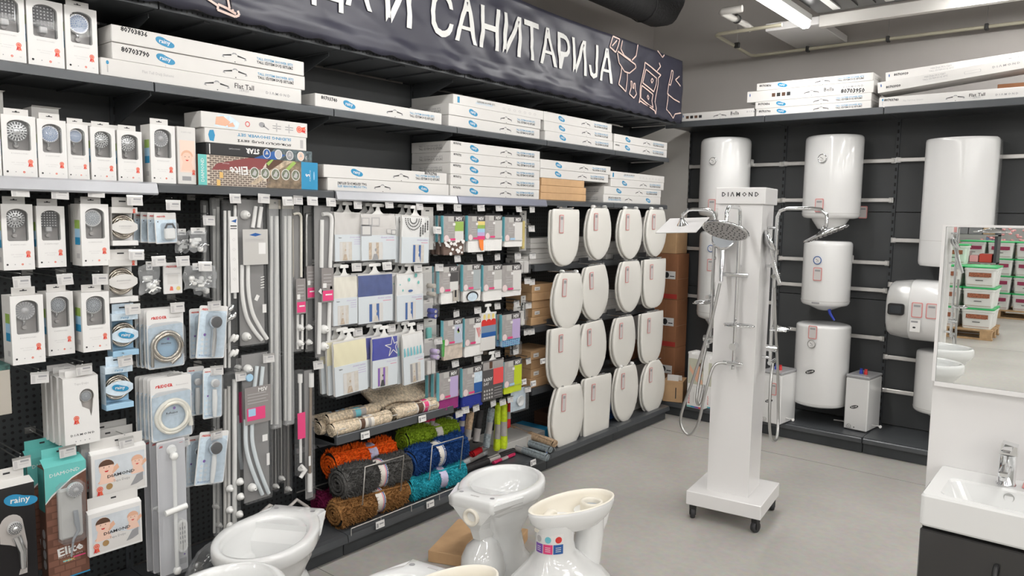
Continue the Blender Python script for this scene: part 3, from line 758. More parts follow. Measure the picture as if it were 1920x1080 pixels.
def long_box(kind, L, d, h, label, loc, rz=PI/2, group=None, code=None, mt=None, cat='box'):
    key = (round(L, 3), round(d, 3), round(h, 4), (mt or M_white).name)
    if key not in CART: CART[key] = carton_mesh(L, d, h, mt or M_white)
    o = obj('shower_set_box', CART[key]); tag(o, label, cat, group)
    def fn(b):
        if kind == 'tall': tall_print(b, L, h)
        elif kind == 'tall_flip': tall_print(b, L, h, flip=True)
        elif kind == 'flat':
            b.text('Flat Tall Duş Sistemi', -0.26*L/.795, h*0.42, -0.0006, M_paleink, w=0.115, bold=0.008)
            handle_cut(b, 0.02, h*0.5, 0.10, -0.0006)
            b.text('Flat Tall', 0.095, h*0.42, -0.0006, M_ink, w=0.085, bold=0.01); b.text('SERISI', 0.115, h*0.24, -0.0006, M_greyink, w=0.04)
            b.text('D I Λ M O N D', 0.235, h*0.34, -0.0006, M_greyink, w=0.115, h=h*0.19, bold=.02)
            b.disc(-L/2+0.022, h*0.76, 0.005, h*0.12, -0.0006, M_blue, 8); b.rect(-L/2+0.020, -L/2+0.024, h*0.2, h*0.62, -0.0006, M_paleink)
        elif kind == 'bella':
            for i in range(4): b.rect(-0.16+i*0.036-0.09, -0.135+i*0.036-0.09, h*0.35, h*0.68, -0.0006, M_ink if i % 2 else M_hair)
            handle_cut(b, 0.03, h*0.48, 0.10, -0.0006)
            b.text('Bella', 0.115, h*0.42, -0.0006, M_ink, w=0.065, bold=0.008); b.rect(0.115, 0.18, h*0.36, h*0.375, -0.0006, M_ink)
            b.text('D I Λ M O N D', 0.24, h*0.55, -0.0006, M_greyink, w=0.13, h=h*0.19, bold=.02)
            b.disc(-L/2+0.022, h*0.66, 0.004, h*0.16, -0.0006, M_dblue, 6)
        elif kind == 'mirrorset':   # wall-bar assortment box with a row of little holders
            b.add([(-L/2+0.03, -.0006, h*.2), (-L/2+0.048, -.0006, h*.2), (-L/2+0.048, -.0006, h*.8), (-L/2+0.03, -.0006, h*.8)], [(0, 1, 2, 3)], M_blue)
            b.text('SLIDE BAR SHOWER SETS', -0.21, h*0.56, -0.0006, M_ink, w=0.15, bold=0.01); b.text('SÜRGÜLÜ DUŞ SETLERİ', -0.22, h*0.34, -0.0006, M_lblue, w=0.14, bold=0.01)
            for i in range(7): b.ring(0.02+i*0.048, h*0.45, 0.008, 0.011, -0.0006, M_paleink, 10, 0.6)
        elif kind == 'media':
            b.text('MEDİNA MULTİJET', -0.15, h*0.62, -0.0006, M_greyink, w=0.12); b.text('TALL SİSTEM DUŞ SETİ', -0.16, h*0.40, -0.0006, M_greyink, w=0.14)
            b.rect(-0.14, -0.02, h*0.26, h*0.275, -0.0006, M_paleink)
            b.prism(rrect(0.07, 0.16, h*0.35, h*0.6, 0.006), -0.0006, -0.0003, M_paleink); b.prism(rrect(0.073, 0.157, h*0.37, h*0.58, 0.005), -0.0009, -0.0004, M_white)
            b.text('D I Λ M O N D', 0.22, h*0.45, -0.0006, M_greyink, w=0.14, h=h*0.19, bold=.02)
            b.disc(-L/2+0.022, h*0.66, 0.004, h*0.16, -0.0006, M_dblue, 6)
        if kind.startswith('tall') and d > 0.2: end_print(b, L, h, d)
        if code: hand(b, code[0], -L/2+code[1], h*(code[2] if len(code) > 2 else 0.55), code[3] if len(code) > 3 else 0.075)
    obj('print', print_mesh((kind, round(L, 3), round(h, 4), round(d, 3), code), fn), o)
    put(o, loc, rz); return o
XF = -2.765     # plane of the box fronts on the long shelves (shelf lip is at -2.744)
def Lb(kind, ya, yb, z, h, label, **k):
    d = k.pop('d', 0.30); dx = k.pop('dx', 0.0)
    return long_box(kind, yb-ya, d, h, label, (XF+dx, (ya+yb)/2, z), **k)
g = 0.0006
# shelf A
Lb('flat', 1.132, 1.945, ZA+g, 0.060, 'long white box with grey lettering, bottom of the stack beside the three boxed shower heads', d=0.28, dx=0.0)
Lb('tall', 1.172, 1.966, ZA+0.061+g, 0.058, 'long white box with blue cloud logo and handwritten number, middle of the upper left stack', d=0.11, dx=-0.003, code=('80703790', 0.03, 0.5, 0.09))
Lb('tall', 1.170, 1.958, ZA+0.120+g, 0.058, 'long white box with blue cloud logo, topmost of the upper left stack', d=0.11, dx=0.003, code=('80703836', 0.03, 0.68, 0.085))
Lb('tall', 2.016, 2.800, ZA+g, 0.057, 'single long white box lying alone on the upper shelf', d=0.13, code=('80703740', 0.03, 0.6, 0.08))
Lb('tall', 2.852, 3.642, ZA+g, 0.058, 'long white box, bottom of the three under the banner middle', d=0.30)
Lb('tall', 2.850, 3.646, ZA+0.059+g, 0.058, 'long white box, second of the three under the banner middle', d=0.30, dx=0.003)
Lb('mirrorset', 2.886, 3.676, ZA+0.118+g, 0.052, 'long white box printed with a row of holders, above two plain ones, upper shelf', d=0.32)
for i, w_ in enumerate(('bottom', 'middle', 'top')):
    Lb('tall', 3.690+0.006*(i == 0), 4.482-0.003*i, ZA+0.0585*i+g, 0.057, w_ + ' long white box of three in the fourth pile on the upper shelf', d=0.29, dx=-0.004*i)
for i, w_ in enumerate(('lower', 'upper')):
    Lb('tall', 4.495+.003*i, 5.276+.001*i, ZA+0.0575*i+g, 0.056, w_ + ' of the two long white boxes at the corner end of the upper shelf', d=0.28, code=('80703790', 0.02, .6, .05) if i == 0 else None)
# shelf B
Lb('tall_flip', 2.078, 2.857, ZB+g, 0.057, 'long white box lying upside down under another one above the shower curtains', d=0.20)
Lb('tall', 2.058, 2.841, ZB+0.058+g, 0.057, 'long white box on top of an upside-down one above the shower curtains', d=0.20, code=('80703790', 0.62, 0.75, 0.08))
for i in range(5):
    Lb('tall', 2.868, 3.648, ZB+0.058*i+g, 0.057, ORD[i] + ' long white box from the bottom in the stack of five', d=0.30, dx=0.002*(i % 2), code=('807037%d2' % i, 0.02, 0.7, 0.055))
# two on top of kraft cartons
M_kl = M_kraft
def kraft(name, L, d, h, label, loc, rz=PI/2, group=None, mt=None, prn=None, lab=False, word=None):
    b = MB().box(-L/2, L/2, 0, d, 0, h, mt or M_kraft, 0.002)
    b.box(-L/2-0.0006, L/2+0.0006, 0.002, d-0.002, h*0.45, h*0.455, M_tape)
    o = b.build('carton'); tag(o, label, 'box', group); put(o, loc, rz)
    t = MB(); 
    t.rect(L*0.02, L*0.025, 0.004, h-0.004, -0.0006, M_tape)
    if lab: t.rect(-L*0.40, -L*0.18, h*0.28, h*0.72, -0.0008, M_white2); t.rect(-L*0.36, -L*0.24, h*0.40, h*0.5, -0.001, M_greyink)
    if word: t.text(word, L*0.0, h*0.3, -0.0008, M_ink, h=h*0.22, bold=0.01)
    t.build('print', o); return o
for i in range(3):
    kraft('carton', 0.50-0.004*i if i < 2 else 0.47, 0.16, 0.044, ORD[i]+' kraft carton from the bottom under two long white boxes on the lower shelf', (XF+0.0, 3.915-0.01*(i == 2), ZB+0.0448*i+g))
Lb('tall', 3.660, 4.440, ZB+0.135+g, 0.055, 'long white box resting directly on the three kraft cartons', d=0.25, dx=-0.003)
Lb('tall', 3.654, 4.462, ZB+0.1905+g, 0.055, 'long white box on top of the pile that stands on three kraft cartons', d=0.25)
MB  # four at the end
Lb('tall_flip', 4.38, 5.20, ZB+g, 0.055, 'bottom long white box of the four at the corner end of the lower shelf', d=0.22)
Lb('tall', 4.39, 5.21, ZB+0.056+g, 0.055, 'second long white box of the four at the corner end of the lower shelf', d=0.22, dx=-.003)
Lb('tall', 4.47, 5.245, ZB+0.112+g, 0.055, 'third long white box of the four at the corner end of the lower shelf', d=0.22)
Lb('mirrorset', 4.46, 5.250, ZB+0.168+g, 0.050, 'long white box printed with holders, top of four at the corner end', d=0.22)

# coloured stack above the curtain rails (upside down boxes)
def rib(b, x, z, r, y, rot=0):
    """award rosette with two tails"""
    c, s_ = math.cos(rot), math.sin(rot)
    def T(pts): return [(x+a*c-q*s_, z+a*s_+q*c) for a, q in pts]
    b.poly(T([(-r*.55, -r*.4), (-r*1.0, -r*2.4), (-r*.5, -r*2.0), (-r*.1, -r*2.5), (r*.05, -r*.5)]), y, M_red)
    b.poly(T([(r*.55, -r*.4), (r*1.05, -r*2.4), (r*.55, -r*2.0), (r*.15, -r*2.5), (-r*.05, -r*.5)]), y-0.0001, M_ored)
    pts = []
    for i in range(24):
        a = 2*PI*i/24; rr = r*(1.06 if i % 2 else 0.95); pts.append((rr*math.cos(a), rr*math.sin(a)))
    b.poly(T(pts), y-0.0002, M_ored)
    b.ring(x, z, r*0.62, r*0.72, y-0.0003, M_white, 14)
    b.text('1', x, z, y-0.0003, M_white, h=r*0.6, center=True)
e = MB().box(-0.275, 0.275, 0, 0.16, 0, 0.117, M_hair, 0.002).build('colour_box'); tag(e, 'big brown and blue printed box lying upside down at the foot of the coloured stack', 'box')
put(e, (XF+0.01, 1.743, ZB+g), PI/2)
def elite_print(b):
    y = -0.0006
    b.rect(-0.275, -0.24, 0, 0.117, y, M_teal)
    b.rect(0.19, 0.275, 0, 0.117, y, M_blue)
    M_brk = mat('brick_print', (0.17, 0.13, 0.11), 0.5); M_mor = mat('mortar_print', (0.62, 0.54, 0.44), 0.5)
    b.rect(-0.24, 0.02, 0.0, 0.117, y, M_mor)
    for r_ in range(14):
        for c_ in range(13):
            x0 = -0.238+c_*0.0215 + (0.010 if r_ % 2 else 0); 
            if x0+0.018 > 0.02+0.02*math.sin(r_): continue
            b.rect(x0, x0+0.0185, 0.0015+r_*0.0083, 0.0078+r_*0.0083, y-0.0002, M_brk)
    b.poly([(-0.20, 0.085), (-0.06, 0.117), (0.03, 0.117), (0.0, 0.075), (-0.12, 0.066), (-0.22, 0.060)], y-0.0003, mat('maroon_print', (0.22, 0.05, 0.05), 0.5))
    b.poly([(0.02, 0.0), (0.19, 0.0), (0.19, 0.117), (0.10, 0.117), (0.03, 0.05)], y-0.0001, mat('brown_rock_print', (0.20, 0.15, 0.10), 0.5, var=0.5, scale=40))
    b.poly([(-0.03, 0.01), (0.12, 0.10), (0.16, 0.117), (0.11, 0.117), (-0.06, 0.012)], y-0.0003, mat('tan_water_print', (0.45, 0.36, 0.26), 0.5, var=0.4, scale=60))
    b.poly([(0.03, .09), (0.055, .117), (0.045, .117), (0.02, 0.1)], y-0.0004, M_green); b.poly([(0.11, .08), (0.15, .117), (0.165, .11), (0.12, 0.07)], y-0.0004, M_green)
    b.text('Elite', -0.105, 0.062, y-0.0006, M_white2, h=0.034, bold=0.02, center=True, rot=PI+0.08)
    b.text('TEPE DUŞ SETİ', -0.16, 0.088, y-0.0006, M_white2, h=0.005, center=True, rot=PI)
    for i in range(5):
        cx = -0.035+i*0.049
        b.disc(cx, 0.058, 0.021, 0.023, y-0.0005, M_white2, 18); b.disc(cx, 0.058, 0.0185, 0.0205, y-0.0007, mat('dusk_green_print', (0.16, 0.18, 0.13), 0.4, var=0.4, scale=80), 16)
        b.poly([(cx-.012, .05), (cx+.002, .072), (cx+.010, .06), (cx+.004, .045)], y-0.0009, M_paleink)
    b.text('5', 0.222, 0.06, y-0.0004, M_white2, h=0.022, center=True, bold=0.03, rot=-PI/2)
    b.text('FUNCTIONS', 0.235, 0.06, y-0.0004, M_white2, h=0.006, center=True, rot=PI/2); b.disc(0.255, 0.06, 0.003, 0.02, y-0.0004, M_lblue, 8)
    for i in range(2): b.poly([(-0.20+.012*i, 0.0+.03*i), (-.185+.012*i, 0.0+.03*i), (-.185+.012*i, .022+.03*i), (-.2+.012*i, .024+.03*i)], y-0.0005, mat('amber_print', (0.7, 0.45, 0.15), 0.5))
    b.text('DIAMOND', -0.2575, 0.058, y-0.0004, M_white2, w=0.09, h=0.013, center=True, rot=PI/2)
obj('print', print_mesh('elite', elite_print), e)
e = MB().box(-0.243, 0.243, 0, 0.15, 0, 0.047, M_ink, 0.002).build('colour_box'); tag(e, 'flat black and blue printed box, third down in the coloured stack', 'box')
put(e, (XF+0.004, 1.750, ZB+0.1175+g), PI/2)
def star_print(b):
    y = -0.0006
    b.poly([(0.0, 0.0), (0.243, 0.0), (0.243, 0.047), (0.06, 0.047)], y, mat('dark_splash_print', (0.09, 0.12, 0.13), 0.4, var=0.7, scale=70))
    b.poly([(-0.04, 0.0), (0.06, 0.0), (0.11, 0.022), (0.05, 0.034)], y-0.0002, M_dblue)
    b.text('STAR', -0.045, 0.027, y-0.0004, M_white2, h=0.022, w=0.062, center=True, rot=PI, bold=0.04); b.text('SÜRGÜLÜ DUŞ SETİ', -0.125, 0.030, y-0.0004, M_white2, h=0.006, center=True, rot=PI)
    for i in range(4):
        b.disc(0.02+i*0.055, 0.023, 0.018, 0.020, y-0.0004, M_white2, 16); b.disc(0.02+i*0.055, 0.023, 0.0155, 0.0175, y-0.0006, (M_dblue, M_paleink, M_greyink, M_skin2)[i], 14)
        b.poly([(0.012+i*.055, .018), (0.02+i*.055, .036), (0.028+i*.055, .02)], y-0.0008, M_paleink)
    b.text('3', 0.212, 0.018, y-0.0004, M_white2, h=0.014, center=True, rot=PI); b.rect(-0.232, -0.228, 0.004, 0.043, y, M_white2)
obj('print', print_mesh('star', star_print), e)
o = Lb('plain', 1.502, 1.966, ZB+0.165+g, 0.056, 'white box lettered in blue and black upside down, second in the coloured stack', d=0.14, dx=0.003)
def sl_print(b):
    y = -0.0006
    b.add([(-0.212, y, .008), (-0.196, y, .006), (-0.19, y, .03), (-0.196, y, .05), (-0.212, y, .048), (-.218, y, .03)], [(0, 1, 2, 3, 4, 5)], M_blue)
    b.text('SLIDING SHOWER SET', 0.03, 0.041, y, M_blue, w=0.25, h=0.012, center=True, rot=PI, bold=0.02)
    b.text('SÜRGÜLÜ DUŞ SETİ', 0.03, 0.018, y, M_ink, w=0.25, h=0.014, center=True, rot=PI, bold=0.03)
    b.rect(0.20, 0.215, 0.01, 0.045, y, M_paleink)
obj('print', print_mesh('sliding', sl_print), o)
o = Lb('plain', 1.490, 1.974, ZB+0.222+g, 0.061, 'white box with a red rosette and little fittings printed, topmost of the coloured stack', d=0.13)
def top_print(b):
    y = -0.0006
    b.poly([(-0.19, 0.008), (-0.09, 0.004), (-0.08, 0.03), (-0.12, 0.054), (-0.17, 0.055)], y, M_pblue)
    b.poly([(-0.185, 0.015), (-0.14, 0.012), (-0.12, 0.03), (-0.15, 0.05), (-0.18, 0.045)], y-.0002, M_skin); b.poly([(-0.13, 0.01), (-0.10, 0.014), (-0.11, 0.03), (-0.135, 0.02)], y-.0002, M_skin)
    b.ring(-0.045, 0.03, 0.008, 0.011, y, M_red, 12)
    b.disc(0.02, 0.034, 0.014, 0.011, y, M_greyink, 12); b.poly([(0.026, 0.028), (0.05, 0.015), (0.054, 0.018), (0.03, 0.033)], y, M_greyink)
    for cx in (0.09, 0.15):
        b.rect(cx-0.02, cx+0.02, 0.034, 0.037, y, M_greyink); b.rect(cx-0.02, cx+0.02, 0.024, 0.027, y, M_greyink); b.rect(cx-0.004, cx+0.002, 0.012, 0.048, y-.0001, M_paleink)
    rib(b, 0.20, 0.032, 0.014, y, PI/2)
obj('print', print_mesh('toprib', top_print), o)
# box pushed to the back behind the boxed heads, upside-down lettering
o = long_box('plain', 0.60, 0.16, 0.062, 'white box with upside-down lettering lying deeper behind the boxed heads', (-2.90, 1.50, ZB+0.19), PI/2)
def bk_print(b):
    b.disc(-0.26, 0.032, 0.014, 0.022, -0.0006, M_blue, 10)
    b.text('SLIDING SHOWER SET', -0.02, 0.043, -0.0006, M_blue, w=0.28, h=0.013, center=True, rot=PI, bold=0.02); b.text('SÜRGÜLÜ DUŞ SETİ', -0.02, 0.018, -0.0006, M_ink, w=0.28, h=0.015, center=True, rot=PI, bold=0.03)
obj('print', print_mesh('bk', bk_print), o)
o.location = (-2.905, 1.45, ZB+0.128+g)
kk = long_box('plain', 0.56, 0.15, 0.063, 'white box at the back under the one with upside-down lettering', (-2.905, 1.46, ZB+0.064+g)); kk2 = long_box('plain', 0.56, 0.15, 0.063, 'lowest white box in the hidden pile behind the boxed heads', (-2.905, 1.46, ZB+g))

# boxes on top of the back shelf
def Bb(kind, px0, px1, z, h, label, **k):
    yb = 5.45
    a = ony(px0, 180, yb).x; c = ony(px1, 180, yb).x
    ry = k.pop('ry', 0)
    o = long_box(kind, c-a, 0.22, h, label, ((a+c)/2, yb+k.pop('dy', 0), ZT+0.003+z), 0.0, **k); o.rotation_euler[1] = ry; return o
Bb('bella', 1278, 1415, 0, 0.064, 'single long white box at the left end of the back shelf, beside the banner')
Bb('tall', 1419, 1634, 0, 0.055, 'lowest white box in the stack of four on the back shelf', code=('80703790', 0.02, .5, .08))
Bb('tall', 1417, 1634, 0.056, 0.050, 'second white box in the stack of four on the back shelf', code=('80703836', 0.02, .5, .08))
Bb('bella', 1401, 1637, 0.107, 0.078, 'thick third white box with four dark squares in the stack on the back shelf', code=('80703950', 0.66, .12, .14))
Bb('tall', 1418, 1635, 0.186, 0.052, 'topmost white box in the stack of four on the back shelf', code=('80703836', 0.02, .5, .08))
o = Bb('flat', 1649, 1936, 0, 0.066, 'long white box lying flat under two tilted ones on the back shelf', code=('80703740', 0.03, .6, .08))
o = Bb('media', 1645, 1935, 0.075, 0.070, 'tilted long white box, lower of the two leaning up to the right', code=('80703939', 0.05, .3, .08))
a = ony(1645, 195, 5.45); o.location = (o.location.x, 5.45, ZT+0.140); o.rotation_euler[1] = -0.095
o = Bb('media', 1651, 1936, 0.14, 0.070, 'tilted long white box, upper of the two leaning up to the right', code=('80703939', 0.05, .55, .08)); o.location = (o.location.x, 5.56, ZT+0.205); o.rotation_euler[1] = -0.06
kraft('carton', 0.30, 0.12, 0.10, 'dark brown carton propping up the tilted boxes on the back shelf', (-0.50, 5.52, ZT+0.004), 0.0, mt=M_kraft2)

# ================================================================== boxed shower heads
def fan_head(b, kind, cx, cz, r, y):
    """shower head seen in a window: body, face, nozzles"""
    if kind == 'square':
        b.box(cx-r*.95, cx+r*.95, y, y+0.012, cz-r*.85, cz+r*1.05, M_chrome, 0.003)
        b.box(cx-r*.9, cx+r*.8, y-0.002, y, cz-r*.8, cz+r*1.0, M_dark)
        for i in range(6):
            for j in range(6): b.box(cx-r*.75+i*r*.28-.002, cx-r*.75+i*r*.28+.002, y-0.004, y-0.002, cz-r*.62+j*r*.29-.002, cz-r*.62+j*r*.29+.002, M_paleink)
        b.box(cx-r*.35, cx+r*.3, y-0.004, y+.02, cz-r*1.35, cz-r*.75, M_paleink, 0.003); return
    b.lathe([(r*0.3, 0.03), (r*0.85, 0.014), (r*1.0, 0.004), (r*0.97, -0.003), (r*0.9, -0.005)], M_plate, 24, c=(cx, y, cz), axis='y')
    fm = {'ring': M_plate, 'dots': M_headg, 'blue': M_headb, 'fan': M_paleink, 'grey': M_headg}[kind]
    b.lathe([(0.001, -0.0075), (r*0.5, -0.007), (r*0.86, -0.0045)], fm, 24, c=(cx, y, cz), axis='y', cap=False)
    if kind in ('ring', 'fan'):
        n = 20
        for i in range(n):
            a = 2*PI*i/n; q = 0.075
            r0, r1 = (r*.62, r*.88) if kind == 'ring' else (r*.35, r*.88)
            b.add([(cx+r0*math.cos(a-q*.8), y-0.0085, cz+r0*math.sin(a-q*.8)), (cx+r1*math.cos(a-q), y-0.0065, cz+r1*math.sin(a-q)), (cx+r1*math.cos(a+q), y-0.0065, cz+r1*math.sin(a+q)), (cx+r0*math.cos(a+q*.8), y-0.0085, cz+r0*math.sin(a+q*.8))], [(0, 1, 2, 3)], M_dark if kind == 'ring' else M_greyink)
        for i in range(10):
            a = 2*PI*i/10; b.disc(cx+r*.46*math.cos(a), cz+r*.46*math.sin(a), r*.085, r*.085, y-0.009, M_dark if kind == 'ring' else M_greyink, 6)
        b.lathe([(0.001, -0.012), (r*.3, -0.010), (r*.34, -0.006)], M_plate if kind == 'ring' else M_paleink, 16, c=(cx, y, cz), axis='y', cap=False)
    else:
        for rr, n in ((.3, 8), (.5, 14), (.68, 20), (.82, 26)):
            for i in range(n):
                a = 2*PI*i/n+rr*3; b.disc(cx+r*rr*math.cos(a), cz+r*rr*math.sin(a), r*.05, r*.05, y-0.0085+.003*rr, M_white2 if kind == 'dots' else M_dblue if kind == 'blue' else M_dark, 5)
    # handle and neck
    b.tube([(cx, y+0.02, cz-r*.7), (cx+r*.05, y+0.012, cz-r*1.15), (cx+r*.05, y+0.02, cz-r*1.5)], [r*.2, r*.16, r*.13], M_chrome, 8)
def head_box_meshes(w, h, d, kind, side):
    """carton with an arched window; returns root mesh and child meshes"""
    b = MB(); t = 0.0006
    wx0, wx1, wz0, wz1 = -w*.34, w*.34, h*.44, h*.93
    arch = [(wx0+.004, wz0), (wx1-.004, wz0), (wx1, wz0+.004)]
    for i in range(13):
        a = PI*i/12; arch.append((wx1*math.cos(a)*1.0, wz1-h*.09 + h*.09*math.sin(a)))
    arch.append((wx0, wz0+.004))
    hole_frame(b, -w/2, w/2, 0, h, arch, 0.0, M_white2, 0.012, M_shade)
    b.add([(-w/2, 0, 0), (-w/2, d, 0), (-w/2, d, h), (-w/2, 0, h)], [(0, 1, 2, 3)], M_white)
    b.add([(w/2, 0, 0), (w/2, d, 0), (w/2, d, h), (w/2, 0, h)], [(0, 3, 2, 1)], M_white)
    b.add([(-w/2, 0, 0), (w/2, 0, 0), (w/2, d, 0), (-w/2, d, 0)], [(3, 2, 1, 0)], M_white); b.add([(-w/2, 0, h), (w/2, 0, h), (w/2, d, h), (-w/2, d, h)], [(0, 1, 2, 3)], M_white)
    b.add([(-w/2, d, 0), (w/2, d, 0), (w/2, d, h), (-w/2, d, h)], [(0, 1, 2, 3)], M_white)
    root = b.mesh('head_box')
    t = MB(); t.rect(wx0-.004, wx1+.004, wz0-.004, wz1+.004, 0.038 if d > .05 else d*.8, M_tray)
    t.lathe([(w*.1, 0), (w*.07, -0.008)], M_tray, 12, c=(0, 0.037, wz0+h*.08), axis='y'); tray = t.mesh('inner_tray')
    t = MB(); r = w*.345; fan_head(t, kind, -w*.03 if kind != 'square' else 0, wz1-h*.02-r*.95, r, 0.018); head = t.mesh('shower_head')
    t = MB(); t.rect(wx0-.002, wx1+.002, wz0-.002, wz1+.002, 0.003, F_blister); win = t.mesh('window_film')
    p = MB(); y = -0.0006
    p.text('DIAMOND', 0, h*.385, y, M_paleink, w=w*.5, h=h*.018, center=True)
    p.text('ŞIK TASARIM', -w*.05, h*.235, y, M_paleink, w=w*.42, h=h*.012, center=True); p.text('VE KALİTE', -w*.05, h*.205, y, M_paleink, w=w*.28, h=h*.012, center=True)
    rib(p, w*.30, h*.26, w*.075, y)
    p.ring(-w*.38, h*.085, 0, w*.035, y, M_ink, 10); p.disc(-w*.14, h*.085, w*.018, w*.018, y, M_greyink, 6); p.ring(w*.10, h*.085, w*.014, w*.036, y, M_ored, 10); p.text('TSE', w*.33, h*.085, y, M_greyink, h=h*.014, center=True)
    # side picture strip
    s_ = -w/2-0.0006
    def sq(z0, z1, y0, y1, mt): p.add([(s_, y0, z0), (s_, y1, z0), (s_, y1, z1), (s_, y0, z1)], [(3, 2, 1, 0)], mt)
    if side:
        sq(h*.34, h*.46, d*.12, d*.62, M_blue); sq(h*.46, h*.60, d*.12, d*.62, M_lblue); sq(h*.60, h*.74, d*.12, d*.62, M_green); sq(h*.12, h*.2, d*.2, d*.5, M_paleink)
    prn = p.mesh('print')
    # hanging tab with euro slot
    q = MB(); tz = h+h*.115
    q.box(-w*.36, w*.36, d*.35, d*.35+0.001, h, tz, M_white); q.rect(-w*.11, w*.11, h+h*.055, h+h*.068, d*.35-.0004, M_dark); q.disc(0, h+h*.068, w*.035, w*.035, d*.35-.0005, M_dark, 8)
    return root, [('inner_tray', tray), ('shower_head', head), ('window_film', win), ('print', prn), ('hanging_tab', q.mesh('hanging_tab'))]
HB = {}
def head_box(w, h, d, kind, label, loc, rz=PI/2, tab=True, side=True):
    k = (round(w*200), round(h*200), round(d*100), kind, side)
    if k not in HB: HB[k] = head_box_meshes(w, h, d, kind, side)
    root, ch = HB[k]
    o = obj('shower_head_box', root); tag(o, label, 'box')
    for n, m_ in ch:
        if n == 'hanging_tab' and not tab: continue
        obj(n, m_, o)
    put(o, loc, rz); return o
def stand_front(px0, py0, px1, py1, x):
    a = onx(px0, py0, x); c = onx(px1, py1, x); return (a.y+c.y)/2, c.y-a.y, c.z, a.z-c.z
def hung(kind, px0, py0, px1, py1, d, label, x=-2.80, rz=PI/2, side=True):
    y, w, z, h = stand_front(px0, py0, px1, py1, x)
    return head_box(w, h, d, kind, label, (x, y, z), rz, side=side)
# top shelf: three film-windowed boxes
for (a, c, k, l) in ((0.805, 0.906, 'square', 'leftmost tall window box on the upper shelf, cut by the photo edge'), (0.912, 1.018, 'square', 'tall window box with a dark dotted head, middle of the three on the upper shelf'), (1.024, 1.124, 'blue', 'tall window box with a blue-grey dotted head, beside the long boxes on the upper shelf')):
    head_box(c-a, 0.212, 0.075, k, l, (XF, (a+c)/2, ZA+g), tab=(k == 'blue'))
# middle shelf row
for (a, c, h, k, l, dx) in ((0.725, 0.822, .196, 'ring', 'white window box cut by the left edge of the photo on the silver-railed shelf', 0), (0.828, 0.921, .196, 'ring', 'white window box with a chrome ringed head, first full one in the shelf row', 0), (0.926, 1.012, .192, 'blue', 'white window box with a pale blue round face, second full one in the shelf row', 0.004),
        (1.016, 1.084, .186, 'blue', 'narrower white window box with a pale blue face, third in the shelf row', -0.004), (1.089, 1.170, .183, 'ring', 'white window box with a chrome ringed head, fourth in the shelf row', 0.002), (1.177, 1.262, .180, 'ring', 'white window box with a tilted chrome head, fifth in the shelf row', 0.002)):
    head_box(c-a, h, 0.055, k, l, (XF+dx, (a+c)/2, ZB+g), tab=True)
head_box(0.092, 0.212, 0.075, 'fan', 'taller white window box with a starburst face at the right end of the shelf row', (XF+0.008, 1.336, ZB+g), tab=True)
o = MB().box(-0.036, 0.036, 0, 0.07, 0, 0.215, M_white, 0.0015).build('baby_print_box'); tag(o, 'slim white box printed with a smiling baby, between window box and coloured stack', 'box'); put(o, (XF, 1.430, ZB+g), PI/2)
def baby(b, x, z, s, y, flip=1):
    b.disc(x, z, s*.40, s*.45, y, M_skin2, 16); b.poly([(x-s*.42*flip, z-s*.9), (x+s*.5*flip, z-s*.9), (x+s*.3*flip, z-s*.3), (x-s*.3*flip, z-s*.3)], y+.0001, M_skin2)
    b.poly([(x+s*.42*math.cos(a)*1.02, z+s*.1+s*.42*math.sin(a)) for a in [i*PI/8 for i in range(9)]], y-.0001, M_skin)
    b.disc(x, z-s*.02, s*.36, s*.38, y-.0002, M_skin2, 14)
    for q in (-1, 1): b.disc(x+q*s*.14, z+s*.06, s*.035, s*.03, y-.0004, M_hair, 6)
    b.poly([(x-s*.12, z-s*.14), (x+s*.12, z-s*.14), (x+s*.06, z-s*.22), (x-s*.06, z-s*.22)], y-.0004, M_red); b.disc(x, z-s*.05, s*.03, s*.03, y-.0004, M_skin, 6)
p = MB(); p.rect(-0.028, 0.032, 0.045, 0.165, -.0006, mat('peach_print', (0.80, 0.62, 0.53), 0.5)); baby(p, 0.0, 0.10, 0.055, -.0009); p.text('DIAMOND', 0, .195, -.0006, M_paleink, w=.04, center=True); p.rect(-0.02, 0.015, .014, .03, -.0006, M_greyink); rib(p, .025, .05, .006, -.0012); p.build('print', o)
# open-lidded boxes behind the row
for (yc, w, h, x, l) in ((0.80, 0.17, 0.285, -2.93, 'taller plain white carton standing behind the first window boxes'), (1.00, 0.085, 0.245, -2.90, 'white carton with an open flap behind the second and third window boxes')):
    o = MB().box(-w/2, w/2, 0, 0.08, 0, h, M_white, 0.001).build('white_carton'); tag(o, l, 'box'); put(o, (x, yc, ZB+g), PI/2)
    MB().add([(-w/2, 0, h), (w/2, 0, h), (w/2+.004, -0.012, h+.004), (-w/2-.002, -0.012, h+.004)], [(0, 1, 2, 3)], M_white).build('flap', o)
for i, (yc, l) in enumerate(((1.13, 'small white carton back behind the fourth window box'), (1.235, 'small white carton back behind the fifth window box'))):
    o = MB().box(-0.045, 0.045, 0, 0.06, 0, 0.205, M_white, 0.001).build('white_carton'); tag(o, l, 'box'); put(o, (-2.86, yc, ZB+g), PI/2)
    MB().rect(-0.012, 0.012, 0.19, 0.194, -.0005, M_dark).build('slot', o)
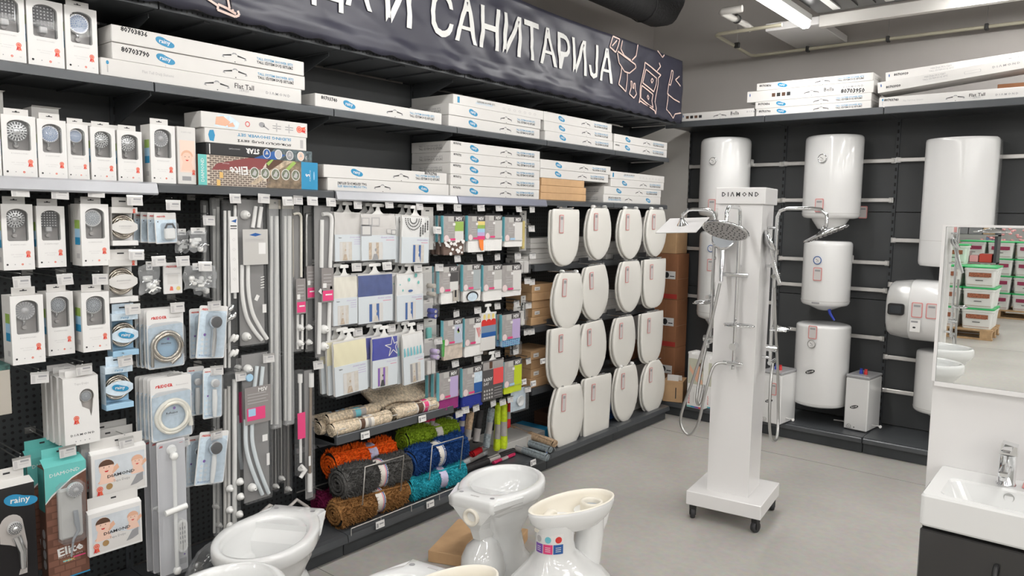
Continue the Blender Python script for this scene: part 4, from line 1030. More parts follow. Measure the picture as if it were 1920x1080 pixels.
# hanging rows
hung('ring', 1, 382, 66, 505, 0.075, 'hanging white window box with a chrome ringed head at the left edge, top hanging row')
hung('square', 67, 386, 125, 500, 0.075, 'hanging white window box with a square dark head, top hanging row')
hung('dots', 150, 382, 207, 497, 0.085, 'hanging white window box with a dotted grey head and coloured side, top hanging row', x=-2.76)
o = hung('dots', 140, 384, 175, 492, 0.06, 'white window box hanging behind the one with the dotted grey head', x=-2.90)
hung('fan', 18, 556, 86, 678, 0.08, 'hanging white window box with a starburst face, left in the second hanging row', x=-2.74)
hung('grey', 86, 549, 141, 662, 0.08, 'hanging white window box with dark nozzles in the middle, second hanging row', x=-2.78)
hung('grey', 152, 549, 208, 655, 0.09, 'hanging white window box with a plain grey round face, right in the second hanging row', x=-2.75)

# four teardrop-window boxes on one hook
def tear_box(w, h, d):
    b = MB()
    pts = []
    for i in range(17):
        a = -0.15*PI + 1.35*PI*i/16; pts.append((w*.16+w*.21*math.cos(a), h*.70+h*.115*math.sin(a)))
    pts += [(w*.02, h*.56), (w*.22, h*.50), (w*.27, h*.40), (w*.30, h*.46)]
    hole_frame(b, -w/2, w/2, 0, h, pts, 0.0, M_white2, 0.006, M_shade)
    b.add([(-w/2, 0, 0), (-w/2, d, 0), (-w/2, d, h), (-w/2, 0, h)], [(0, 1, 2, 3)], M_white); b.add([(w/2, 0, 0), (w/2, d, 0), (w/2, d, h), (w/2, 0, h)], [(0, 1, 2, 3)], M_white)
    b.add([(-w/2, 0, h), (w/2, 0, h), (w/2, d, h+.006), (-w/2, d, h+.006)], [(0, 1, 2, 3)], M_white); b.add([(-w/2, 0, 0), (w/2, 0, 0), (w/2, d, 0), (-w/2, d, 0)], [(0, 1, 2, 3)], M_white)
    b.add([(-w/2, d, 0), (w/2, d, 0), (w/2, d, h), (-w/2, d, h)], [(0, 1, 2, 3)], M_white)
    t = MB(); t.rect(-w*.1, w*.42, h*.38, h*.84, 0.016, M_tray); fan_head(t, 'grey', w*.16, h*.70, w*.19, 0.012)
    p = MB(); y = -0.0006
    p.text('D I Λ M O N D', 0.0, h*.155, y, M_ink, w=w*.68, h=h*.032, center=True, bold=.02); rib(p, -w*.16, h*.40, w*.08, y)
    p.text('Tepe Duşu', w*.02, h*.90, y, M_paleink, w=w*.4, center=True)
    for i in range(4): p.disc(-w*.2+i*w*.13, h*.06, w*.018, w*.018, y, M_greyink, 6)
    q = MB(); q.box(-w*.38, w*.38, d*.4, d*.4+.001, h, h+h*.10, M_white2); q.rect(-w*.06, w*.1, h+h*.05, h+h*.062, d*.4-.0004, M_dark)
    return b.mesh('teardrop_box'), [('shower_head', t.mesh('shower_head')), ('print', p.mesh('print')), ('hanging_tab', q.mesh('hanging_tab'))]
y, w, z, h = stand_front(117, 712, 188, 826, -2.74)
r_, ch_ = tear_box(w, h, 0.036)
first = obj('teardrop_window_box', r_); tag(first, 'white box with a teardrop window, front of the four on its hook', 'box')
for n, m_ in ch_: obj(n, m_, first)
put(first, (-2.74, y, z), PI/2)
for i in range(3): dup(first, (-2.74-0.042*(i+1), y-0.004*(i+1), z+0.002*i), label='white teardrop window box, %s behind the front one on its hook' % ORD[i])

# large teal and black boxes at the lower left
y, w, z, h = stand_front(82, 880, 170, 1092, -2.72); h = 0.40; z = onx(82, 880, -2.72).z - h
def elite_tall(parent_label, loc, w, h, d):
    M_brick = mat('dark_brick_print', (0.13, 0.055, 0.035), 0.5)
    o = MB().box(-w/2, w/2, 0, d, 0, h, M_brick, 0.0015).build('teal_shower_box'); tag(o, parent_label, 'box'); put(o, loc, PI/2)
    p = MB(); y = -.0006
    for r_ in range(16):
        for c_ in range(4):
            x0 = -w/2+.002+c_*.034+(.016 if r_ % 2 else 0)
            if x0+.03 > w/2: continue
            p.rect(x0, x0+.031, .006+r_*.024, .026+r_*.024, y, mat('brick_red_print', (0.20, 0.09, 0.06), 0.5))
    for s_, xx in ((-1, -w/2-.0006),):
        for z0, z1, mt in ((h*.62, h*.99, M_dteal), (h*.3, h*.6, M_brick), (h*.1, h*.28, M_hair)): p.add([(xx, .003, z0), (xx, d-.003, z0), (xx, d-.003, z1), (xx, .003, z1)], [(0, 1, 2, 3)], mt)
        for zz in (h*.42, h*.33, h*.24, h*.15): p.add([(xx-.0003, d*.4+.014*math.cos(a), zz+.017*math.sin(a)) for a in [i*PI/5 for i in range(10)]], [tuple(range(10))], M_paleink)
    p.poly([(-w/2, h*.70), (-w/2+w*.15, h*.76), (w*.15, h*.88), (w/2, h*.93), (w/2, h), (-w/2, h)], y-.0002, M_teal)
    p.poly([(-w/2, h*.69), (-w/2, h*.70), (-w/2+w*.15, h*.76), (w*.15, h*.88), (w/2, h*.93), (w/2, h*.915), (w*.15, h*.868), (-w/2+w*.16, h*.745)], y-.0003, M_white2)
    p.text('DIAMOND', -w*.02, h*.935, y-.0005, M_white2, w=w*.72, h=h*.03, center=True, rot=.05)
    p.text('Elite', w*.04, h*.25, y-.0005, M_white2, w=w*.62, h=h*.075, center=True, bold=.03, rot=.1); p.text('TEPE DUŞ SETİ', w*.03, h*.195, y-.0005, M_white2, w=w*.6, h=h*.012, center=True)
    p.text('TEK', 0, h*.155, y-.0005, M_yellow, w=w*.3, h=h*.02, center=True); p.rect(w*.1, w*.4, h*.165, h*.175, y-.0005, M_pink); p.rect(-w*.15, w*.05, h*.15, h*.16, y-.0005, M_cyan)
    p.rect(-w*.05, w*.5, 0, h*.012, y-.0005, M_blue); p.build('print', o)
    t = MB(); t.box(-w*.24, w*.32, -.022, 0, h*.36, h*.80, M_shade, .006); t.build('inner_card', o)
    t = MB(); fan_head(t, 'fan', w*.12, h*.79, w*.20, -.034); t.tube([(w*.12, -.03, h*.60), (w*.14, -.03, h*.5), (w*.18, -.028, h*.42), (w*.05, -.026, h*.35), (w*.0, -.02, h*.2)], [.008, .009, .006, .004, .003], M_headg, 8); t.build('shower_head', o)
    t = MB(); t.box(-w*.28, w*.36, -.05, -.001, h*.33, h*.86, F_blister, .012); t.build('blister', o)
    q = MB(); q.add([(-w/2, 0, h), (w/2, 0, h), (w/2-.004, d*.8, h+.02), (-w/2+.004, d*.8, h+.02)], [(0, 1, 2, 3)], M_teal); q.box(-w*.42, w*.42, d*.8, d*.8+.001, h+.015, h+.052, M_teal); q.rect(-.008, .008, h+.034, h+.04, d*.8-.0005, M_dark); q.build('hanging_tab', o)
    return o
o = elite_tall('tall teal and brick-printed box with a blistered shower head, lower left', (-2.72, y, z), w, h, 0.06)
dup(o, (-2.83, y-0.015, z+0.01), label='teal box hanging behind the teal and brick-printed one')
M_blk = mat('glossy_black_card', (0.013, 0.012, 0.013), 0.25)
p0 = onx(-22, 921, -2.70); p1 = onx(64, 905, -2.70)
w, h = p1.y-p0.y, 0.40
o = MB().box(-w/2, w/2, 0, .06, 0, h, M_blk, .0015).build('black_shower_box'); tag(o, 'black box with a blue cloud logo at the lower left edge', 'box'); put(o, (-2.70, (p0.y+p1.y)/2, p0.z-h-.003), PI/2)
t = MB(); rainy_logo(t, w*.17, h*.87, w*.62, -.0006); 
t.poly([(-w*.05+w*.26*math.cos(a), h*.68+h*.09*math.sin(a)) for a in [i*PI/9 for i in range(10)]] + [(-w*.31, h*.55), (-w*.1, h*.52), (0.03, h*.45), (w*.06, h*.25), (w*.25, h*.25), (w*.28, h*.5)], -.0006, M_tray)
for i in range(14): t.disc(-w*.1+w*.5*random.random(), h*.22*random.random()+h*.04, .003, .004, -.0007, M_white2, 5)
t.build('print', o); t = MB(); fan_head(t, 'ring', w*.0, h*.66, w*.17, -.010); t.tube([(w*.05, 0, h*.58), (w*.16, -.006, h*.45), (w*.17, 0, h*.3)], [.014, .012, .01], M_chrome, 8); t.build('shower_head', o)
t = MB(); t.add([(-w/2, 0, h), (w/2, 0, h), (w/2, .045, h+.012), (-w/2, .045, h+.012)], [(0, 1, 2, 3)], M_white); t.box(-w*.38, w*.38, .045, .046, h+.012, h+.05, M_white); t.rect(-.01, .01, h+.03, h+.036, .0445, M_dark); t.build('hanging_tab', o)
p0 = onx(-12, 688, -2.74)
o = MB().box(-.035, .035, 0, .12, 0, .16, M_flap, .001).build('slim_carton'); tag(o, 'carton with a dark leafy top cut by the left edge of the photo', 'box'); put(o, (-2.74, onx(-5, 700, -2.74).y, p0.z-.16), PI/2); MB().box(-.036, .036, -.001, .121, .145, .163, mat('dark_leaf_print', (.04, .10, .09), .4, var=.5, scale=60), .001).build('lid', o)

# baby-printed boxes
def baby_box(w, h, d, label, loc, rz):
    o = MB().box(-w/2, w/2, 0, d, 0, h, M_white2, .0015).build('baby_print_box'); tag(o, label, 'box'); put(o, loc, rz)
    def pr(p):
        y = -.0006
        p.rect(-w*.44, w*.46, h*.06, h*.90, y, mat('sky_grey_print', (.58, .62, .66), .4, var=.1, scale=20)); p.poly([(-w*.44, h*.06), (w*.46, h*.06), (w*.46, h*.3), (0, h*.45), (-w*.44, h*.3)], y-.0001, M_white)
        for cx, cz, s_ in ((-w*.24, h*.66, h*.38), (w*.32, h*.66, h*.30)):
            p.poly([(cx-s_*.5, cz-s_*.8), (cx-s_*.2, cz-s_*.9), (cx+s_*.7, cz-s_*.1), (cx+s_*.6, cz+s_*.15), (cx+.1*s_, cz-.2*s_)], y-.0002, M_skin); baby(p, cx, cz, s_, y-.0004)
            p.poly([(cx+s_*.42*math.cos(a), cz+s_*.16+s_*.34*math.sin(a)) for a in [i*PI/8 for i in range(9)]], y-.001, M_hair if cx < 0 else M_skin)
        p.text('DIAMOND', w*.02, h*.47, y-.0012, M_ink, w=w*.5, h=h*.07, center=True, rot=.02, bold=.01); p.text('Tepe Duşu', w*.02, h*.33, y-.0012, M_greyink, w=w*.3, center=True)
        p.poly([(w*.18, h*.14), (w*.30, h*.36), (w*.42, h*.40), (w*.42, h*.22), (w*.3, h*.16)], y-.0012, M_greyink)
        rib(p, -w*.37, h*.22, w*.055, y-.0012); p.disc(-w*.20, h*.24, w*.06, w*.06, y-.0012, M_gold, 14)
    obj('print', print_mesh(('baby', round(w, 2)), pr), o)
    q = MB(); q.add([(-w/2, 0, h), (w/2, 0, h), (w/2, d*.6, h+.01), (-w/2, d*.6, h+.01)], [(0, 1, 2, 3)], M_white2); q.box(-w/2+.004, w/2-.004, d*.6, d*.6+.001, h, h+.05, M_white); q.rect(-.006, .012, h+.03, h+.036, d*.6-.0005, M_dark); q.build('hanging_tab', o)
    return o
y, w, z, h = stand_front(171, 856, 276, 920, -2.73)
h = onx(171, 856, -2.73).z - onx(171, 941, -2.73).z; z = onx(171, 941, -2.73).z
o = baby_box(w, h, .035, 'white box printed with smiling babies, upper of the two beside the teal box', (-2.73, y, z), PI/2-.03)
for i in range(2): dup(o, (-2.80-.05*i, y-.004, z+.012*(i+1)), label='baby-printed white box hanging %s behind the upper front one' % ORD[i])
p0 = onx(168, 966, -2.70); z = onx(171, 1046, -2.70).z; p1 = onx(262, 940, -2.70)
baby_box(p1.y-p0.y+.01, p0.z-z, .035, 'white box printed with smiling babies, lower of the two', (-2.70, (p0.y+p1.y)/2, z), PI/2-.02)
# ================================================================== hose packs, blister cards, bags
def coil(b, cx, cz, r, y, mt, t=0.005, turns=2, asp=1.0, a0=0.6):
    for k in range(turns):
        rr = r - k*t*1.3
        pts = [(cx+rr*math.cos(a0+2*PI*i/28), y - 0.002*k + 0.003*math.sin(3*2*PI*i/28+k), cz+rr*asp*math.sin(a0+2*PI*i/28)) for i in range(29)]
        b.tube(pts, t, mt, 6)
def hose_box(px0, py0, px1, py1, blue, label, x=-2.76, tilt=0.0):
    y, w, z, h = stand_front(px0, py0, px1, py1, x); d = 0.045
    mt = M_lblue if blue else M_white2; m2 = M_pblue if blue else M_white
    b = MB()
    b.box(-w/2, w/2, 0, d, 0, h*.13, mt, .001); b.box(-w/2, w/2, 0, d, h*.84, h, m2, .001)
    b.add([(-w/2, d, 0), (w/2, d, 0), (w/2, d, h), (-w/2, d, h)], [(0, 1, 2, 3)], mt); b.add([(-w/2, 0, h*.84), (-w/2, 0, h*.13), (-w/2, d, h*.13), (-w/2, d, h*.84)], [(0, 1, 2, 3)], m2)
    o = b.build('hose_box'); tag(o, label, 'box'); put(o, (x, y, z), PI/2 + tilt)
    t = MB(); coil(t, 0, h*.485, w*.44, .022, M_hose, .0062, 3, min(1.0, h*.36/(w*.44))); t.build('steel_hose', o)
    band = []
    for i in range(13):
        u = -1+2*i/12; hh = h*(.06+.115*math.cos(u*PI/2)**.8 if abs(u) < 1 else .06); band.append((u*w/2, hh))
    vs = [(x_, 0.002-.004*math.cos(x_/w*PI), h*.485+hh) for x_, hh in band] + [(x_, 0.002-.004*math.cos(x_/w*PI), h*.485-hh) for x_, hh in band]
    b = MB().add(vs, [(i, i+1, 13+i+1, 13+i) for i in range(12)], m2); b.build('paper_band', o)
    p = MB()
    if blue: rainy_logo(p, 0, h*.49, w*.5, -.004); p.text('rainy', 0, h*.90, -.0006, M_blue, w=w*.3, center=True)
    else:
        p.text('DIAMOND', 0, h*.51, -.0035, M_greyink, w=w*.5, h=h*.028, center=True); p.text('DUŞ HORTUMU', 0, h*.45, -.0035, M_paleink, w=w*.35, center=True)
        rib(p, w*.36, h*.93, w*.055, -.0006)
    p.build('print', o)
    q = MB(); q.box(-w*.4, w*.42, d*.4, d*.4+.001, h, h+.035, m2); q.rect(-.012, .012, h+.018, h+.023, d*.4-.0005, M_dark); q.build('hanging_tab', o)
    return o
hose_box(209, 388, 260, 460, False, 'white pack with a coiled steel hose, upper one right of the window boxes')
hose_box(203, 487, 260, 565, False, 'white pack with a coiled steel hose, below a similar pack', tilt=0.02)
hose_box(209, 590, 261, 664, True, 'light blue pack with a coiled steel hose, upper of the two blue ones')
hose_box(197, 690, 251, 762, True, 'light blue pack with a coiled steel hose, lower of the two blue ones', x=-2.745, tilt=-0.03)

def ridder(b, x, z, w, y, h=None):
    b.poly([(x, z+w*.02), (x+w*.03, z+w*.15), (x+w*.14, z+w*.15), (x+w*.12, z+w*.10), (x+w*.07, z+w*.10), (x+w*.05, z+w*.02)], y, M_red)
    b.text('RIDDER', x+w*.14, z, y, M_red, w=w*.86, bold=.03)
def card(w, h, mt=None, r=0.008, d=0.002):
    return MB().prism(rrect(-w/2, w/2, 0, h, r), 0, d, mt or M_white2)
def watery(b, w, h, y, z0=.0, z1=.8): b.rect(-w*.47, w*.47, h*z0+.004, h*z1, y, M_pblue)
def hose_card(w, h, mt_hose, label, loc, word):
    o = card(w, h).build('hose_card'); tag(o, label, 'blister card'); put(o, loc, PI/2)
    p = MB(); y = -.0005; watery(p, w, h, y, 0, .74); ridder(p, -w*.38, h*.84, w*.42, y); p.text('Brauseschlauch', w*.12, h*.84, y, M_paleink, w=w*.3)
    p.poly([(-w*.49, h*.72), (w*.49, h*.80), (w*.49, h*.76), (-w*.49, h*.70)], y-.0002, M_white2)
    p.disc(w*.0, h*.36, w*.30, w*.30, y-.0002, M_lblue if mt_hose is M_hose else M_pblue, 24); p.text(word, 0, h*.42, y-.0004, M_ink, w=w*.28, center=True, bold=.02); p.text('Duschschlauch 150', 0, h*.385, y-.0004, M_greyink, w=w*.3, center=True); p.disc(w*.06, h*.49, w*.035, w*.035, y-.0004, M_purple, 10)
    p.build('print', o)
    t = MB(); coil(t, 0, h*.37, w*.40, -.010, mt_hose, .0075, 2)
    if mt_hose is M_hose: t.tube([(-w*.40, -.01, h*.37), (-w*.41, -.01, h*.2), (-w*.41, -.01, h*.05)], .0065, mt_hose, 8); t.tube([(w*.38, -.008, h*.3), (w*.33, -.012, h*.18), (w*.1, -.012, h*.07)], .0065, mt_hose, 8); t.tube([(w*.40, -.01, h*.32), (w*.40, -.01, h*.22)], .009, M_steel, 8)
    else: t.tube([(w*.40, -.008, h*.37), (w*.43, -.01, h*.25), (w*.43, -.01, h*.17)], .009, mt_hose, 8)
    t.build('shower_hose', o)
    MB().prism(rrect(-w*.49, w*.49, h*.01, h*.78, .03), -.019, -.0008, F_blister).build('blister', o)
    return o
M_ivory = mat('ivory_plastic', (.78, .75, .66), .3)
y, w, z, h = stand_front(274, 583, 346, 684, -2.745)
o = hose_card(w, h, M_hose, 'blister card with a ring of steel hose, front of its hook', (-2.745, y, z), 'Silverline')
for i in range(3): dup(o, (-2.768-.022*i, y-.006*i, z+.001), label='steel hose blister card, %s behind the front one' % ORD[i])
y, w, z, h = stand_front(281, 712, 361, 814, -2.725)
o = hose_card(w, h, M_ivory, 'blister card with a thick ivory hose ring, front of its hook', (-2.725, y, z), 'Reflexion')
for i in range(4): dup(o, (-2.748-.022*i, y-.005*i, z+.001), label='ivory hose blister card, %s behind the front one' % ORD[i])

def head_card(w, h, dark, label, loc, tilt, white=False):
    o = card(w, h, M_white2).build('shower_head_card'); tag(o, label, 'blister card'); put(o, loc, PI/2); o.rotation_euler = (0, tilt, PI/2)
    p = MB(); y = -.0005; watery(p, w, h, y, .0, .9); ridder(p, -w*.42, h*.91, w*.36, y)
    p.disc(-w*.25, h*.45, w*.05, w*.05, y-.0002, M_purple, 8)
    for i in range(4):
        for j in range(2): p.ring(-w*.32+j*w*.15, h*.36-i*h*.085, w*.02, w*.045, y-.0002, M_white2, 8)
    p.text('Brausekopf', -w*.2, h*.06, y-.0002, M_dblue, w=w*.4, center=True); p.build('print', o)
    cx = w*.02; r = w*.21
    t = MB(); t.lathe([(r*.4, -.004), (r, -.012), (r*1.02, -.02), (r*.92, -.026)], M_plast if white else M_chrome, 20, c=(cx, 0, h*.70), axis='y'); t.lathe([(.001, -.029), (r*.6, -.029), (r*.9, -.0262)], M_paleink if white else M_dark, 20, c=(cx, 0, h*.70), axis='y', cap=False)
    t.tube([(cx, -.012, h*.58), (cx+w*.02, -.012, h*.42), (cx+w*.03, -.01, h*.22), (cx+w*.03, -.01, h*.04)], [.008, .010, .010, .007], M_plast if (white or dark == 2) else M_chrome, 10); t.build('hand_shower', o)
    MB().prism(rrect(-w*.26, w*.34, h*.03, h*.88, .02), -.034, -.0008, F_blister).build('blister', o)
    return o
def hcard(px0, py0, px1, py1, dark, label, tilt=0, x=-2.74, white=False):
    y, w, z, h = stand_front(px0, py0, px1, py1, x); return head_card(w, h, dark, label, (x, y, z), tilt, white)
hcard(364, 576, 420, 668, 1, 'tilted blue blister card with a dark chrome hand shower, upper one', tilt=.11)
hcard(353, 580, 396, 668, 1, 'blue blister card hanging behind the tilted dark-headed one, upper', tilt=0.02, x=-2.79)
hcard(378, 692, 416, 780, 0, 'narrow blue blister card with an all-white hand shower', tilt=.03, white=True)
hcard(348, 690, 382, 776, 0, 'blister card with a white hand shower behind the narrow front one', x=-2.79, tilt=.03, white=True)
hcard(361, 817, 419, 900, 2, 'tilted blue blister card with dark head and white handle, lowest one', tilt=.14)
hcard(345, 822, 386, 905, 2, 'blue blister card behind the lowest tilted one', x=-2.79, tilt=.05)
# small cards with a sink outlet fitting
y, w, z, h = stand_front(291, 399, 333, 456, -2.76)
def small_card(w, h):
    o = card(w, h, M_white2, .004).build('fitting_card'); p = MB(); watery(p, w, h, -.0005, 0, .78); ridder(p, -w*.4, h*.86, w*.4, -.0005); p.disc(-w*.36, h*.72, w*.03, w*.03, -.0007, M_ink, 6); p.build('print', o)
    t = MB(); t.box(w*-.15, w*.34, -.022, -.001, h*.13, h*.5, M_plast, .005); t.tube([(w*-.1, -.012, h*.5), (w*0, -.012, h*.63), (w*.25, -.012, h*.63), (w*.34, -.012, h*.48)], .004, M_dark, 8); t.build('wall_bracket', o)
    MB().prism(rrect(-w*.25, w*.45, h*.08, h*.68, .01), -.026, -.0008, F_blister).build('blister', o); return o
o = small_card(w, h); tag(o, 'small blue blister card with a white wall bracket, front one', 'blister card'); put(o, (-2.76, y, z)); o.rotation_euler = (0, -.04, PI/2)
for i in range(3): c = dup(o, (-2.79-.025*i, y-.016*(i+1), z+.001), label='small blue fitting card, %s behind the front one' % ORD[i]); c.rotation_euler = (0, .03*i, PI/2)
# long card with a slide rail and soap dish
y, w, z, h = stand_front(293, 831, 353, 1064, -2.72)
o = card(w, h, mat('pale_lilac_card', (.72, .70, .71), .4), .006).build('slide_rail_card'); tag(o, 'tall blister card with a white slide rail and soap dish, front one', 'blister card'); put(o, (-2.72, y, z), PI/2)
p = MB(); p.poly([(-w*.42, h*.955), (-w*.38, h*.97), (-w*.28, h*.97), (-w*.30, h*.955)], -.0005, M_red); p.rect(w*.3, w*.42, h*.965, h*.968, -.0005, M_red); p.disc(w*.38, h*.115, w*.035, w*.03, -.0005, M_purple, 8); p.rect(w*.2, w*.45, h*.045, h*.09, -.0005, M_paleink); p.build('print', o)
t = MB(); t.tube([(0, -.022, h*.03), (0, -.022, h*.90)], .0075, M_plast, 12)
for zz in (.03, .89): t.lathe([(.001, -.017), (.012, -.012), (.0165, 0), (.012, .012), (.001, .017)], M_plast, 14, c=(0, -.022, h*zz))
t.lathe([(.020, 0), (.014, -.012)], M_plast, 14, c=(0, -.004, h*.93), axis='y'); t.build('slide_rail', o)
t = MB(); t.tube([(-w*.38, -.026, h*.485), (w*.38, -.026, h*.50)], .012, M_plast, 12); t.build('slider', o)
t = MB(); t.prism(rrect(w*.06, w*.42, h*.15, h*.40, .02), -.02, -.002, M_plast); t.prism(rrect(w*.10, w*.38, h*.17, h*.38, .016), -.0205, -.02, M_white)
for i in range(3):
    for j in range(4): t.box(w*(.14+i*.08), w*(.17+i*.08), -.0215, -.0204, h*(.22+j*.035), h*(.24+j*.035), M_greyink)
t.build('soap_dish', o)
MB().prism(rrect(-w*.49, w*.49, h*.005, h*.985, .012), -.03, -.0008, F_blister).build('blister', o)
for i in range(2): dup(o, (-2.758-.035*i, y-.008*(i+1), z+.004), label='tall slide rail card, %s behind the front one' % ORD[i])

# crinkled clear bags with fittings
def bag(w, h, d, label, loc, rz=PI/2, header=None, bits=10, rx=0, seed=1, mt=None):
    rnd = random.Random(seed)
    N, Mm = 10, 12; b = MB()
    for s_ in (-1, 1):
        vs = []
        for i in range(N+1):
            for j in range(Mm+1):
                u, v = i/N, j/Mm; e_ = (math.sin(PI*u)*math.sin(PI*v))**.6
                vs.append(((u-.5)*w*(1-.06*math.sin(v*9+seed)), d/2 + s_*(d/2*e_ + (rnd.uniform(-.004, .004) if 0 < i < N and 0 < j < Mm else 0)), v*h + .004*math.sin(u*11+seed)*(1 if v in (0, 1) else 0)))
        b.add(vs, [(i*(Mm+1)+j, (i+1)*(Mm+1)+j, (i+1)*(Mm+1)+j+1, i*(Mm+1)+j+1) for i in range(N) for j in range(Mm)], F_bag, True)
    o = b.build('fittings_bag'); tag(o, label, 'bag'); put(o, loc, rz, rx)
    t = MB()
    for i in range(bits):
        cx, cz, cy = rnd.uniform(-.3, .3)*w, rnd.uniform(.12, .6)*h, d*rnd.uniform(.3, .6); q = rnd.uniform(.006, .013)
        if i % 3 == 0: t.lathe([(q*.4, -q), (q, -q*.6), (q, q*.6), (q*.4, q)], mt or M_plast, 10, c=(cx, cy, cz), axis='xyz'[i % 2*2])
        elif i % 3 == 1: t.tube([(cx-q*1.5, cy, cz-q), (cx, cy-q*.3, cz+q*.6), (cx+q*1.6, cy, cz)], q*.35, M_chrome if i % 2 else (mt or M_plast), 8)
        else: t.box(cx-q*1.3, cx+q*1.3, cy-q*.4, cy+q*.4, cz-q*.6, cz+q*.6, mt or M_plast, .002)
    t.build('fittings', o)
    if header:
        q = MB(); q.box(-w*header/2, w*header/2, d/2-.002, d/2+.002, h*.82, h*1.12, M_white2); q.rect(-w*.08, w*.08, h*1.03, h*1.055, d/2-.0025, M_dark); q.rect(-w*header*.3, w*header*.3, h*.88, h*.95, d/2-.0025, M_greyink); q.build('header_card', o)
    return o
def pbag(px0, py0, px1, py1, label, x=-2.76, **k):
    y, w, z, h = stand_front(px0, py0, px1, py1, x); return bag(w, h, .03, label, (x, y, z), **k)
pbag(358, 432, 392, 472, 'small clear bag of white fittings with a card header, right of the small blue cards', header=.8, seed=2)
pbag(331, 434, 358, 474, 'small clear bag of fittings behind the card-headed one', header=.6, seed=3, x=-2.80)
pbag(263, 498, 304, 550, 'clear bag full of white clips, left of the small red-lettered sachet', seed=4, bits=22, header=.3)
y, w, z, h = stand_front(306, 493, 342, 549, -2.76)
o = card(w, h, M_white2, .002, .006).build('rod_clip_sachet'); tag(o, 'flat white sachet with red lettering between two clear bags', 'sachet'); put(o, (-2.76, y, z), PI/2)
p = MB(); ridder(p, -w*.36, h*.84, w*.6, -.0005); p.rect(-w*.3, w*.3, h*.3, h*.62, -.0005, M_white); p.poly([(-w*.2, h*.1), (0, h*.1), (-w*.02, h*.22), (-w*.15, h*.24)], -.0006, M_ored); p.disc(w*.28, h*.16, w*.12, h*.07, -.0006, M_yellow, 8); p.rect(-w*.38, w*.4, h*.64, h*.65, -.0006, M_paleink); p.build('print', o)
MB().box(-w*.52, w*.52, -.002, .008, -.004, h*1.0, F_bag2, .003).build('film', o)
pbag(347, 500, 410, 540, 'wide crumpled clear bag of fittings with a white card, right of the sachet', header=.45, seed=6, bits=14)
pbag(366, 532, 396, 552, 'small clear bag end poking out under the wide crumpled bag', seed=7, bits=4, x=-2.80)
o = bag(.16, .20, .07, 'crumpled clear bag with grey fittings lying low beside the left toilet', (-2.72, 1.235, .115), rz=PI/2+.5, rx=.5, seed=9, bits=16, mt=M_steel); o.location = (-2.70, 1.40, .12)
kk = MB().tube([(-.12, 0, .012), (.12, 0, .012)], .012, M_steel, 8).build('steel_rod'); tag(kk, 'short steel tube on the base shelf beside the clear bag', 'tube'); put(kk, (-2.69, 1.27, .114), PI/2+.2)

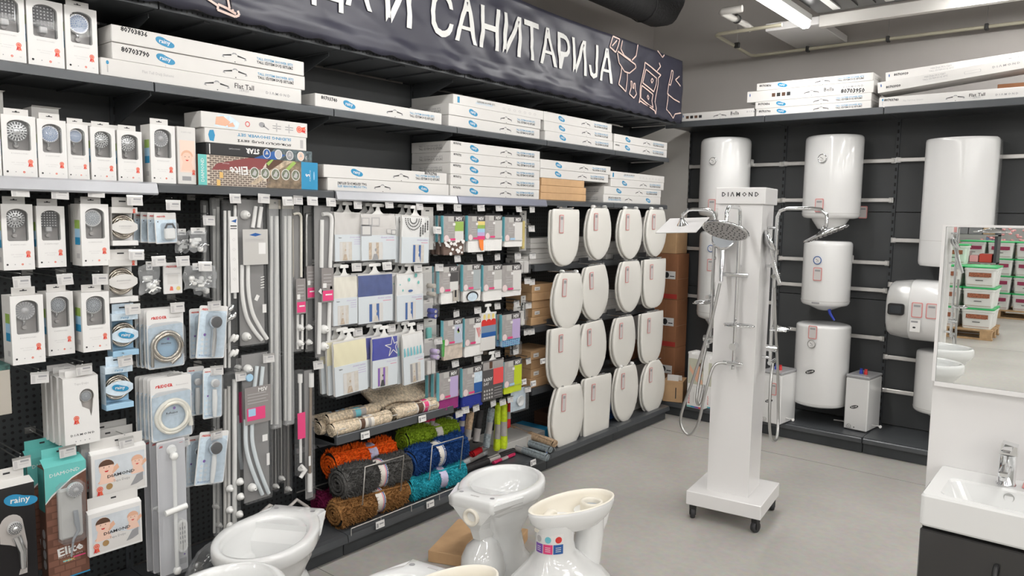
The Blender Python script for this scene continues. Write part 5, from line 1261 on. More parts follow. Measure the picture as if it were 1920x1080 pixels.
# ------------------------------------------------------------------ long rail packs
M_rod = mat('white_coated_rod', (.78, .775, .76), .25, coat=.2); M_rodb = mat('pale_blue_white_rod', (.68, .74, .77), .25)
M_packgrey = mat('translucent_grey_backing', (.24, .235, .235), .35)
def L2(px, py, x=-2.76): p = onx(px, py, x); return p.y, p.z
def rail_pack(px0, py0, px1, py1, label, rods=(), x=-2.78, d=.03, back=None, sleeve=None, caps=(), cards=(), tops=(), extra=None, lean=0, cat='curtain rail pack', open_=False):
    """tall clear pack; rods etc. given in photo-measured points on the pack plane, then stored in local units"""
    y, w, z, h = stand_front(px0, py0, px1, py1, x)
    def loc(px, py): a, c = L2(px, py, x); return a-y, c-z
    b = MB()
    b.box(-w/2, w/2, -d*.15, d*.85, 0, h, sleeve or F_bag2, min(.006, w*.2))
    o = b.build('rail_pack'); tag(o, label, cat); put(o, (x, y, z)); o.rotation_euler = (0, lean, PI/2)
    if back: MB().box(-w*.46, w*.46, d*.6, d*.62, .004, h-.004, back).build('backing', o)
    for pts, r, mt in rods:
        q = [loc(*p) for p in pts]
        if len(q) > 2:   # smooth the bend
            s = []
            for i in range(len(q)-1):
                p0, p1, p2, p3 = q[max(i-1, 0)], q[i], q[i+1], q[min(i+2, len(q)-1)]
                for k in range(5):
                    t = k/5; s.append(tuple(.5*((2*p1[c]) + (-p0[c]+p2[c])*t + (2*p0[c]-5*p1[c]+4*p2[c]-p3[c])*t*t + (-p0[c]+3*p1[c]-3*p2[c]+p3[c])*t**3) for c in (0, 1)))
            q = s+[q[-1]]
        MB().tube([(a, d*.3, c) for a, c in q], r, mt, 10).build('rod', o)
    for (cx, cy, r) in caps:
        a, c = loc(cx, cy)
        t = MB(); t.lathe([(r, d*.5), (r*1.0, d*.2), (r*.8, -d*.15), (r*.45, -d*.4), (r*.42, -d*.6), (r*.22, -d*.62), (r*.2, -d*.3)], M_plast, 16, c=(a, 0, c), axis='y'); t.build('end_cap', o)
    for (x0, y0, x1, y1, mt, kind) in cards:
        a0, c1 = loc(x0, y0); a1, c0 = loc(x1, y1); yy = -d*.15-.002
        t = MB().box(a0, a1, yy-.001, yy, c0, c1, mt); W_, H_ = a1-a0, c1-c0; yy -= .0015
        if kind == 'mag':   # grey card with magenta panel
            t.rect(a0+W_*.08, a1-W_*.05, c0+H_*.04, c0+H_*.34, yy, M_pink); t.text('Wenko', a0+W_*.5, c0+H_*.22, yy-.0003, M_white2, w=W_*.5, center=True) if 0 else t.rect(a0+W_*.3, a1-W_*.15, c0+H_*.2, c0+H_*.24, yy-.0003, M_white2)
            for i in range(4): t.rect(a0+W_*.15, a1-W_*.2, c0+H_*(.5+i*.1), c0+H_*(.52+i*.1), yy, M_paleink)
            t.rect(a0+W_*.1, a0+W_*.4, c0+H_*.42, c0+H_*.56, yy-.0003, M_white2)
        elif kind == 'msv':
            t.text('MSV', a1-W_*.3, c1-H_*.1, yy, M_white2, w=W_*.36, center=True, bold=.03)
            t.rect(a0+W_*.07, a1-W_*.22, c0+H_*.1, c0+H_*.44, yy, M_pink); t.rect(a0+W_*.12, a0+W_*.4, c0+H_*.22, c0+H_*.42, yy-.0003, M_lblue)
            for i in range(4): t.rect(a0+W_*.1, a1-W_*.1-.01*(i % 2), c0+H_*(.56+i*.08), c0+H_*(.575+i*.08), yy, M_paleink)
        elif kind == 'logo':
            t.poly([(a0+W_*.25, c1-H_*.16), (a0+W_*.5, c1-H_*.10), (a0+W_*.75, c1-H_*.15), (a0+W_*.5, c1-H_*.2)], yy, M_dblue); t.rect(a0+W_*.62, a1-W_*.1, c0+H_*.3, c0+H_*.62, yy, M_white2)
            for i in range(3): t.rect(a0+W_*.1, a1-W_*.15, c1-H_*(.27+i*.03), c1-H_*(.28+i*.03), yy, M_paleink)
        elif kind == 'strip':
            t.poly([(a0+W_*.2, c1-H_*.06), (a1-W_*.1, c1-H_*.03), (a1-W_*.2, c1-H_*.08)], yy, M_dblue); t.rect(a0+W_*.1, a1-W_*.1, c1-H_*.13, c1-H_*.115, yy, M_ink); t.rect(a0+W_*.1, a1-W_*.1, c1-H_*.16, c1-H_*.15, yy, M_ink)
            for i in range(5): t.ring((a0+a1)/2, c1-H_*(.3+i*.13), W_*.15, W_*.18, yy, M_paleink, 4)
        t.build('card', o)
    for (cx, cy, a_, h_, mt) in tops:
        a, c = loc(cx, cy); t = MB().box(a-a_, a+a_, 0.0, .004, c-h_, c+h_, mt); t.disc(a, c+h_*.3, .006, .004, -.0005, M_dark, 8); t.build('header_card', o)
    if extra: extra(o, loc, d)
    return o
R = M_rod
def sticker(o, loc, d, *lst):
    for (px, py, w_, h_, rot) in lst:
        a, c = loc(px, py); q = MB(); q.add([(a+u*math.cos(rot)-v*math.sin(rot), -d*.15-.003, c+u*math.sin(rot)+v*math.cos(rot)) for u, v in ((-w_, -h_), (w_, -h_), (w_, h_), (-w_, h_))], [(0, 1, 2, 3)], M_white2); q.build('sticker', o)
def chrome_bits(o, loc, d):
    for (px, py) in ((431, 578), (436, 592), (428, 596), (434, 633), (440, 634), (433, 662), (440, 661)):
        a, c = loc(px, py); t = MB(); t.tube([(a-.008, -.002, c-.012), (a, -.01, c), (a+.010, -.004, c+.010)], [.007, .010, .007], M_chrome if py < 615 else M_plast, 8); t.build('rail_fitting', o)
rail_pack(380, 375, 395, 560, 'greyish clear rail sleeve hanging deepest, right of the small fitting bags', rods=(([(386, 385), (386, 556)], .006, R),), x=-2.92, sleeve=F_sleeve)
rail_pack(397, 370, 418, 620, 'frosted rail sleeve second from the left in the rail group', rods=(([(404, 392), (404, 616)], .006, R), ([(411, 388), (411, 616)], .006, R)), x=-2.86, sleeve=F_sleeve)
rail_pack(419, 374, 448, 700, 'clear rail pack with a long white instruction strip down its front', rods=(([(424, 395), (424, 690)], .006, R), ([(432, 395), (432, 690)], .006, R), ([(443, 385), (443, 560)], .006, R)),
    cards=((428, 406, 446, 548, M_white2, 'strip'),), x=-2.78, sleeve=F_bag2, extra=chrome_bits)
rail_pack(447, 372, 503, 645, 'clear pack with two curved white rods below a square grey card, upper one', back=M_packgrey,
    rods=(([(456, 497), (456, 545), (463, 590), (477, 618), (493, 638)], .0085, R), ([(467, 497), (468, 545), (475, 585), (488, 612), (503, 636)], .0085, R), ([(482, 387), (476, 427)], .0085, R), ([(492, 388), (487, 427)], .0085, R)),
    caps=((462, 403, .019), (464, 632, .019)), cards=((453, 430, 501, 495, M_shade, 'logo'),), x=-2.77, extra=lambda o, loc, d: (sticker(o, loc, d, (480, 558, .008, .012, -.5), (494, 578, .009, .018, 0)), [MB().tube([(loc(492, 520+i*5)[0]-.008, 0, loc(492, 520+i*5)[1]), (loc(492, 520+i*5)[0]+.008, 0, loc(492, 520+i*5)[1]+.003)], .002, M_plast, 6).build('screw', o) for i in range(5)])[0])
rail_pack(455, 666, 512, 932, 'clear pack with two curved pale blue rods and a dark card, lower one', back=M_packgrey,
    rods=(([(463, 787), (463, 830), (468, 860), (480, 895), (494, 928)], .0085, M_rodb), ([(475, 787), (475, 825), (482, 860), (493, 893), (506, 926)], .0085, M_rodb), ([(484, 687), (479, 727)], .0085, M_rodb), ([(495, 688), (491, 727)], .0085, M_rodb)),
    caps=((467, 692, .018), (475, 915, .018)), cards=((457, 728, 506, 787, mat('taupe_card', (.26, .24, .235), .4), 'msv'),), x=-2.74, extra=lambda o, loc, d: (sticker(o, loc, d, (501, 860, .007, .026, 0), (495, 820, .012, .014, 0)), MB().lathe([(.014, .0), (.017, -.006), (.014, -.01)], M_lblue, 14, c=(loc(466, 708)[0], -.002, loc(466, 708)[1]), axis='y').build('blue_ring', o))[0])
rail_pack(446, 672, 462, 900, 'clear curved-rail pack half hidden behind the lower pale blue one', back=M_packgrey, rods=(([(450, 780), (451, 840), (456, 880)], .0085, M_rodb),), caps=((449, 692, .018),), cards=((446, 735, 458, 790, M_pink, ''),), x=-2.80)
# two long frosted sleeves with kraft headers
for (x0, x1, top, bot, rodx, lab) in ((504, 529, 372, 802, (511, 521), 'long frosted sleeve with a kraft header, left of the pair'), (529, 553, 372, 795, (537, 545), 'long frosted sleeve with a kraft header, right of the pair')):
    rail_pack(x0, top, x1, bot, lab, rods=tuple(([(q, 405), (q, bot-6)], .0085 if i else .006, R) for i, q in enumerate(rodx)), sleeve=F_sleeve, x=-2.775, tops=(((x0+x1)/2-1, 383, .028, .020, M_flap),))
for (x0, x1, top, bot, lab) in ((513, 524, 800, 920, 'dark-backed clear sleeve end hanging lowest, left of three'), (524, 535, 790, 905, 'dark-backed clear sleeve end hanging low, middle of three'), (535, 549, 795, 925, 'dark-backed clear sleeve end hanging low, right of three')):
    rail_pack(x0, top, x1, bot, lab, rods=(([((x0+x1)/2, top), ((x0+x1)/2, bot-12)], .005, M_steel),), caps=(((x0+x1)/2, bot-8, .012),), x=-2.86, back=M_packgrey)
mc = mat('taupe_card', (.26, .24, .235), .4)
rail_pack(549, 384, 570, 660, 'clear pack with an L-shaped cream rod and magenta label, left of the white U-rod pack', rods=(([(551, 410), (552, 520)], .004, M_flap), ([(552, 402), (560, 400), (566, 404), (567, 420), (567, 520)], .006, M_ivory), ([(560, 590), (560, 655)], .006, R), ([(569, 590), (569, 655)], .006, R)),
    caps=((564, 615, .016), (564, 644, .016)), cards=((553, 523, 572, 587, mc, 'mag'),), x=-2.79, back=M_packgrey)
rail_pack(573, 384, 592, 660, 'clear pack with a grey rod and magenta label, between cream and white rod packs', rods=(([(577, 500), (577, 410), (580, 402), (586, 402)], .008, M_steel), ([(577, 565), (577, 655)], .006, M_steel)), caps=((580, 614, .015), (580, 642, .015)), cards=((573, 499, 590, 559, mc, 'mag'),), x=-2.80, back=M_packgrey)
rail_pack(592, 384, 628, 668, 'clear pack with white U-shaped rods and magenta label, right end of the rail group', rods=(([(606, 412), (605, 502)], .0095, R), ([(607, 402), (616, 401), (623, 406), (624, 425), (621, 502)], .0095, R), ([(602, 567), (600, 664)], .0095, R), ([(620, 567), (618, 664)], .0095, R)),
    caps=((610, 618, .021), (610, 650, .021)), cards=((601, 503, 624, 565, mc, 'mag'),), x=-2.76, back=M_packgrey, extra=lambda o, loc, d: sticker(o, loc, d, (600, 546, .011, .009, -.7), (608, 537, .006, .009, 0), (619, 539, .006, .007, 0)))
# lower group
def caps_cluster(o, loc, d):
    for (px, py) in ((428, 915), (428, 955), (447, 902), (448, 930), (446, 963), (449, 984), (428, 985)):
        a, c = loc(px, py); t = MB(); t.lathe([(.001, .0), (.012, -.003), (.017, -.012), (.010, -.018), (.009, -.028), (.001, -.03)], M_plast, 12, c=(a, 0, c), axis='y'); t.build('end_cap', o)
rail_pack(419, 702, 453, 1000, 'clear pack of long white rails with a cluster of caps at its lower end', rods=(([(424, 730), (424, 995)], .007, M_shade), ([(431, 725), (431, 995)], .007, M_shade), ([(442, 712), (442, 990)], .010, R)), x=-2.76, extra=caps_cluster)
rail_pack(399, 760, 418, 1005, 'frosted rail pack left of the clear pack with clustered caps', rods=(([(404, 765), (404, 1000)], .006, R), ([(411, 765), (411, 1000)], .006, R)), caps=((406, 950, .012), (412, 985, .012)), x=-2.84, sleeve=F_sleeve)
rail_pack(555, 695, 573, 890, 'clear pack with a short white rod, pink label and white hook', rods=(([(565, 702), (565, 718)], .011, R), ([(565, 718), (566, 868)], .0065, R)), cards=((556, 775, 571, 820, M_pink, ''),), x=-2.765, caps=((566, 880, .012),), extra=lambda o, loc, d: MB().tube([(loc(562, 895)[0], -.006, loc(562, 895)[1]), (loc(570, 880)[0], -.01, loc(570, 880)[1]), (loc(563, 872)[0], -.006, loc(563, 872)[1])], [.009, .011, .008], M_plast, 8).build('hook_fitting', o))
M_bronze = mat('bronze_tube', (.42, .34, .27), .3, .9)
def tele(o, loc, d):
    pass
rail_pack(574, 695, 592, 935, 'telescopic bronze rod with white ends in a clear pack, right of the pink label', rods=(([(585, 722), (583, 892)], .0068, M_bronze), ([(586, 700), (586, 726)], .012, R), ([(583, 888), (583, 922)], .0115, R)), x=-2.75, cards=((577, 855, 581, 872, M_white2, ''),), back=M_packgrey)
for (pts, lab) in (((( 535, 945), (556, 925), (575, 938), (590, 950)), 'clear tubing arch lying on the base under the rods, right one'), (((488, 950), (505, 935), (520, 942), (535, 955)), 'clear tubing arch lying on the base under the rods, left one')):
    q = [onx(a, c, -2.80) for a, c in pts]
    o = MB().tube([(v.x, v.y, max(.125, v.z-.03)) for v in q], .008, M_tray, 8).build('plastic_arch'); tag(o, lab, 'fitting')

# ================================================================== shower curtains on hangers
def hanger_mesh(w):
    b = MB()
    b.box(-w*.48, w*.48, .004, .010, -.012, 0.0, M_white)
    b.prism([(-w*.16, 0), (w*.16, 0), (w*.07, .014), (w*.03, .036), (-w*.03, .036), (-w*.07, .014)], .004, .008, M_plast)
    b.prism([(-w*.17, .034), (w*.16, .034), (w*.17, .046), (w*.11, .050), (-w*.12, .050), (-w*.17, .046)], .003, .009, M_plast)
    return b.mesh('hanger')
def curtain(w, h, cloth, photo, top, label, loc, tilt=0, deco=None, yaw=0, opn=False, logo=True):
    """folded curtain with a paper sheet in a clear bag, hung from a white plastic hanger"""
    d = .022; fz = .45 if not opn else top
    b = MB(); N = 12
    vs = []
    for i in range(N+1):
        for j in range(7):
            u, v = i/N-.5, j/6; vs.append((u*w*.97, .004 - .003*math.sin(v*PI) + .0015*math.sin(i*1.9+j), h*.55+v*h*.42))
    b.add(vs, [(i*7+j, (i+1)*7+j, (i+1)*7+j+1, i*7+j+1) for i in range(N) for j in range(6)], cloth, True)
    b.box(-w*.48, w*.48, .006, d, .006, h*.965, M_white, .004)
    o = b.build('curtain_pack'); tag(o, label, 'shower curtain'); put(o, loc); o.rotation_euler = (0, tilt, PI/2+yaw)
    z1 = h*.56
    p = MB(); p.box(-w*.485, w*.485, .0, .003, .008, z1, mat('pale_blue_leaflet', (.66, .71, .745), .35)); y = -.0006
    if logo: p.text('Diplon', -w*.36, z1*.86, y, M_ink, h=h*.028, bold=.03)
    p.text('shower curtain', w*.05, z1*.88, y, M_lilac, w=w*.38, bold=.01)
    for i in range(3 if logo else 1): p.rect(w*.2, w*.44, z1*(.80-i*.075), z1*(.815-i*.075), y, M_lilac if logo else M_pink)
    photo(p, w, z1, y); p.build('leaflet', o)
    if deco: q = MB(); deco(q, w, h, -.0008); q.build('pattern', o)
    s = MB(); 
    for yy in (-.006, d+.002):
        vs = [((i/6-.5)*w, yy+.002*math.sin(i*2.3+j*1.7), -.002+j/8*h) for i in range(7) for j in range(9)]
        s.add(vs, [(i*9+j, (i+1)*9+j, (i+1)*9+j+1, i*9+j+1) for i in range(6) for j in range(8)], F_bag2, True)
    s.build('clear_bag', o)
    hg = obj('hanger', hanger_mesh(w), o); hg.location = (0, .003, h*1.0)
    return o
M_ccream = mat('cream_curtain_cloth', (.76, .73, .64), .6); M_cgrey = mat('light_grey_curtain_cloth', (.62, .60, .58), .6); M_cblue = mat('navy_curtain_cloth', (.045, .075, .24), .5, var=.15, scale=30); M_cwhite = mat('white_curtain_cloth', (.76, .76, .75), .55); M_cbright = mat('royal_blue_curtain_cloth', (.035, .045, .33), .5, var=.1, scale=20); M_cyel = mat('pale_yellow_curtain_cloth', (.77, .72, .50), .6)
def ph(cols, x0=-.32, x1=.12):
    def f(p, w, z1, y):
        p.rect(w*x0, w*x1, z1*.08, z1*.74, y, cols[0])
        n = 2
        for i in range(n): p.rect(w*(x0+(x1-x0)*i/n+.01), w*(x0+(x1-x0)*(i+.45)/n), z1*.1, z1*.72, y-.0003, cols[1] if len(cols) > 1 else cols[0])
        p.poly([(w*(x0+.1), z1*.08), (w*(x0+.28), z1*.08), (w*(x0+.24), z1*.3), (w*(x0+.15), z1*.3)], y-.0006, cols[2] if len(cols) > 2 else M_white)
        p.disc(w*(x0+.2), z1*.45, w*.03, w*.035, y-.0006, cols[2] if len(cols) > 2 else M_white, 8)
    return f
M_ph1 = mat('beige_photo_print', (.62, .58, .52), .5, var=.1, scale=50); M_ph2 = mat('tan_photo_print', (.50, .40, .30), .5, var=.3, scale=60)
def cur(px0, py0, px1, py1, x, *a, n=1, **k):
    y, w, z, h = stand_front(px0, py0, px1, py1, x); lab = a[2]
    o = curtain(w, h, a[0], a[1], .45, lab, (x, y, z), **k)
    for i in range(n-1): c = dup(o, (x-.034*(i+1), y-.012*(i+1), z+.003*(i+1)), label='%s pack hanging behind the %s' % (ORD[i], lab.split(', ')[0] + ', ' + ' '.join(lab.split(', ')[1].split()[:2]))); 
    return o
def squares(q, w, h, y):
    for (a, c, s_, m_) in ((-.38, .84, .11, M_paleink), (-.1, .84, .12, M_paleink), (.28, .64, .07, M_paleink), (.42, .62, .07, M_greyink), (-.36, .66, .15, M_greyink)):
        q.prism(rrect(w*a-w*s_, w*a+w*s_, h*c-w*s_*.8, h*c+w*s_*.8, .001, 1), y, y+.0003, m_); q.prism(rrect(w*a-w*s_*.72, w*a+w*s_*.72, h*c-w*s_*.58, h*c+w*s_*.58, .001, 1), y-.0004, y, M_cgrey if m_ is not M_greyink else M_white)
def dots(q, w, h, y):
    for k, n in ((.12, 10), (.2, 14), (.28, 18)):
        for i in range(n):
            a = PI+PI*i/(n-1); q.disc(-w*.1+w*k*math.cos(a), h*.93+w*k*math.sin(a), w*.018, w*.022, y, M_ink, 7)
    for i in range(4):
        for j in range(4): q.disc(w*(.16+.085*i), h*(.60+.05*j+.045*i), w*.024, w*.038, y, M_ink, 8)
def drops(q, w, h, y):
    for (a, c, r) in ((.2, .95, .05), (-.05, .87, .045), (-.38, .78, .02), (.3, .8, .04), (-.28, .66, .03), (.05, .63, .0)):
        q.disc(w*a, h*c, w*r, w*r*1.2, y, M_teal, 10) if r else q.disc(w*.0, h*.64, w*.09, w*.035, y, M_dblue, 10)
def star(q, w, h, y):
    cx, cz = w*.3, h*.78; P = []
    for i in range(10):
        a = PI/2+PI*i/5+.1; r = w*(.32 if i % 2 == 0 else .10); P.append((cx+r*math.cos(a), cz+r*math.sin(a)))
    for (a, c), (e_, f_) in zip(P, P[1:]+P[:1]):
        a, e_ = min(a, w*.47), min(e_, w*.47)
        n = Vector((-(f_-c), e_-a)); 
        if n.length < 1e-6: continue
        n = n.normalized()*w*.012; q.add([(a+n.x, y, c+n.y), (a-n.x, y, c-n.y), (e_-n.x, y, f_-n.y), (e_+n.x, y, f_+n.y)], [(0, 1, 2, 3)], M_white2)
def waves(q, w, h, y):
    for i in range(6): q.poly([(w*(-.45+i*.15), h*.56), (w*(-.36+i*.15), h*.58), (w*(-.40+i*.15), h*.74), (w*(-.45+i*.15), h*.72)], y, M_cyan)
cur(627, 398, 679, 491, -2.765, M_cgrey, ph((M_ph1, M_white, M_ph2)), 'plain pale curtain pack, top left of the curtain rows', n=2)
cur(677, 401, 743, 489, -2.755, M_cgrey, ph((M_white, M_ph2, M_greyink), -.3, .1), 'curtain pack with grey squares, top middle of the curtain rows', n=3, deco=squares, logo=False)
cur(752, 404, 804, 495, -2.735, M_cwhite, ph((M_ph1, M_dblue), -.1, .3), 'curtain pack with black dots, top right of the curtain rows', n=3, deco=dots, logo=False, tilt=.03)
cur(624, 518, 671, 609, -2.76, M_ccream, ph((M_ph1, M_white, M_ph2)), 'cream curtain pack, middle left of the curtain rows', n=2)
cur(671, 515, 737, 603, -2.76, M_cblue, ph((M_white, M_dblue, M_ph1), -.2, .2), 'navy blue curtain pack, middle of the curtain rows', n=2, logo=False)
cur(744, 514, 794, 600, -2.75, M_cwhite, ph((M_white, M_dblue), -.2, .2), 'white curtain pack with green drops, middle right of the curtain rows', n=3, deco=drops, logo=False)
cur(628, 641, 691, 733, -2.715, M_cyel, ph((M_ph1, M_white, M_ph2), -.25, .2), 'tilted pale yellow curtain pack, bottom left of the curtain rows', n=3, tilt=-.04)
cur(698, 634, 746, 722, -2.72, M_cbright, ph((M_ph1, M_purple, M_ink), -.3, .1), 'royal blue curtain pack with a white starfish, bottom middle', n=3, deco=star, logo=False)
cur(758, 626, 797, 716, -2.72, M_cwhite, ph((M_ph1, M_greyink, M_ph2), -.2, .3), 'white curtain pack with pale blue waves, bottom right of the curtain rows', n=3, deco=waves, logo=False, tilt=-.05)

# ================================================================== packed bath textiles
M_tgrey = mat('taupe_grey_sleeve', (.36, .34, .33), .35, var=.08, scale=40); M_thead = mat('dark_grey_header', (.085, .08, .082), .35)
def textile(w, hc, ht, cloth, swatch, label, loc, tilt=0, deco=None, cyan=True, hook_=True, wt=None):
    """folded textile whose bottom shows under a printed card sleeve"""
    h = hc+ht; d = .02; wt = wt or w
    b = MB(); N = 8
    vs = [((i/N-.5)*wt*1.0+.006, -.004+.002*math.sin(i*1.7+j), -ht*.0+j/3*ht*1.15) for i in range(N+1) for j in range(4)]
    b.add(vs, [(i*4+j, (i+1)*4+j, (i+1)*4+j+1, i*4+j+1) for i in range(N) for j in range(3)], cloth, True)
    b.box(-wt*.5+.006, wt*.5+.006, -.003, d, 0, ht*1.2, cloth, .005)
    o = b.build('bath_textile'); tag(o, label, 'bath textile'); put(o, loc); o.rotation_euler = (0, tilt, PI/2)
    p = MB(); p.box(-w/2, w/2, -.008, .0, ht*.95, h, M_tgrey); y = -.0086
    p.rect(w*.0, w*.5, h-hc*.2, h-.002, y, M_thead); p.text('MSV', w*.26, h-hc*.105, y-.0003, M_white2, w=w*.32, center=True, bold=.04)
    sx = swatch if isinstance(swatch, (list, tuple)) else (swatch,)
    n = len(sx)
    for i, m_ in enumerate(sx): p.rect(w*.05, w*.49, ht+hc*(.0+.78*i/n), ht+hc*(.78*(i+1)/n), y-.0002, m_)
    for i in range(3): p.rect(-w*.3, w*.0, ht+hc*(.32+.1*i), ht+hc*(.34+.1*i), y, M_paleink)
    p.rect(-w*.28, -w*.0, ht+hc*.78, ht+hc*.98, y, M_shade); p.disc(-w*.36, ht+hc*.10, w*.12, w*.12, y-.0003, mat('pale_pink_print', (.76, .62, .62), .5), 12); p.rect(-w*.2, w*.08, ht+hc*.02, ht+hc*.10, y-.0003, M_pink if cyan != 'b' else M_lblue)
    p.rect(-w*.05, w*.08, ht+hc*.62, ht+hc*.72, y-.0003, M_white2)
    if deco: deco(p, w, hc, ht, y-.0006)
    p.build('card_sleeve', o)
    if cyan: MB().box(-w/2-.003, -w/2, -.006, .012, ht*.9, h+.002, M_cyan).build('edge_strip', o)
    t = MB(); t.prism([(-w*.5, 0), (w*.5, 0), (w*.42, .012), (w*.05, .012), (w*.05, .026), (-w*.05, .026), (-w*.05, .012), (-w*.42, .012)], -.004, .002, M_black); q = t.build('black_hanger', o); q.location = (0, 0, h)
    return o
def tex(c0, c1, b1, cloth, swatch, label, x=-2.75, n=1, **k):
    """c0 = card top-left px, c1 = card bottom-right px, b1 = textile bottom-right px"""
    a = onx(*c0, x); e_ = onx(*c1, x); f_ = onx(*b1, x)
    w = e_.y-a.y; hc = a.z-e_.z; ht = e_.z-f_.z
    o = textile(w, hc, ht, cloth, swatch, label, (x, (a.y+e_.y)/2, f_.z), **k)
    for i in range(n-1): dup(o, (x-.036*(i+1), (a.y+e_.y)/2-.006*(i+1), f_.z+.001), label=('%s one behind the %s' % (ORD[i], label)).replace(' with two white stickers', ''))
    return o
M_terw = mat('white_terry', (.80, .79, .77), .9, bump=.3, bscale=250); M_terb = mat('brown_pebble_terry', (.16, .11, .09), .9); M_purp = mat('purple_terry', (.27, .025, .16), .85, bump=.3, bscale=250); M_roy = mat('royal_blue_terry', (.014, .03, .26), .85, bump=.3, bscale=250); M_lime = mat('lime_terry', (.52, .62, .02), .85, bump=.3, bscale=250); M_beig = mat('beige_photo_terry', (.55, .47, .40), .85, var=.2, scale=30); M_reds = mat('red_terry', (.60, .02, .025), .85)
M_gryt = mat('cool_grey_swatch', (.38, .42, .43), .6); M_flw = mat('flower_print', (.45, .50, .58), .6)
def pebbles(p, w, hc, ht, y):
    rnd = random.Random(3)
    for i in range(26):
        a, c = rnd.uniform(-.46, .5)*w, rnd.uniform(.06, 1.05)*ht; r = rnd.uniform(.006, .011); p.disc(a, c, r*1.1, r*.9, y-.0002*i-.002, M_terw, 9)
def foot(p, w, hc, ht, y):
    p.poly([(w*.1, ht*1.0), (w*.38, ht*1.0), (w*.40, ht*.15), (w*.3, ht*.1), (w*.16, ht*.4)], y-.003, mat('orange_print', (.85, .22, .04), .6))
def arch_(p, w, hc, ht, y):
    p.disc(0, ht*.45, w*.34, ht*.42, y-.003, M_ink, 20); p.disc(0, ht*.38, w*.28, ht*.36, y-.0034, M_pblue, 20)
def mosaic(p, w, hc, ht, y):
    for i in range(9):
        for j in range(4): p.rect(-w*.5+i*w*.11, -w*.5+i*w*.11+w*.07, ht*(.05+j*.25), ht*(.2+j*.25), y-.003, M_blue if (i+j) % 3 else M_dblue)
def patch(p, w, hc, ht, y): p.rect(w*.2, w*.48, ht*.2, ht*1.1, y-.003, M_flap); p.rect(w*.28, w*.38, ht*.5, ht*1.1, y-.0033, M_ink)
tex((830, 405), (867, 451), (868, 477), M_terb, (M_white, M_green), 'bath textile with white pebbles on brown, top row', n=3, deco=pebbles)
tex((876, 405), (907, 449), (908, 472), M_terw, (M_pink, M_lilac, M_lblue, M_green, M_yellow), 'bath textile with a rainbow swatch and orange foot, top row', n=2, deco=foot)
tex((908, 404), (939, 446), (942, 469), M_terw, (M_shade,), 'bath textile in white with a plain pale swatch, third in the top row', cyan=None)
tex((945, 407), (977, 450), (977, 462), M_terw, (M_white,), 'bath textile in white, last and slightly narrower in the top row', n=2, cyan='b')
tex((822, 501), (857, 545), (850, 568), M_terw, (M_white, M_thead), 'bath textile with a black-patterned swatch, first in the second row', n=2, deco=patch, wt=.12)
tex((867, 497), (899, 541), (900, 563), M_terw, (M_gryt,), 'bath textile with a black arch motif, second in the second row', n=2, deco=arch_)
tex((905, 498), (939, 541), (942, 561), M_terw, (M_white, M_shade), 'bath textile in white with two white stickers, third in the second row', n=2)
tex((940, 498), (975, 542), (975, 553), M_terw, (M_white,), 'bath textile in white, last in the second row', cyan=None)
def flow(p, w, hc, ht, y):
    for (a, c, m_) in ((.27, .5, M_green), (.24, .6, M_lilac), (.3, .55, M_white2)): p.disc(w*a, ht+hc*c, w*.07, w*.08, y, m_, 8)
def redf(p, w, hc, ht, y):
    for i in range(5): p.poly([(w*.25, ht+hc*.2), (w*(.1+.08*i), ht+hc*.6), (w*(.14+.08*i), ht+hc*.62)], y, M_red)
tex((830, 602), (865, 641), (868, 669), M_beig, (M_flw,), 'bath textile with a beige photo print and small flower swatch, third row', deco=flow)
tex((870, 598), (904, 642), (907, 663), M_terw, (M_white2,), 'bath textile with a red flower swatch, third row', n=2, deco=redf)
tex((940, 591), (973, 632), (973, 645), mat('blue_mosaic_cloth', (.45, .6, .75), .7), (M_lilac,), 'bath textile with a blue mosaic pattern, third row', n=3, cyan=True, deco=mosaic)
tex((822, 700), (857, 741), (860, 762), M_purp, (M_lilac,), 'purple bath textile in the bottom row', n=3)
tex((866, 692), (903, 733), (908, 757), M_roy, (M_dblue, M_pblue), 'royal blue bath textile in the bottom row', n=2)
tex((944, 679), (976, 718), (977, 731), M_lime, (M_lime,), 'lime green bath textile in the bottom row', n=2, cyan='b')
y, w, z, h = stand_front(903, 588, 929, 654, -2.735)
o = MB().box(-w/2, w/2, 0, .015, 0, h, M_white, .003).build('curtain_pack'); tag(o, 'hanging pack with red, grey and blue bands between textile packs', 'shower curtain'); put(o, (-2.735, y, z), PI/2)
p = MB(); 
for z0, z1, m_ in ((.66, .78, M_red), (.48, .66, mat('slate_print', (.20, .27, .36), .5)), (.36, .48, M_dblue)): p.rect(-w/2, w/2, h*z0, h*z1, -.0006, m_)
for i in range(3): p.disc(-w*.3+i*w*.3, h*.9, w*.09, h*.07, -.0006, M_yellow, 10); p.disc(-w*.33+i*w*.33, h*.78, w*.16, h*.05, -.0008, M_red, 10)
p.build('pattern', o); q = obj('hanger', hanger_mesh(w*1.2), o); q.location = (0, 0, h)
y, w, z, h = stand_front(906, 679, 943, 744, -2.735)
o = MB().box(-w/2, w/2, 0, .015, 0, h, M_thead, .003).build('curtain_pack'); tag(o, 'dark grey lettered pack with a red panel on a white hanger, bottom row', 'shower curtain'); put(o, (-2.735, y, z), PI/2)
p = MB(); p.rect(0, w/2, h*.38, h*.78, -.0006, mat('coral_print', (.74, .08, .08), .5)); p.rect(-w/2, w/2, h*.78, h*.97, -.0006, M_tgrey); p.rect(-w*.2, -w*.05, h*.8, h*.97, -.0008, M_hair)
p.text('RAINY', -w*.46, h*.50, -.0008, M_white2, w=w*.42, bold=.02); p.text('DAY', -w*.46, h*.40, -.0008, M_white2, w=w*.25, bold=.02)
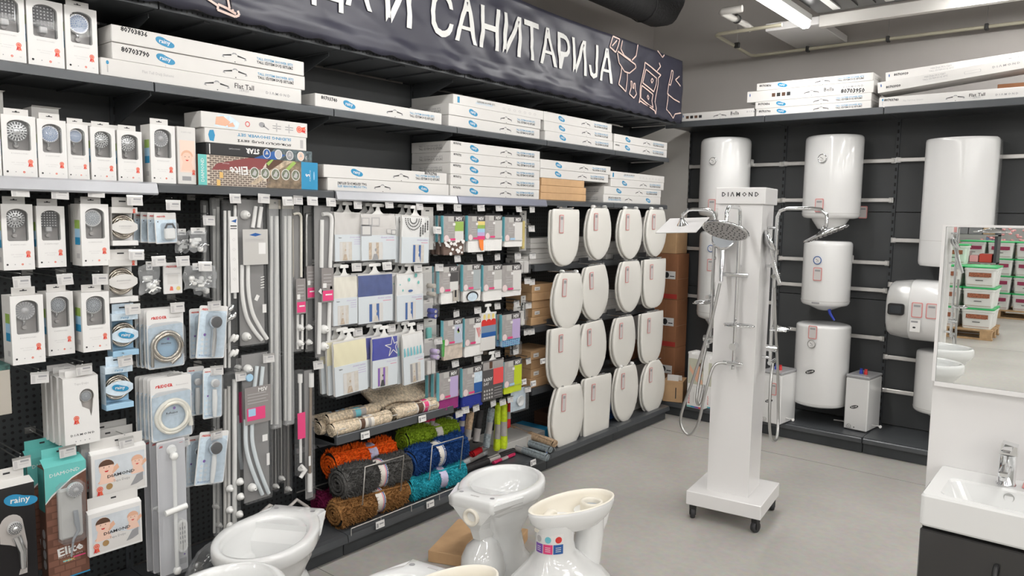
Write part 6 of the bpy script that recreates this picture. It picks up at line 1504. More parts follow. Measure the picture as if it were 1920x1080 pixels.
for i in range(4):
    for j in range(3): p.disc(-w*.42+i*w*.12, h*.08+j*h*.09, w*.04, w*.04, -.0008, M_shade, 6)
for i in range(4): p.rect(w*.05, w*.42, h*.08+i*h*.07, h*.09+i*h*.07, -.0008, M_shade)
p.build('print', o); q = obj('hanger', hanger_mesh(w*1.1), o); q.location = (0, 0, h)

# narrow cards between curtains and textiles, and past the textiles
def roll_card(px0, py0, px1, py1, mt, label, x=-2.76, n=2, r=.013, kind='roll'):
    y, w, z, h = stand_front(px0, py0, px1, py1, x)
    o = MB().box(-w/2, w/2, 0, .002, 0, h, M_shade).build('hanging_card'); tag(o, label, 'hanging card'); put(o, (x, y, z), PI/2)
    MB().rect(-w*.15, w*.15, h*.90, h*.93, -.0005, M_dark).build('slot', o)
    for i in range(n):
        t = MB()
        if kind == 'roll': t.lathe([(r*.6, -.05), (r, -.05), (r, .0), (r*.6, .0)], mt, 14, c=(w*.1, 0, h*(.34-.28*i)), axis='y', cap=False); t.lathe([(r*.6, -.05), (r*.55, 0.0)], M_flap if mt is not M_lilac else M_shade, 14, c=(w*.1, 0, h*(.34-.28*i)), axis='y'); t.build('roll', o)
        else: t.box(-w*.4+i*w*.42, -w*.05+i*w*.42, -.02, -.001, h*.05, h*.75, mt, .004); t.build('item', o)
    MB().box(-w*.5, w*.5, -.055 if kind == 'roll' else -.024, -.0008, 0, h*.8, F_bag2, .004).build('blister', o)
    return o
roll_card(790, 388, 812, 468, M_shade, 'tall grey hanging card between curtains and textiles, top', n=1, kind='bar')
roll_card(791, 500, 810, 553, M_flap, 'hanging card with two tan rolls', r=.012)
roll_card(794, 563, 811, 592, M_roy, 'hanging card with two shiny blue rolls', r=.014)
roll_card(794, 555, 826, 570, M_white, 'low hanging card of pale grey rings behind the first textile', x=-2.80, n=2, kind='bar')
roll_card(795, 598, 818, 660, M_teal, 'clear hanging pack with teal edge left of the beige textile', n=1, kind='bar', x=-2.79)
roll_card(795, 636, 818, 668, M_lilac, 'hanging card with two pale lilac rolls', r=.013)
roll_card(795, 668, 815, 700, M_white, 'small card with blue and white items under the lilac rolls', n=2, kind='bar')
o = MB().tube([(0, -.012, 0), (0, -.012, .09)], [.008, .012], mat('grass_green_plastic', (.05, .35, .05), .4), 8).build('green_brush'); p_ = onx(827, 668, -2.76); tag(o, 'bright green tube hanging left of the beige textile', 'brush'); put(o, (p_.x, p_.y, p_.z), PI/2)
roll_card(975, 395, 986, 470, M_yellow, 'narrow card with a red and yellow top past the top textile row', n=1, kind='bar', x=-2.80)
roll_card(966, 482, 990, 512, M_white, 'small card with red lettering past the top textile row', n=2, kind='bar', x=-2.80)
roll_card(963, 575, 982, 610, M_white, 'small grey card of rings past the third textile row', n=2, kind='bar', x=-2.78)
roll_card(977, 555, 985, 600, M_chrome, 'narrow card of round chrome hooks past the second textile row', n=1, kind='bar', x=-2.78)
roll_card(957, 636, 973, 663, M_steel, 'small card with a metal hook below the mosaic textile', n=1, kind='bar', x=-2.78)
y, w, z, h = stand_front(958, 732, 985, 765, -2.76)
o = MB().box(-w/2, w/2, 0, .002, 0, h, M_pblue).build('soap_dish_card'); tag(o, 'card with a clear soap dish below the lime textile', 'hanging card'); put(o, (-2.76, y, z), PI/2)
t = MB(); t.lathe([(.02, 0), (.034, -.02), (.030, -.022), (.016, -.004)], M_enamel2, 16, c=(0, -.002, h*.45), axis='y'); t.build('soap_dish', o); MB().box(-w/2, w/2, -.03, -.001, 0, h, F_bag2, .004).build('blister', o)
# ================================================================== rolled rugs
RUGM = {}
def rug_mat(name, col):
    return mat(name, col, 0.95, var=0.35, scale=90, bump=0.8, bscale=160, spec=0.1)
def rug_roll(L, r, mt, label, loc, rot, band=None, stripes=None, shag=1.0, name='rolled_rug', tufts=900, bandx=0.0, bandw=.13, seed=1, spiral=True):
    """rolled rug lying along local x: outer surface lumpy, spiral visible on the ends, loose flap edge, pile tufts"""
    rnd = random.Random(seed)
    nx, na = 46, 40; b = MB(); vs = []
    def rad(u, a):
        sq = 0.0 if band is None else 0.12*math.exp(-((u-bandx)/(bandw*.55))**2)
        rr = r*(1-sq)*(1+.035*math.sin(5*u*3+a*2+seed)+.02*math.sin(3*a+u*7))
        return rr
    for i in range(nx+1):
        u = -.5+i/nx
        for j in range(na):
            a = 2*PI*j/na; rr = rad(u, a) + shag*rnd.uniform(-.0022, .0030)
            if i in (0, nx): rr *= .95
            vs.append((u*L, rr*math.cos(a), rr*math.sin(a)*.97))
    b.add(vs, [(i*na+j, i*na+(j+1) % na, (i+1)*na+(j+1) % na, (i+1)*na+j) for i in range(nx) for j in range(na)], mt, True)
    # the loose outer flap: a low ridge running slantwise over the roll
    pts = [((-.5+k/14)*L, (rad(-.5+k/14, 2.2)+.002)*math.cos(1.9+.5*k/14), (rad(-.5+k/14, 2.2)+.002)*math.sin(1.9+.5*k/14)) for k in range(15)]
    b.tube(pts, r*.10, mt, 6)
    # ends: spiral layers
    for s_ in (-1, 1):
        n = 60; turns = 3.2; ring = []
        for k in range(n):
            t = k/(n-1); a = 2*PI*turns*t+seed; rr = r*(.12+.80*t); ring.append((s_*(L/2+.002+.004*math.sin(a)), rr*math.cos(a), rr*math.sin(a)*.97))
        b.tube(ring, r*.115, mt, 5)
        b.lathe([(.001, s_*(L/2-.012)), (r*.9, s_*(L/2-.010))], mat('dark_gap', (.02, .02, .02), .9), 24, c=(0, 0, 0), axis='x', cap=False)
    o = b.build(name); tag(o, label, 'rug' if 'rug' in name else 'mat'); o.location = loc; o.rotation_euler = rot
    if tufts:
        t = MB(); vs = []; fs = []
        for k in range(tufts):
            u = rnd.uniform(-.49, .49)
            if band and abs(u-bandx) < bandw*.42: continue
            a = rnd.uniform(0, 2*PI); rr = rad(u, a)-.002; l = rnd.uniform(.011, .022)*shag; q = .0048
            c, s_ = math.cos(a), math.sin(a); x = u*L; dx = rnd.uniform(-.006, .006); da = rnd.uniform(-.09, .09)
            c2, s2 = math.cos(a+da), math.sin(a+da); o_ = len(vs)
            vs += [(x-q, rr*c, rr*s_), (x+q, rr*c, rr*s_), (x+dx, (rr+l)*c2, (rr+l)*s2), (x, (rr)*math.cos(a+.05), rr*math.sin(a+.05))]
            fs += [(o_, o_+1, o_+2), (o_, o_+2, o_+3)]
        t.add(vs, fs, mt); stuff(t.build('pile', o))
    if band:
        t = MB()
        def strip(u0, u1, off, m_, n=4):
            rings = []
            for k in range(n+1):
                u = u0+(u1-u0)*k/n; rings.append([(u*L, (rad(u, 2*PI*j/36)+off)*math.cos(2*PI*j/36), (rad(u, 2*PI*j/36)+off)*math.sin(2*PI*j/36)*.97) for j in range(36)])
            t.loft(rings, m_, False, False)
        strip(bandx-bandw/2, bandx+bandw/2, .005*max(shag, .5), band)
        for (u0, u1, m_) in (stripes or ()): strip(bandx+(u0-.5)*bandw, bandx+(u1-.5)*bandw, .0062*max(shag, .5), m_, 1)
        t.build('paper_band', o)
    return o
def roll_between(p0, p1, r, mt, label, **k):
    """p0, p1: world end centres"""
    d = p1-p0; L = d.length; rz = math.atan2(d.y, d.x); ry = -math.asin(d.z/L)
    return rug_roll(L, r, mt, label, (p0+p1)/2, (k.pop('roll', 0), ry, rz), **k)
M_band = mat('cream_paper_band', (.70, .66, .60), .4, var=.04); M_bandp = mat('lilac_paper_band', (.55, .52, .70), .4, var=.25, scale=30)
R_or = rug_mat('orange_shag', (.90, .13, .014)); R_gr = rug_mat('charcoal_shag', (.085, .083, .08)); R_bl = rug_mat('blue_shag', (.016, .055, .19)); R_lg = rug_mat('lime_shag', (.24, .36, .025)); R_bw = rug_mat('tan_brown_shag', (.27, .135, .05)); R_tq = rug_mat('turquoise_shag', (.03, .36, .45)); R_pl = rug_mat('plum_shag', (.14, .012, .05)); R_bg = rug_mat('beige_terry', (.68, .57, .43))
st = ((.72, .78, M_pink), (.84, .92, M_dblue))
V = Vector
zb = .112
roll_between(V((-2.765, 2.10, zb+.068)), V((-2.765, 2.525, zb+.066)), .064, R_bw, 'tan brown rolled shag rug at the front of the base shelf', band=M_band, stripes=st, bandx=.06, seed=2, tufts=2600)
roll_between(V((-2.765, 2.555, zb+.064)), V((-2.765, 2.96, zb+.064)), .060, R_tq, 'turquoise rolled shag rug at the front of the base shelf', band=M_bandp, bandx=.06, seed=5, tufts=2400)
roll_between(V((-2.915, 2.12, zb+.066)), V((-2.915, 2.56, zb+.066)), .062, R_pl, 'plum coloured rolled rug behind the tan brown one', band=M_bandp, bandx=.02, seed=8, tufts=700)
roll_between(V((-2.79, 2.14, .312)), V((-2.79, 2.555, .292)), .075, R_gr, 'charcoal rolled shag rug in the left wire basket', band=M_band, stripes=st, bandx=.05, seed=3, tufts=2600)
roll_between(V((-2.79, 2.595, .297)), V((-2.79, 2.99, .305)), .072, R_bl, 'dark blue rolled shag rug in the right wire basket', band=M_band, stripes=((.8, .9, M_dblue),), bandx=-.03, seed=4, tufts=2600)
roll_between(V((-2.92, 2.19, .360)), V((-2.92, 2.58, .350)), .066, R_or, 'bright orange rolled shag rug behind the charcoal one', band=M_bandp, bandx=.10, seed=6, tufts=2200)
roll_between(V((-2.905, 2.66, .378)), V((-2.905, 3.05, .360)), .060, R_lg, 'lime green rolled shag rug behind the dark blue one', band=M_band, bandx=.08, seed=7, tufts=2600)
# beige rugs on the wire-fronted shelf
zz = zws-.003
bg = [(-2.785, 2.10, 2.44, .034, 'front'), (-2.857, 2.08, 2.41, .034, 'second'), (-2.925, 2.12, 2.42, .031, 'third'), (-2.985, 2.10, 2.43, .030, 'rearmost')]
for i, (x_, ya, yb, r, w_) in enumerate(bg):
    roll_between(V((x_, ya, zz+r)), V((x_+.01, yb, zz+r)), r, R_bg, '%s beige bath rug roll in the left group on the wire-fronted shelf' % w_, band=(M_band, M_tgrey, M_white, M_lblue)[i], stripes=((.1, .4, M_hair), (.6, .8, M_tgrey)), bandx=.05, bandw=.26, seed=10+i, shag=.5, tufts=0)
roll_between(V((-2.82, 2.10, zz+.078)), V((-2.82, 2.41, zz+.078)), .027, R_bg, 'beige bath rug roll lying on top of the front left ones', band=M_tgrey, stripes=((.2, .6, M_cyan),), bandx=.08, bandw=.26, seed=19, shag=.5, tufts=0)
roll_between(V((-2.785, 2.485, zz+.037)), V((-2.785, 2.85, zz+.037)), .036, R_bg, 'front beige bath rug roll with a brown band in the right group', band=M_band, stripes=((.1, .5, M_hair), (.6, .9, M_pink)), bandx=.0, bandw=.26, seed=15, shag=.5, tufts=0)
roll_between(V((-2.86, 2.48, zz+.033)), V((-2.86, 2.83, zz+.033)), .032, R_bg, 'second beige bath rug roll in the right group', band=M_tgrey, stripes=((.3, .6, M_hair),), bandx=.0, bandw=.24, seed=16, shag=.5, tufts=0)
# a draped folded mat on top
b = MB(); N, K = 16, 10; vs = []
for i in range(N+1):
    for j in range(K+1):
        u, v = i/N, j/K
        vs.append((-3.03+v*.19, 2.44+u*.42, zz+.088+.05*math.sin(PI*u)*(1-v)+.012*math.cos(u*9+v*4)-.03*v*v+.03*(1-v)))
b.add(vs, [(i*(K+1)+j, (i+1)*(K+1)+j, (i+1)*(K+1)+j+1, i*(K+1)+j+1) for i in range(N) for j in range(K)], R_bg, True)
o = b.build('folded_rug'); tag(o, 'loosely folded beige bath rug thrown on top of the right rolls', 'rug'); sd = o.modifiers.new('t', 'SOLIDIFY'); sd.thickness = .022

# standing and lying non-slip mats in tubes
def thin_roll(p0, p1, r, mt, label, band=M_tgrey, name='rolled_mat', bw=.3, bx=0, seed=1):
    return roll_between(p0, p1, r, mt, label, band=band, bandw=bw, bandx=bx, seed=seed, shag=.25, tufts=0, name=name)
M_mpink = mat('pink_foam', (.55, .02, .10), .6, var=.2, scale=60); M_mblue = mat('blue_foam', (.01, .035, .30), .6, var=.2, scale=60); M_mbeige = mat('speckled_beige_foam', (.48, .34, .22), .6, var=.3, scale=90); M_mgrey = mat('speckled_grey_foam', (.25, .29, .31), .6, var=.35, scale=90); M_mlime = mat('lime_foam', (.52, .66, .015), .6, var=.15, scale=60); M_mred = mat('red_foam', (.62, .01, .02), .6); M_mwh = mat('white_foam', (.62, .64, .66), .6); M_mblk = mat('black_foam', (.02, .018, .02), .7, var=.3, scale=80)
def stand(px0, py0, px1, py1, mt, label, x=-2.80, r=.02, **k):
    a = onx(px0, py0, x); c = onx(px1, py1, x); thin_roll(V(a), V(c), r, mt, label, **k)
stand(801, 777, 797, 815, M_mpink, 'upright pink mat roll, left of two under the wire-fronted shelf', x=-2.92)
stand(811, 775, 807, 812, M_mpink, 'upright pink mat roll, right of two under the wire-fronted shelf', x=-2.92, seed=2)
stand(843, 782, 842, 815, M_mwh, 'upright white mat roll behind the lime shag rug', x=-2.92)
stand(856, 778, 850, 812, M_mblue, 'upright blue mat roll, left of two', x=-2.93)
stand(867, 776, 864, 810, M_mblue, 'upright blue mat roll, right of two', x=-2.90, seed=3)
stand(883, 773, 876, 824, M_mbeige, 'upright speckled beige mat roll with a dark band', x=-2.87, bw=.35, bx=.3)
stand(901, 768, 892, 828, M_mblk, 'upright black mat roll with a grey band', x=-2.86, bw=.4, bx=.28)
stand(922, 766, 912, 838, M_mgrey, 'upright speckled grey mat roll left of the lime ones', x=-2.84)
stand(935, 757, 932, 842, M_mlime, 'upright lime mat roll, left of two', x=-2.84, bw=.32, bx=.1)
stand(945, 757, 944, 840, M_mlime, 'upright lime mat roll, right of two', x=-2.81, bw=.32, bx=.05, seed=4)
stand(953, 755, 951, 800, M_mred, 'upright red mat roll behind the lime ones', x=-2.88)
def lie(px0, py0, px1, py1, z, mt, label, r=.02, **k):
    a = onz(px0, py0, z); c = onz(px1, py1, z); thin_roll(V(a), V(c), r, mt, label, **k)
lie(885, 852, 925, 830, zb+.055, M_mred, 'red mat roll lying across the base shelf beside the blue shag rug')
lie(845, 880, 930, 838, zb+.021, M_mwh, 'long white mat roll lying on the base shelf', r=.019)
lie(862, 884, 962, 846, zb+.021, M_mblk, 'long black mat roll with a printed band lying on the base shelf', r=.021, bw=.2, bx=.1)
lie(925, 868, 964, 852, zb+.012, M_mpink, 'thin pink mat edge lying beside the black roll', r=.010)
lie(958, 803, 1040, 832, zb+.062, M_mbeige, 'speckled beige mat roll lying on top of the grey ones', r=.026, bx=-.2)
lie(950, 818, 1032, 843, zb+.025, M_mgrey, 'speckled grey mat roll under the beige one, rear', r=.024, bx=-.2)
lie(948, 834, 1026, 858, zb+.025, M_mgrey, 'speckled grey mat roll under the beige one, front', r=.024, bx=-.2, seed=3)
for (px, py, l) in ((1042, 843, 'clear plastic hanger tab past the beige mat roll'), (1030, 857, 'clear plastic hanger tab past the front grey mat roll')):
    p_ = onz(px, py, zb+.012); o = MB().prism(rrect(-.03, .03, 0, .05, .012), 0, .003, F_bag).build('clear_tab'); MB().prism(rrect(-.012, .012, .025, .036, .004), -.001, 0.004, M_dblue if px < 1035 else M_mlime).build('tab_slot', o); tag(o, l, 'hanger'); put(o, (p_.x, p_.y, zb+.012), PI/2+.7, -.5)
# flat boxes on the base shelf behind the mats
o = kraft('flat_box', .55, .30, .075, 'flat pale box with a blue end on the base shelf beside the front toilet seat', (-2.84, 3.66, zb+.001), mt=M_shade)
MB().box(.20, .277, -.001, .301, .002, .076, M_blue).build('blue_end', o)

# ================================================================== toilet seats
def seat_outline(kind, w, h, n=40):
    """closed outline, hinge edge at z = h, tip at z = 0"""
    pts = []
    if kind == 'oval': prof = [(0, .0), (.012, .17), (.045, .36), (.10, .55), (.18, .73), (.30, .90), (.45, .99), (.58, 1.0), (.72, .95), (.86, .84), (.95, .74), (.985, .68), (1, .60)]
    elif kind == 'round': prof = [(0, .0), (.012, .2), (.045, .42), (.11, .64), (.22, .85), (.36, .97), (.5, 1.0), (.64, .97), (.78, .87), (.9, .68), (.965, .5), (.99, .42), (1, .34)]
    elif kind == 'd': prof = [(0, .0), (.012, .22), (.04, .42), (.10, .63), (.18, .80), (.28, .92), (.42, .985), (.6, 1.0), (.8, .99), (.95, .975), (.985, .95), (1, .90)]
    elif kind == 'flat': prof = [(0, .0), (.01, .3), (.04, .52), (.09, .70), (.18, .84), (.3, .93), (.45, .99), (.7, 1.0), (.9, .99), (.97, .98), (1, .96)]
    else: prof = [(0, .55), (.012, .70), (.05, .86), (.12, .93), (.5, .97), (.9, 1.0), (.97, .98), (1, .90)]
    R_ = [(w/2*q, h*t) for t, q in prof]
    L_ = [(-a, c) for a, c in reversed(R_) if a > 1e-6]
    return R_ + L_
def seat(kind, px0, py0, px1, py1, label, x=-2.71, yaw=0, roll=0, swing=0, gap=.006, tagx=-.22, hinge='knob'):
    y, w, z, h = stand_front(px0, py0, px1, py1, x); y += w*.02; w *= .93; z += h*.012; h *= .975
    e = empty('toilet_seat_set'); tag(e, label, 'toilet seat')
    out = seat_outline(kind, w, h); c = (0, h*.5)
    def ins(pts, k, s): return [(c[0]+(a-c[0])*(1-k/(w/2)), c[1]+(b_-c[1])*(1-k/(h/2))) for a, b_ in pts]
    def slab(pts, y0, th, mt, name, dome=.006, round_=.006):
        b = MB(); rings = [[(a, y0+th, q) for a, q in ins(pts, .003, 0)], [(a, y0+th*.6, q) for a, q in pts], [(a, y0+round_*.7, q) for a, q in pts], [(a, y0+round_*.15, q) for a, q in ins(pts, round_*.5, 0)], [(a, y0-dome*.2, q) for a, q in ins(pts, round_*1.6, 0)]]
        rings += [[(a, y0-dome*(1-(k_)**2)-.000, q) for a, q in [(c[0]+(a2-c[0])*k_, c[1]+(b2-c[1])*k_) for a2, b2 in pts]] for k_ in (.75, .5, .25)]
        b.loft(rings, mt); return b.build(name, e)
    slab(out, 0, .018, M_seat, 'lid')
    ro = [(a*1.0-.004, q-.006) for a, q in out]; slab(ro, .018+gap, .014, M_seat, 'seat_ring', dome=0, round_=.004)
    for s_ in (-1, 1):
        t = MB()
        if hinge == 'knob': t.lathe([(.001, -.004), (.010, 0), (.013, .008), (.013, .026), (.006, .03)], M_plast, 14, c=(s_*w*.24, 0, h+.006), axis='y')
        else: t.tube([(s_*w*.22-.012, .012, h+.003), (s_*w*.22+.012, .012, h+.003)], .006, M_chrome, 8)
        t.build('hinge', e)
    MB().tube([(-w*.26, .016, h+.006), (w*.26, .016, h+.006)], .004, M_chrome, 8).build('hinge_bar', e)
    t = MB(); tw, th = .045, .115; tx = tagx*w
    t.prism(rrect(tx-tw/2, tx+tw/2, h*.90-th, h*.90, .006), -.0085, -.0078, M_tagred); t.prism(rrect(tx-tw/2+.005, tx+tw/2-.005, h*.90-th+.005, h*.90-.005, .004), -.0092, -.0084, M_tagpaper)
    t.rect(tx-tw*.3, tx+tw*.3, h*.90-.03, h*.90-.012, -.0096, M_greyink)
    t.build('price_card', e)
    put(e, (x, y, z)); e.rotation_euler = (0, roll, PI/2+yaw); return e
KD = 'white toilet seat, '
rows = ['top row', 'second row', 'third row', 'bottom row']; cols = ['first from the left', 'second from the left', 'third from the left', 'rightmost']
spec = [[('d', 1034, 390, 1086, 498, 'broad with squared shoulders'), ('oval', 1101, 388, 1146, 487, 'slim oval'), ('oval', 1161, 390, 1204, 486, 'slim oval with knob hinges'), ('oval', 1212, 391, 1249, 481, 'small oval with a reflection')],
        [('oval', 1036, 513, 1092, 615, 'broad oval'), ('oval', 1094, 498, 1143, 597, 'tilted oval'), ('oval', 1160, 490, 1203, 583, 'plain oval'), ('flat', 1207, 486, 1247, 575, 'flat topped')],
        [('d', 1031, 617, 1088, 723, 'squared with visible second layer'), ('oval', 1089, 606, 1138, 704, 'tapering oval'), ('oval', 1149, 597, 1191, 685, 'plain oval'), ('flat', 1202, 588, 1242, 676, 'flat topped')],
        [('oval', 1033, 732, 1093, 836, 'opened slightly at the bottom'), ('square', 1093, 712, 1144, 813, 'nearly rectangular'), ('oval', 1152, 692, 1196, 784, 'plain oval'), ('round', 1205, 682, 1246, 767, 'nearly round')]]
for r_, row in enumerate(spec):
    for c_, (k, a, b_, c2, d2, l) in enumerate(row):
        seat(k, a, b_, c2, d2, 'white toilet seat, %s, %s in the %s' % (l, cols[c_], rows[r_]), x=-2.712 + (.012 if r_ == 3 else 0), roll={(1, 0): .05, (1, 1): -.06, (2, 1): -.04, (3, 0): .04, (3, 1): .02}.get((r_, c_), 0), gap=.012 if (r_, c_) in ((3, 0), (2, 0)) else .006, hinge='knob' if (r_, c_) in ((0, 1), (0, 2), (0, 3), (3, 2), (1, 0)) else 'bar')
        # dark carrier plate from the shelf lip
        y, w, z, h = stand_front(a, b_, c2, d2, -2.712)
        i = bay_side(y); zl = ZB-.03 if r_ == 0 else SZ[r_-1]-.02
        q = MB().box(-2.72-.035-XP+XP*0-.0, -2.72-.030-XP, -.05, .05, 0, .001, M_shelf) if 0 else MB()
        x0 = (-2.745 if r_ == 0 else -2.825)
        q.box(x0-.004, x0, y-.055, y+.055, z+h-.005, zl+.01 if zl+.01 > z+h+.01 else z+h+.04, M_shelf)
        q.tube([(x0, y-w*.2, z+h+.004), (-2.70, y-w*.2, z+h+.006)], .003, M_chrome, 6); q.tube([(x0, y+w*.2, z+h+.004), (-2.70, y+w*.2, z+h+.006)], .003, M_chrome, 6)
        q.xform(lambda X, Y, Z: (X-XP, Y-BAYS[i], Z)); q.build('seat_carrier', BAYOBJ[i])

# cartons on the inner shelves
def cstack(ys, z, n, hh, d, label, x=-2.845, mt=M_kraft, L=None, word=None, lab=False, jit=.01):
    for i in range(n):
        kraft('carton', (ys[1]-ys[0])-(.012*(i % 2)), d, hh-.001, '%s %s counted from the bottom' % (ORD[i], label), (x-.004*(i % 3), (ys[0]+ys[1])/2+jit*((i*7) % 3-1), z+.0005+hh*i), mt=mt, word=word if i == 0 else None, lab=lab and i in (1, n-1))
cstack((3.705, 3.96), SZ[1], 5, .052, .22, 'kraft carton in the left stack of the middle inner shelf,', word='TURBLAST', lab=True)
cstack((3.705, 3.97), SZ[2], 4, .06, .22, 'kraft carton in the left stack of the lowest inner shelf,', lab=True)
cstack((4.20, 4.45), SZ[1], 3, .06, .18, 'tan carton behind the second seats on the middle inner shelf,')
cstack((4.20, 4.46), SZ[2], 3, .06, .18, 'tan carton behind the second seats on the lowest inner shelf,')
cstack((3.70, 4.46), SZ[0], 5, .033, .2, 'thin white box in the stack behind the top seats,', mt=M_white, x=-2.86)
cstack((4.60, 5.15), SZ[0], 3, .04, .2, 'thin white box in the pile behind the rightmost top seats,', mt=M_white, x=-2.86)
cstack((4.52, 4.80), SZ[1], 3, .05, .2, 'white box behind the third seat on the middle inner shelf,', mt=M_white)
cstack((4.95, 5.22), zb, 3, .045, .2, 'pale box on the base shelf behind the rightmost seat,', mt=M_white, x=-2.80)
kraft('carton', .35, .2, .05, 'blue-ended flat box on the base shelf behind the third seat', (-2.80, 4.70, zb+.001), mt=M_dblue)
kraft('carton', .30, .2, .12, 'dark brown carton on the base shelf behind the first two seats', (-2.95, 4.22, zb+.001), mt=M_hair)
kraft('carton', .36, .12, .12, 'kraft carton standing on end on the lowest inner shelf at the corner', (-2.86, 5.05, SZ[2]+.001), mt=M_kraft2)

# tall cartons standing at the corner
zc0 = .115
for (z0, h_, w_, l) in ((.115, .40, .20, 'lowest reddish carton standing in the corner column'), (.517, .40, .20, 'second reddish carton in the corner column'), (.919, .38, .20, 'third reddish carton in the corner column'), (1.301, .22, .17, 'kraft carton on top of the corner column')):
    o = kraft('carton', w_, .20, h_, l, (-2.895+(.20-w_)*-.3, 5.60, z0), 0.0, mt=M_kraft2 if h_ > .3 else M_kraft)
    if h_ > .3:
        t = MB(); t.rect(-.02, .08, h_*.45, h_*.62, -.001, M_white2); t.disc(.0, h_*.535, .022, .026, -.0014, M_ink, 12); t.rect(.03, .07, h_*.5, h_*.52, -.0014, M_ink); t.rect(-w_/2, w_/2, h_*.02, h_*.12, -.0008, mat('red_carton_band', (.42, .04, .03), .6)); t.build('print', o)
o = kraft('small_carton', .16, .20, .17, 'small open kraft carton with papers inside, in the corner on the base', (-2.70, 5.40, .113), .3)
MB().box(-.05, .04, .02, .022, .12, .22, M_white2).build('paper', o); MB().box(-.03, .06, .06, .062, .12, .21, M_white2).build('paper', o)
MB().poly([(.02, .03), (.028, .03), (.028, .12), (.02, .12)], -.0008, M_ink).build('arrow_print', o)

# ================================================================== water heaters
def dial(b, cx, cz, r, y, rim=M_chrome):
    b.lathe([(r, 0), (r*1.08, -.004), (r*.95, -.006), (r*.86, -.003)], rim, 20, c=(cx, y, cz), axis='y'); b.disc(cx, cz, r*.86, r*.86, y-.0035, M_white2, 20)
    b.add([(cx-r*.5, y-.0042, cz+r*.3), (cx-r*.45, y-.0042, cz+r*.38), (cx+r*.3, y-.0042, cz-r*.1), (cx+r*.25, y-.0042, cz-r*.2)], [(0, 1, 2, 3)], M_ink)
    b.rect(cx-r*.35, cx+r*.35, cz-r*.45, cz-r*.35, y-.0042, M_greyink)
def tagcard(b, cx, cz, w, h, y):
    b.prism(rrect(cx-w/2, cx+w/2, cz-h/2, cz+h/2, .008), y-.001, y, M_tagred); b.prism(rrect(cx-w/2+.006, cx+w/2-.006, cz-h/2+.006, cz+h/2-.006, .006), y-.002, y-.0008, M_tagpaper); b.rect(cx-w*.3, cx+w*.3, cz+h*.2, cz+h*.33, y-.0024, M_greyink)
def heater(px0, py0, px1, py1, y, label, sx=1.0, taper=.03, dl=None, tg_=None, cap='skirt', logo=None, dome=.03, sy=1.0, rim=M_chrome, name='water_heater', brk=(.25,)):
    a = ony(px0, py0, y); c = ony(px1, py1, y); w = c.x-a.x; h = a.z-c.z; cx = (a.x+c.x)/2; z0 = c.z; r = w/2*math.cos(math.atan2(abs(cx), y))*.99
    ry = r*sy
    e = empty(name); tag(e, label, 'water heater'); put(e, (cx, YP-.04-ry, z0))
    n = 40
    prof = [(r*.80, dome*.15), (r*.93, dome*.35), (r*.99, dome*.8), (r*1.0, dome*1.3), (r*1.0, h-dome*1.1), (r*.985, h-dome*.55), (r*.93, h-dome*.18), (r*.82, h-dome*.02), (r*.4, h), (.001, h)]
    b = MB(); b.lathe([(p, q) for p, q in prof], M_enamel, n, sy=sy, cap=True)
    b.build('tank', e)
    MB().lathe([(r*1.003, dome*1.35), (r*1.003, dome*1.35+.004)], M_shade, n, sy=sy, cap=False).build('seam', e)
    if cap == 'skirt': MB().lathe([(r*.28, -.075), (r*.42, -.07), (r*.62, -.01), (r*.66, dome*.2)], M_enamel, 24, sy=sy).build('bottom_cover', e)
    elif cap == 'cone': MB().lathe([(.02, -.035), (r*.3, -.03), (r*.78, dome*.16)], M_enamel, 24, sy=sy).build('bottom_cover', e)
    else: MB().lathe([(r*.35, -.02), (r*.5, dome*.1)], M_enamel2, 24, sy=sy).build('bottom_cover', e)
    def surf(px, py):
        p_ = ony(px, py, y-ry*.9+0); return (px, py)
    for it in (dl,):
        if it:
            p_ = ony(it[0], it[1], YP-.04-2*ry); u = p_.x-cx; yy = -ry*math.sqrt(max(.05, 1-(u/r)**2)); t = MB(); dial(t, 0, 0, it[2], 0, rim); q = t.build('thermometer', e); q.location = (u, yy-.002, p_.z-z0); q.rotation_euler = (0, 0, math.asin(max(-1, min(1, u/r)))*.9)
    if tg_:
        p_ = ony(tg_[0], tg_[1], YP-.04-2*ry); u = p_.x-cx; yy = -ry*math.sqrt(max(.05, 1-(u/r)**2)); t = MB(); tagcard(t, 0, 0, .062, .095, 0); q = t.build('price_card', e); q.location = (u, yy-.004, p_.z-z0); q.rotation_euler = (0, 0, math.asin(max(-1, min(1, u/r)))*.9)
    if logo:
        p_ = ony(logo[0], logo[1], YP-.04-2*ry); u = p_.x-cx; yy = -ry*math.sqrt(max(.05, 1-(u/r)**2)); t = MB()
        if logo[2] == 'oval': t.poly([(.036*math.cos(a_)*math.cos(.35)-.014*math.sin(a_)*math.sin(.35), .036*math.cos(a_)*math.sin(.35)+.014*math.sin(a_)*math.cos(.35)) for a_ in [i*PI/10 for i in range(20)]], 0, M_ink); t.text('ELDOM', 0, 0, -.0006, M_white2, w=.05, center=True, rot=.35, bold=.03)
        else: t.rect(-.028, .028, -.005, .005, 0, M_greyink)
        q = t.build('maker_badge', e); q.location = (u, yy-.003, p_.z-z0); q.rotation_euler = (0, 0, math.asin(max(-1, min(1, u/r)))*.9)
    for zf in brk:
        MB().box(-r*.5, r*.5, ry*.86, ry+.003, h*zf-.012, h*zf+.012, M_steel).build('wall_bracket', e)
    return e
heater(1312, 262, 1402, 408, 5.62, 'tall water heater at the top left, partly hidden behind the shower stand', dl=(1337, 302, .028), tg_=(1335, 385), dome=.045, brk=(.8,))
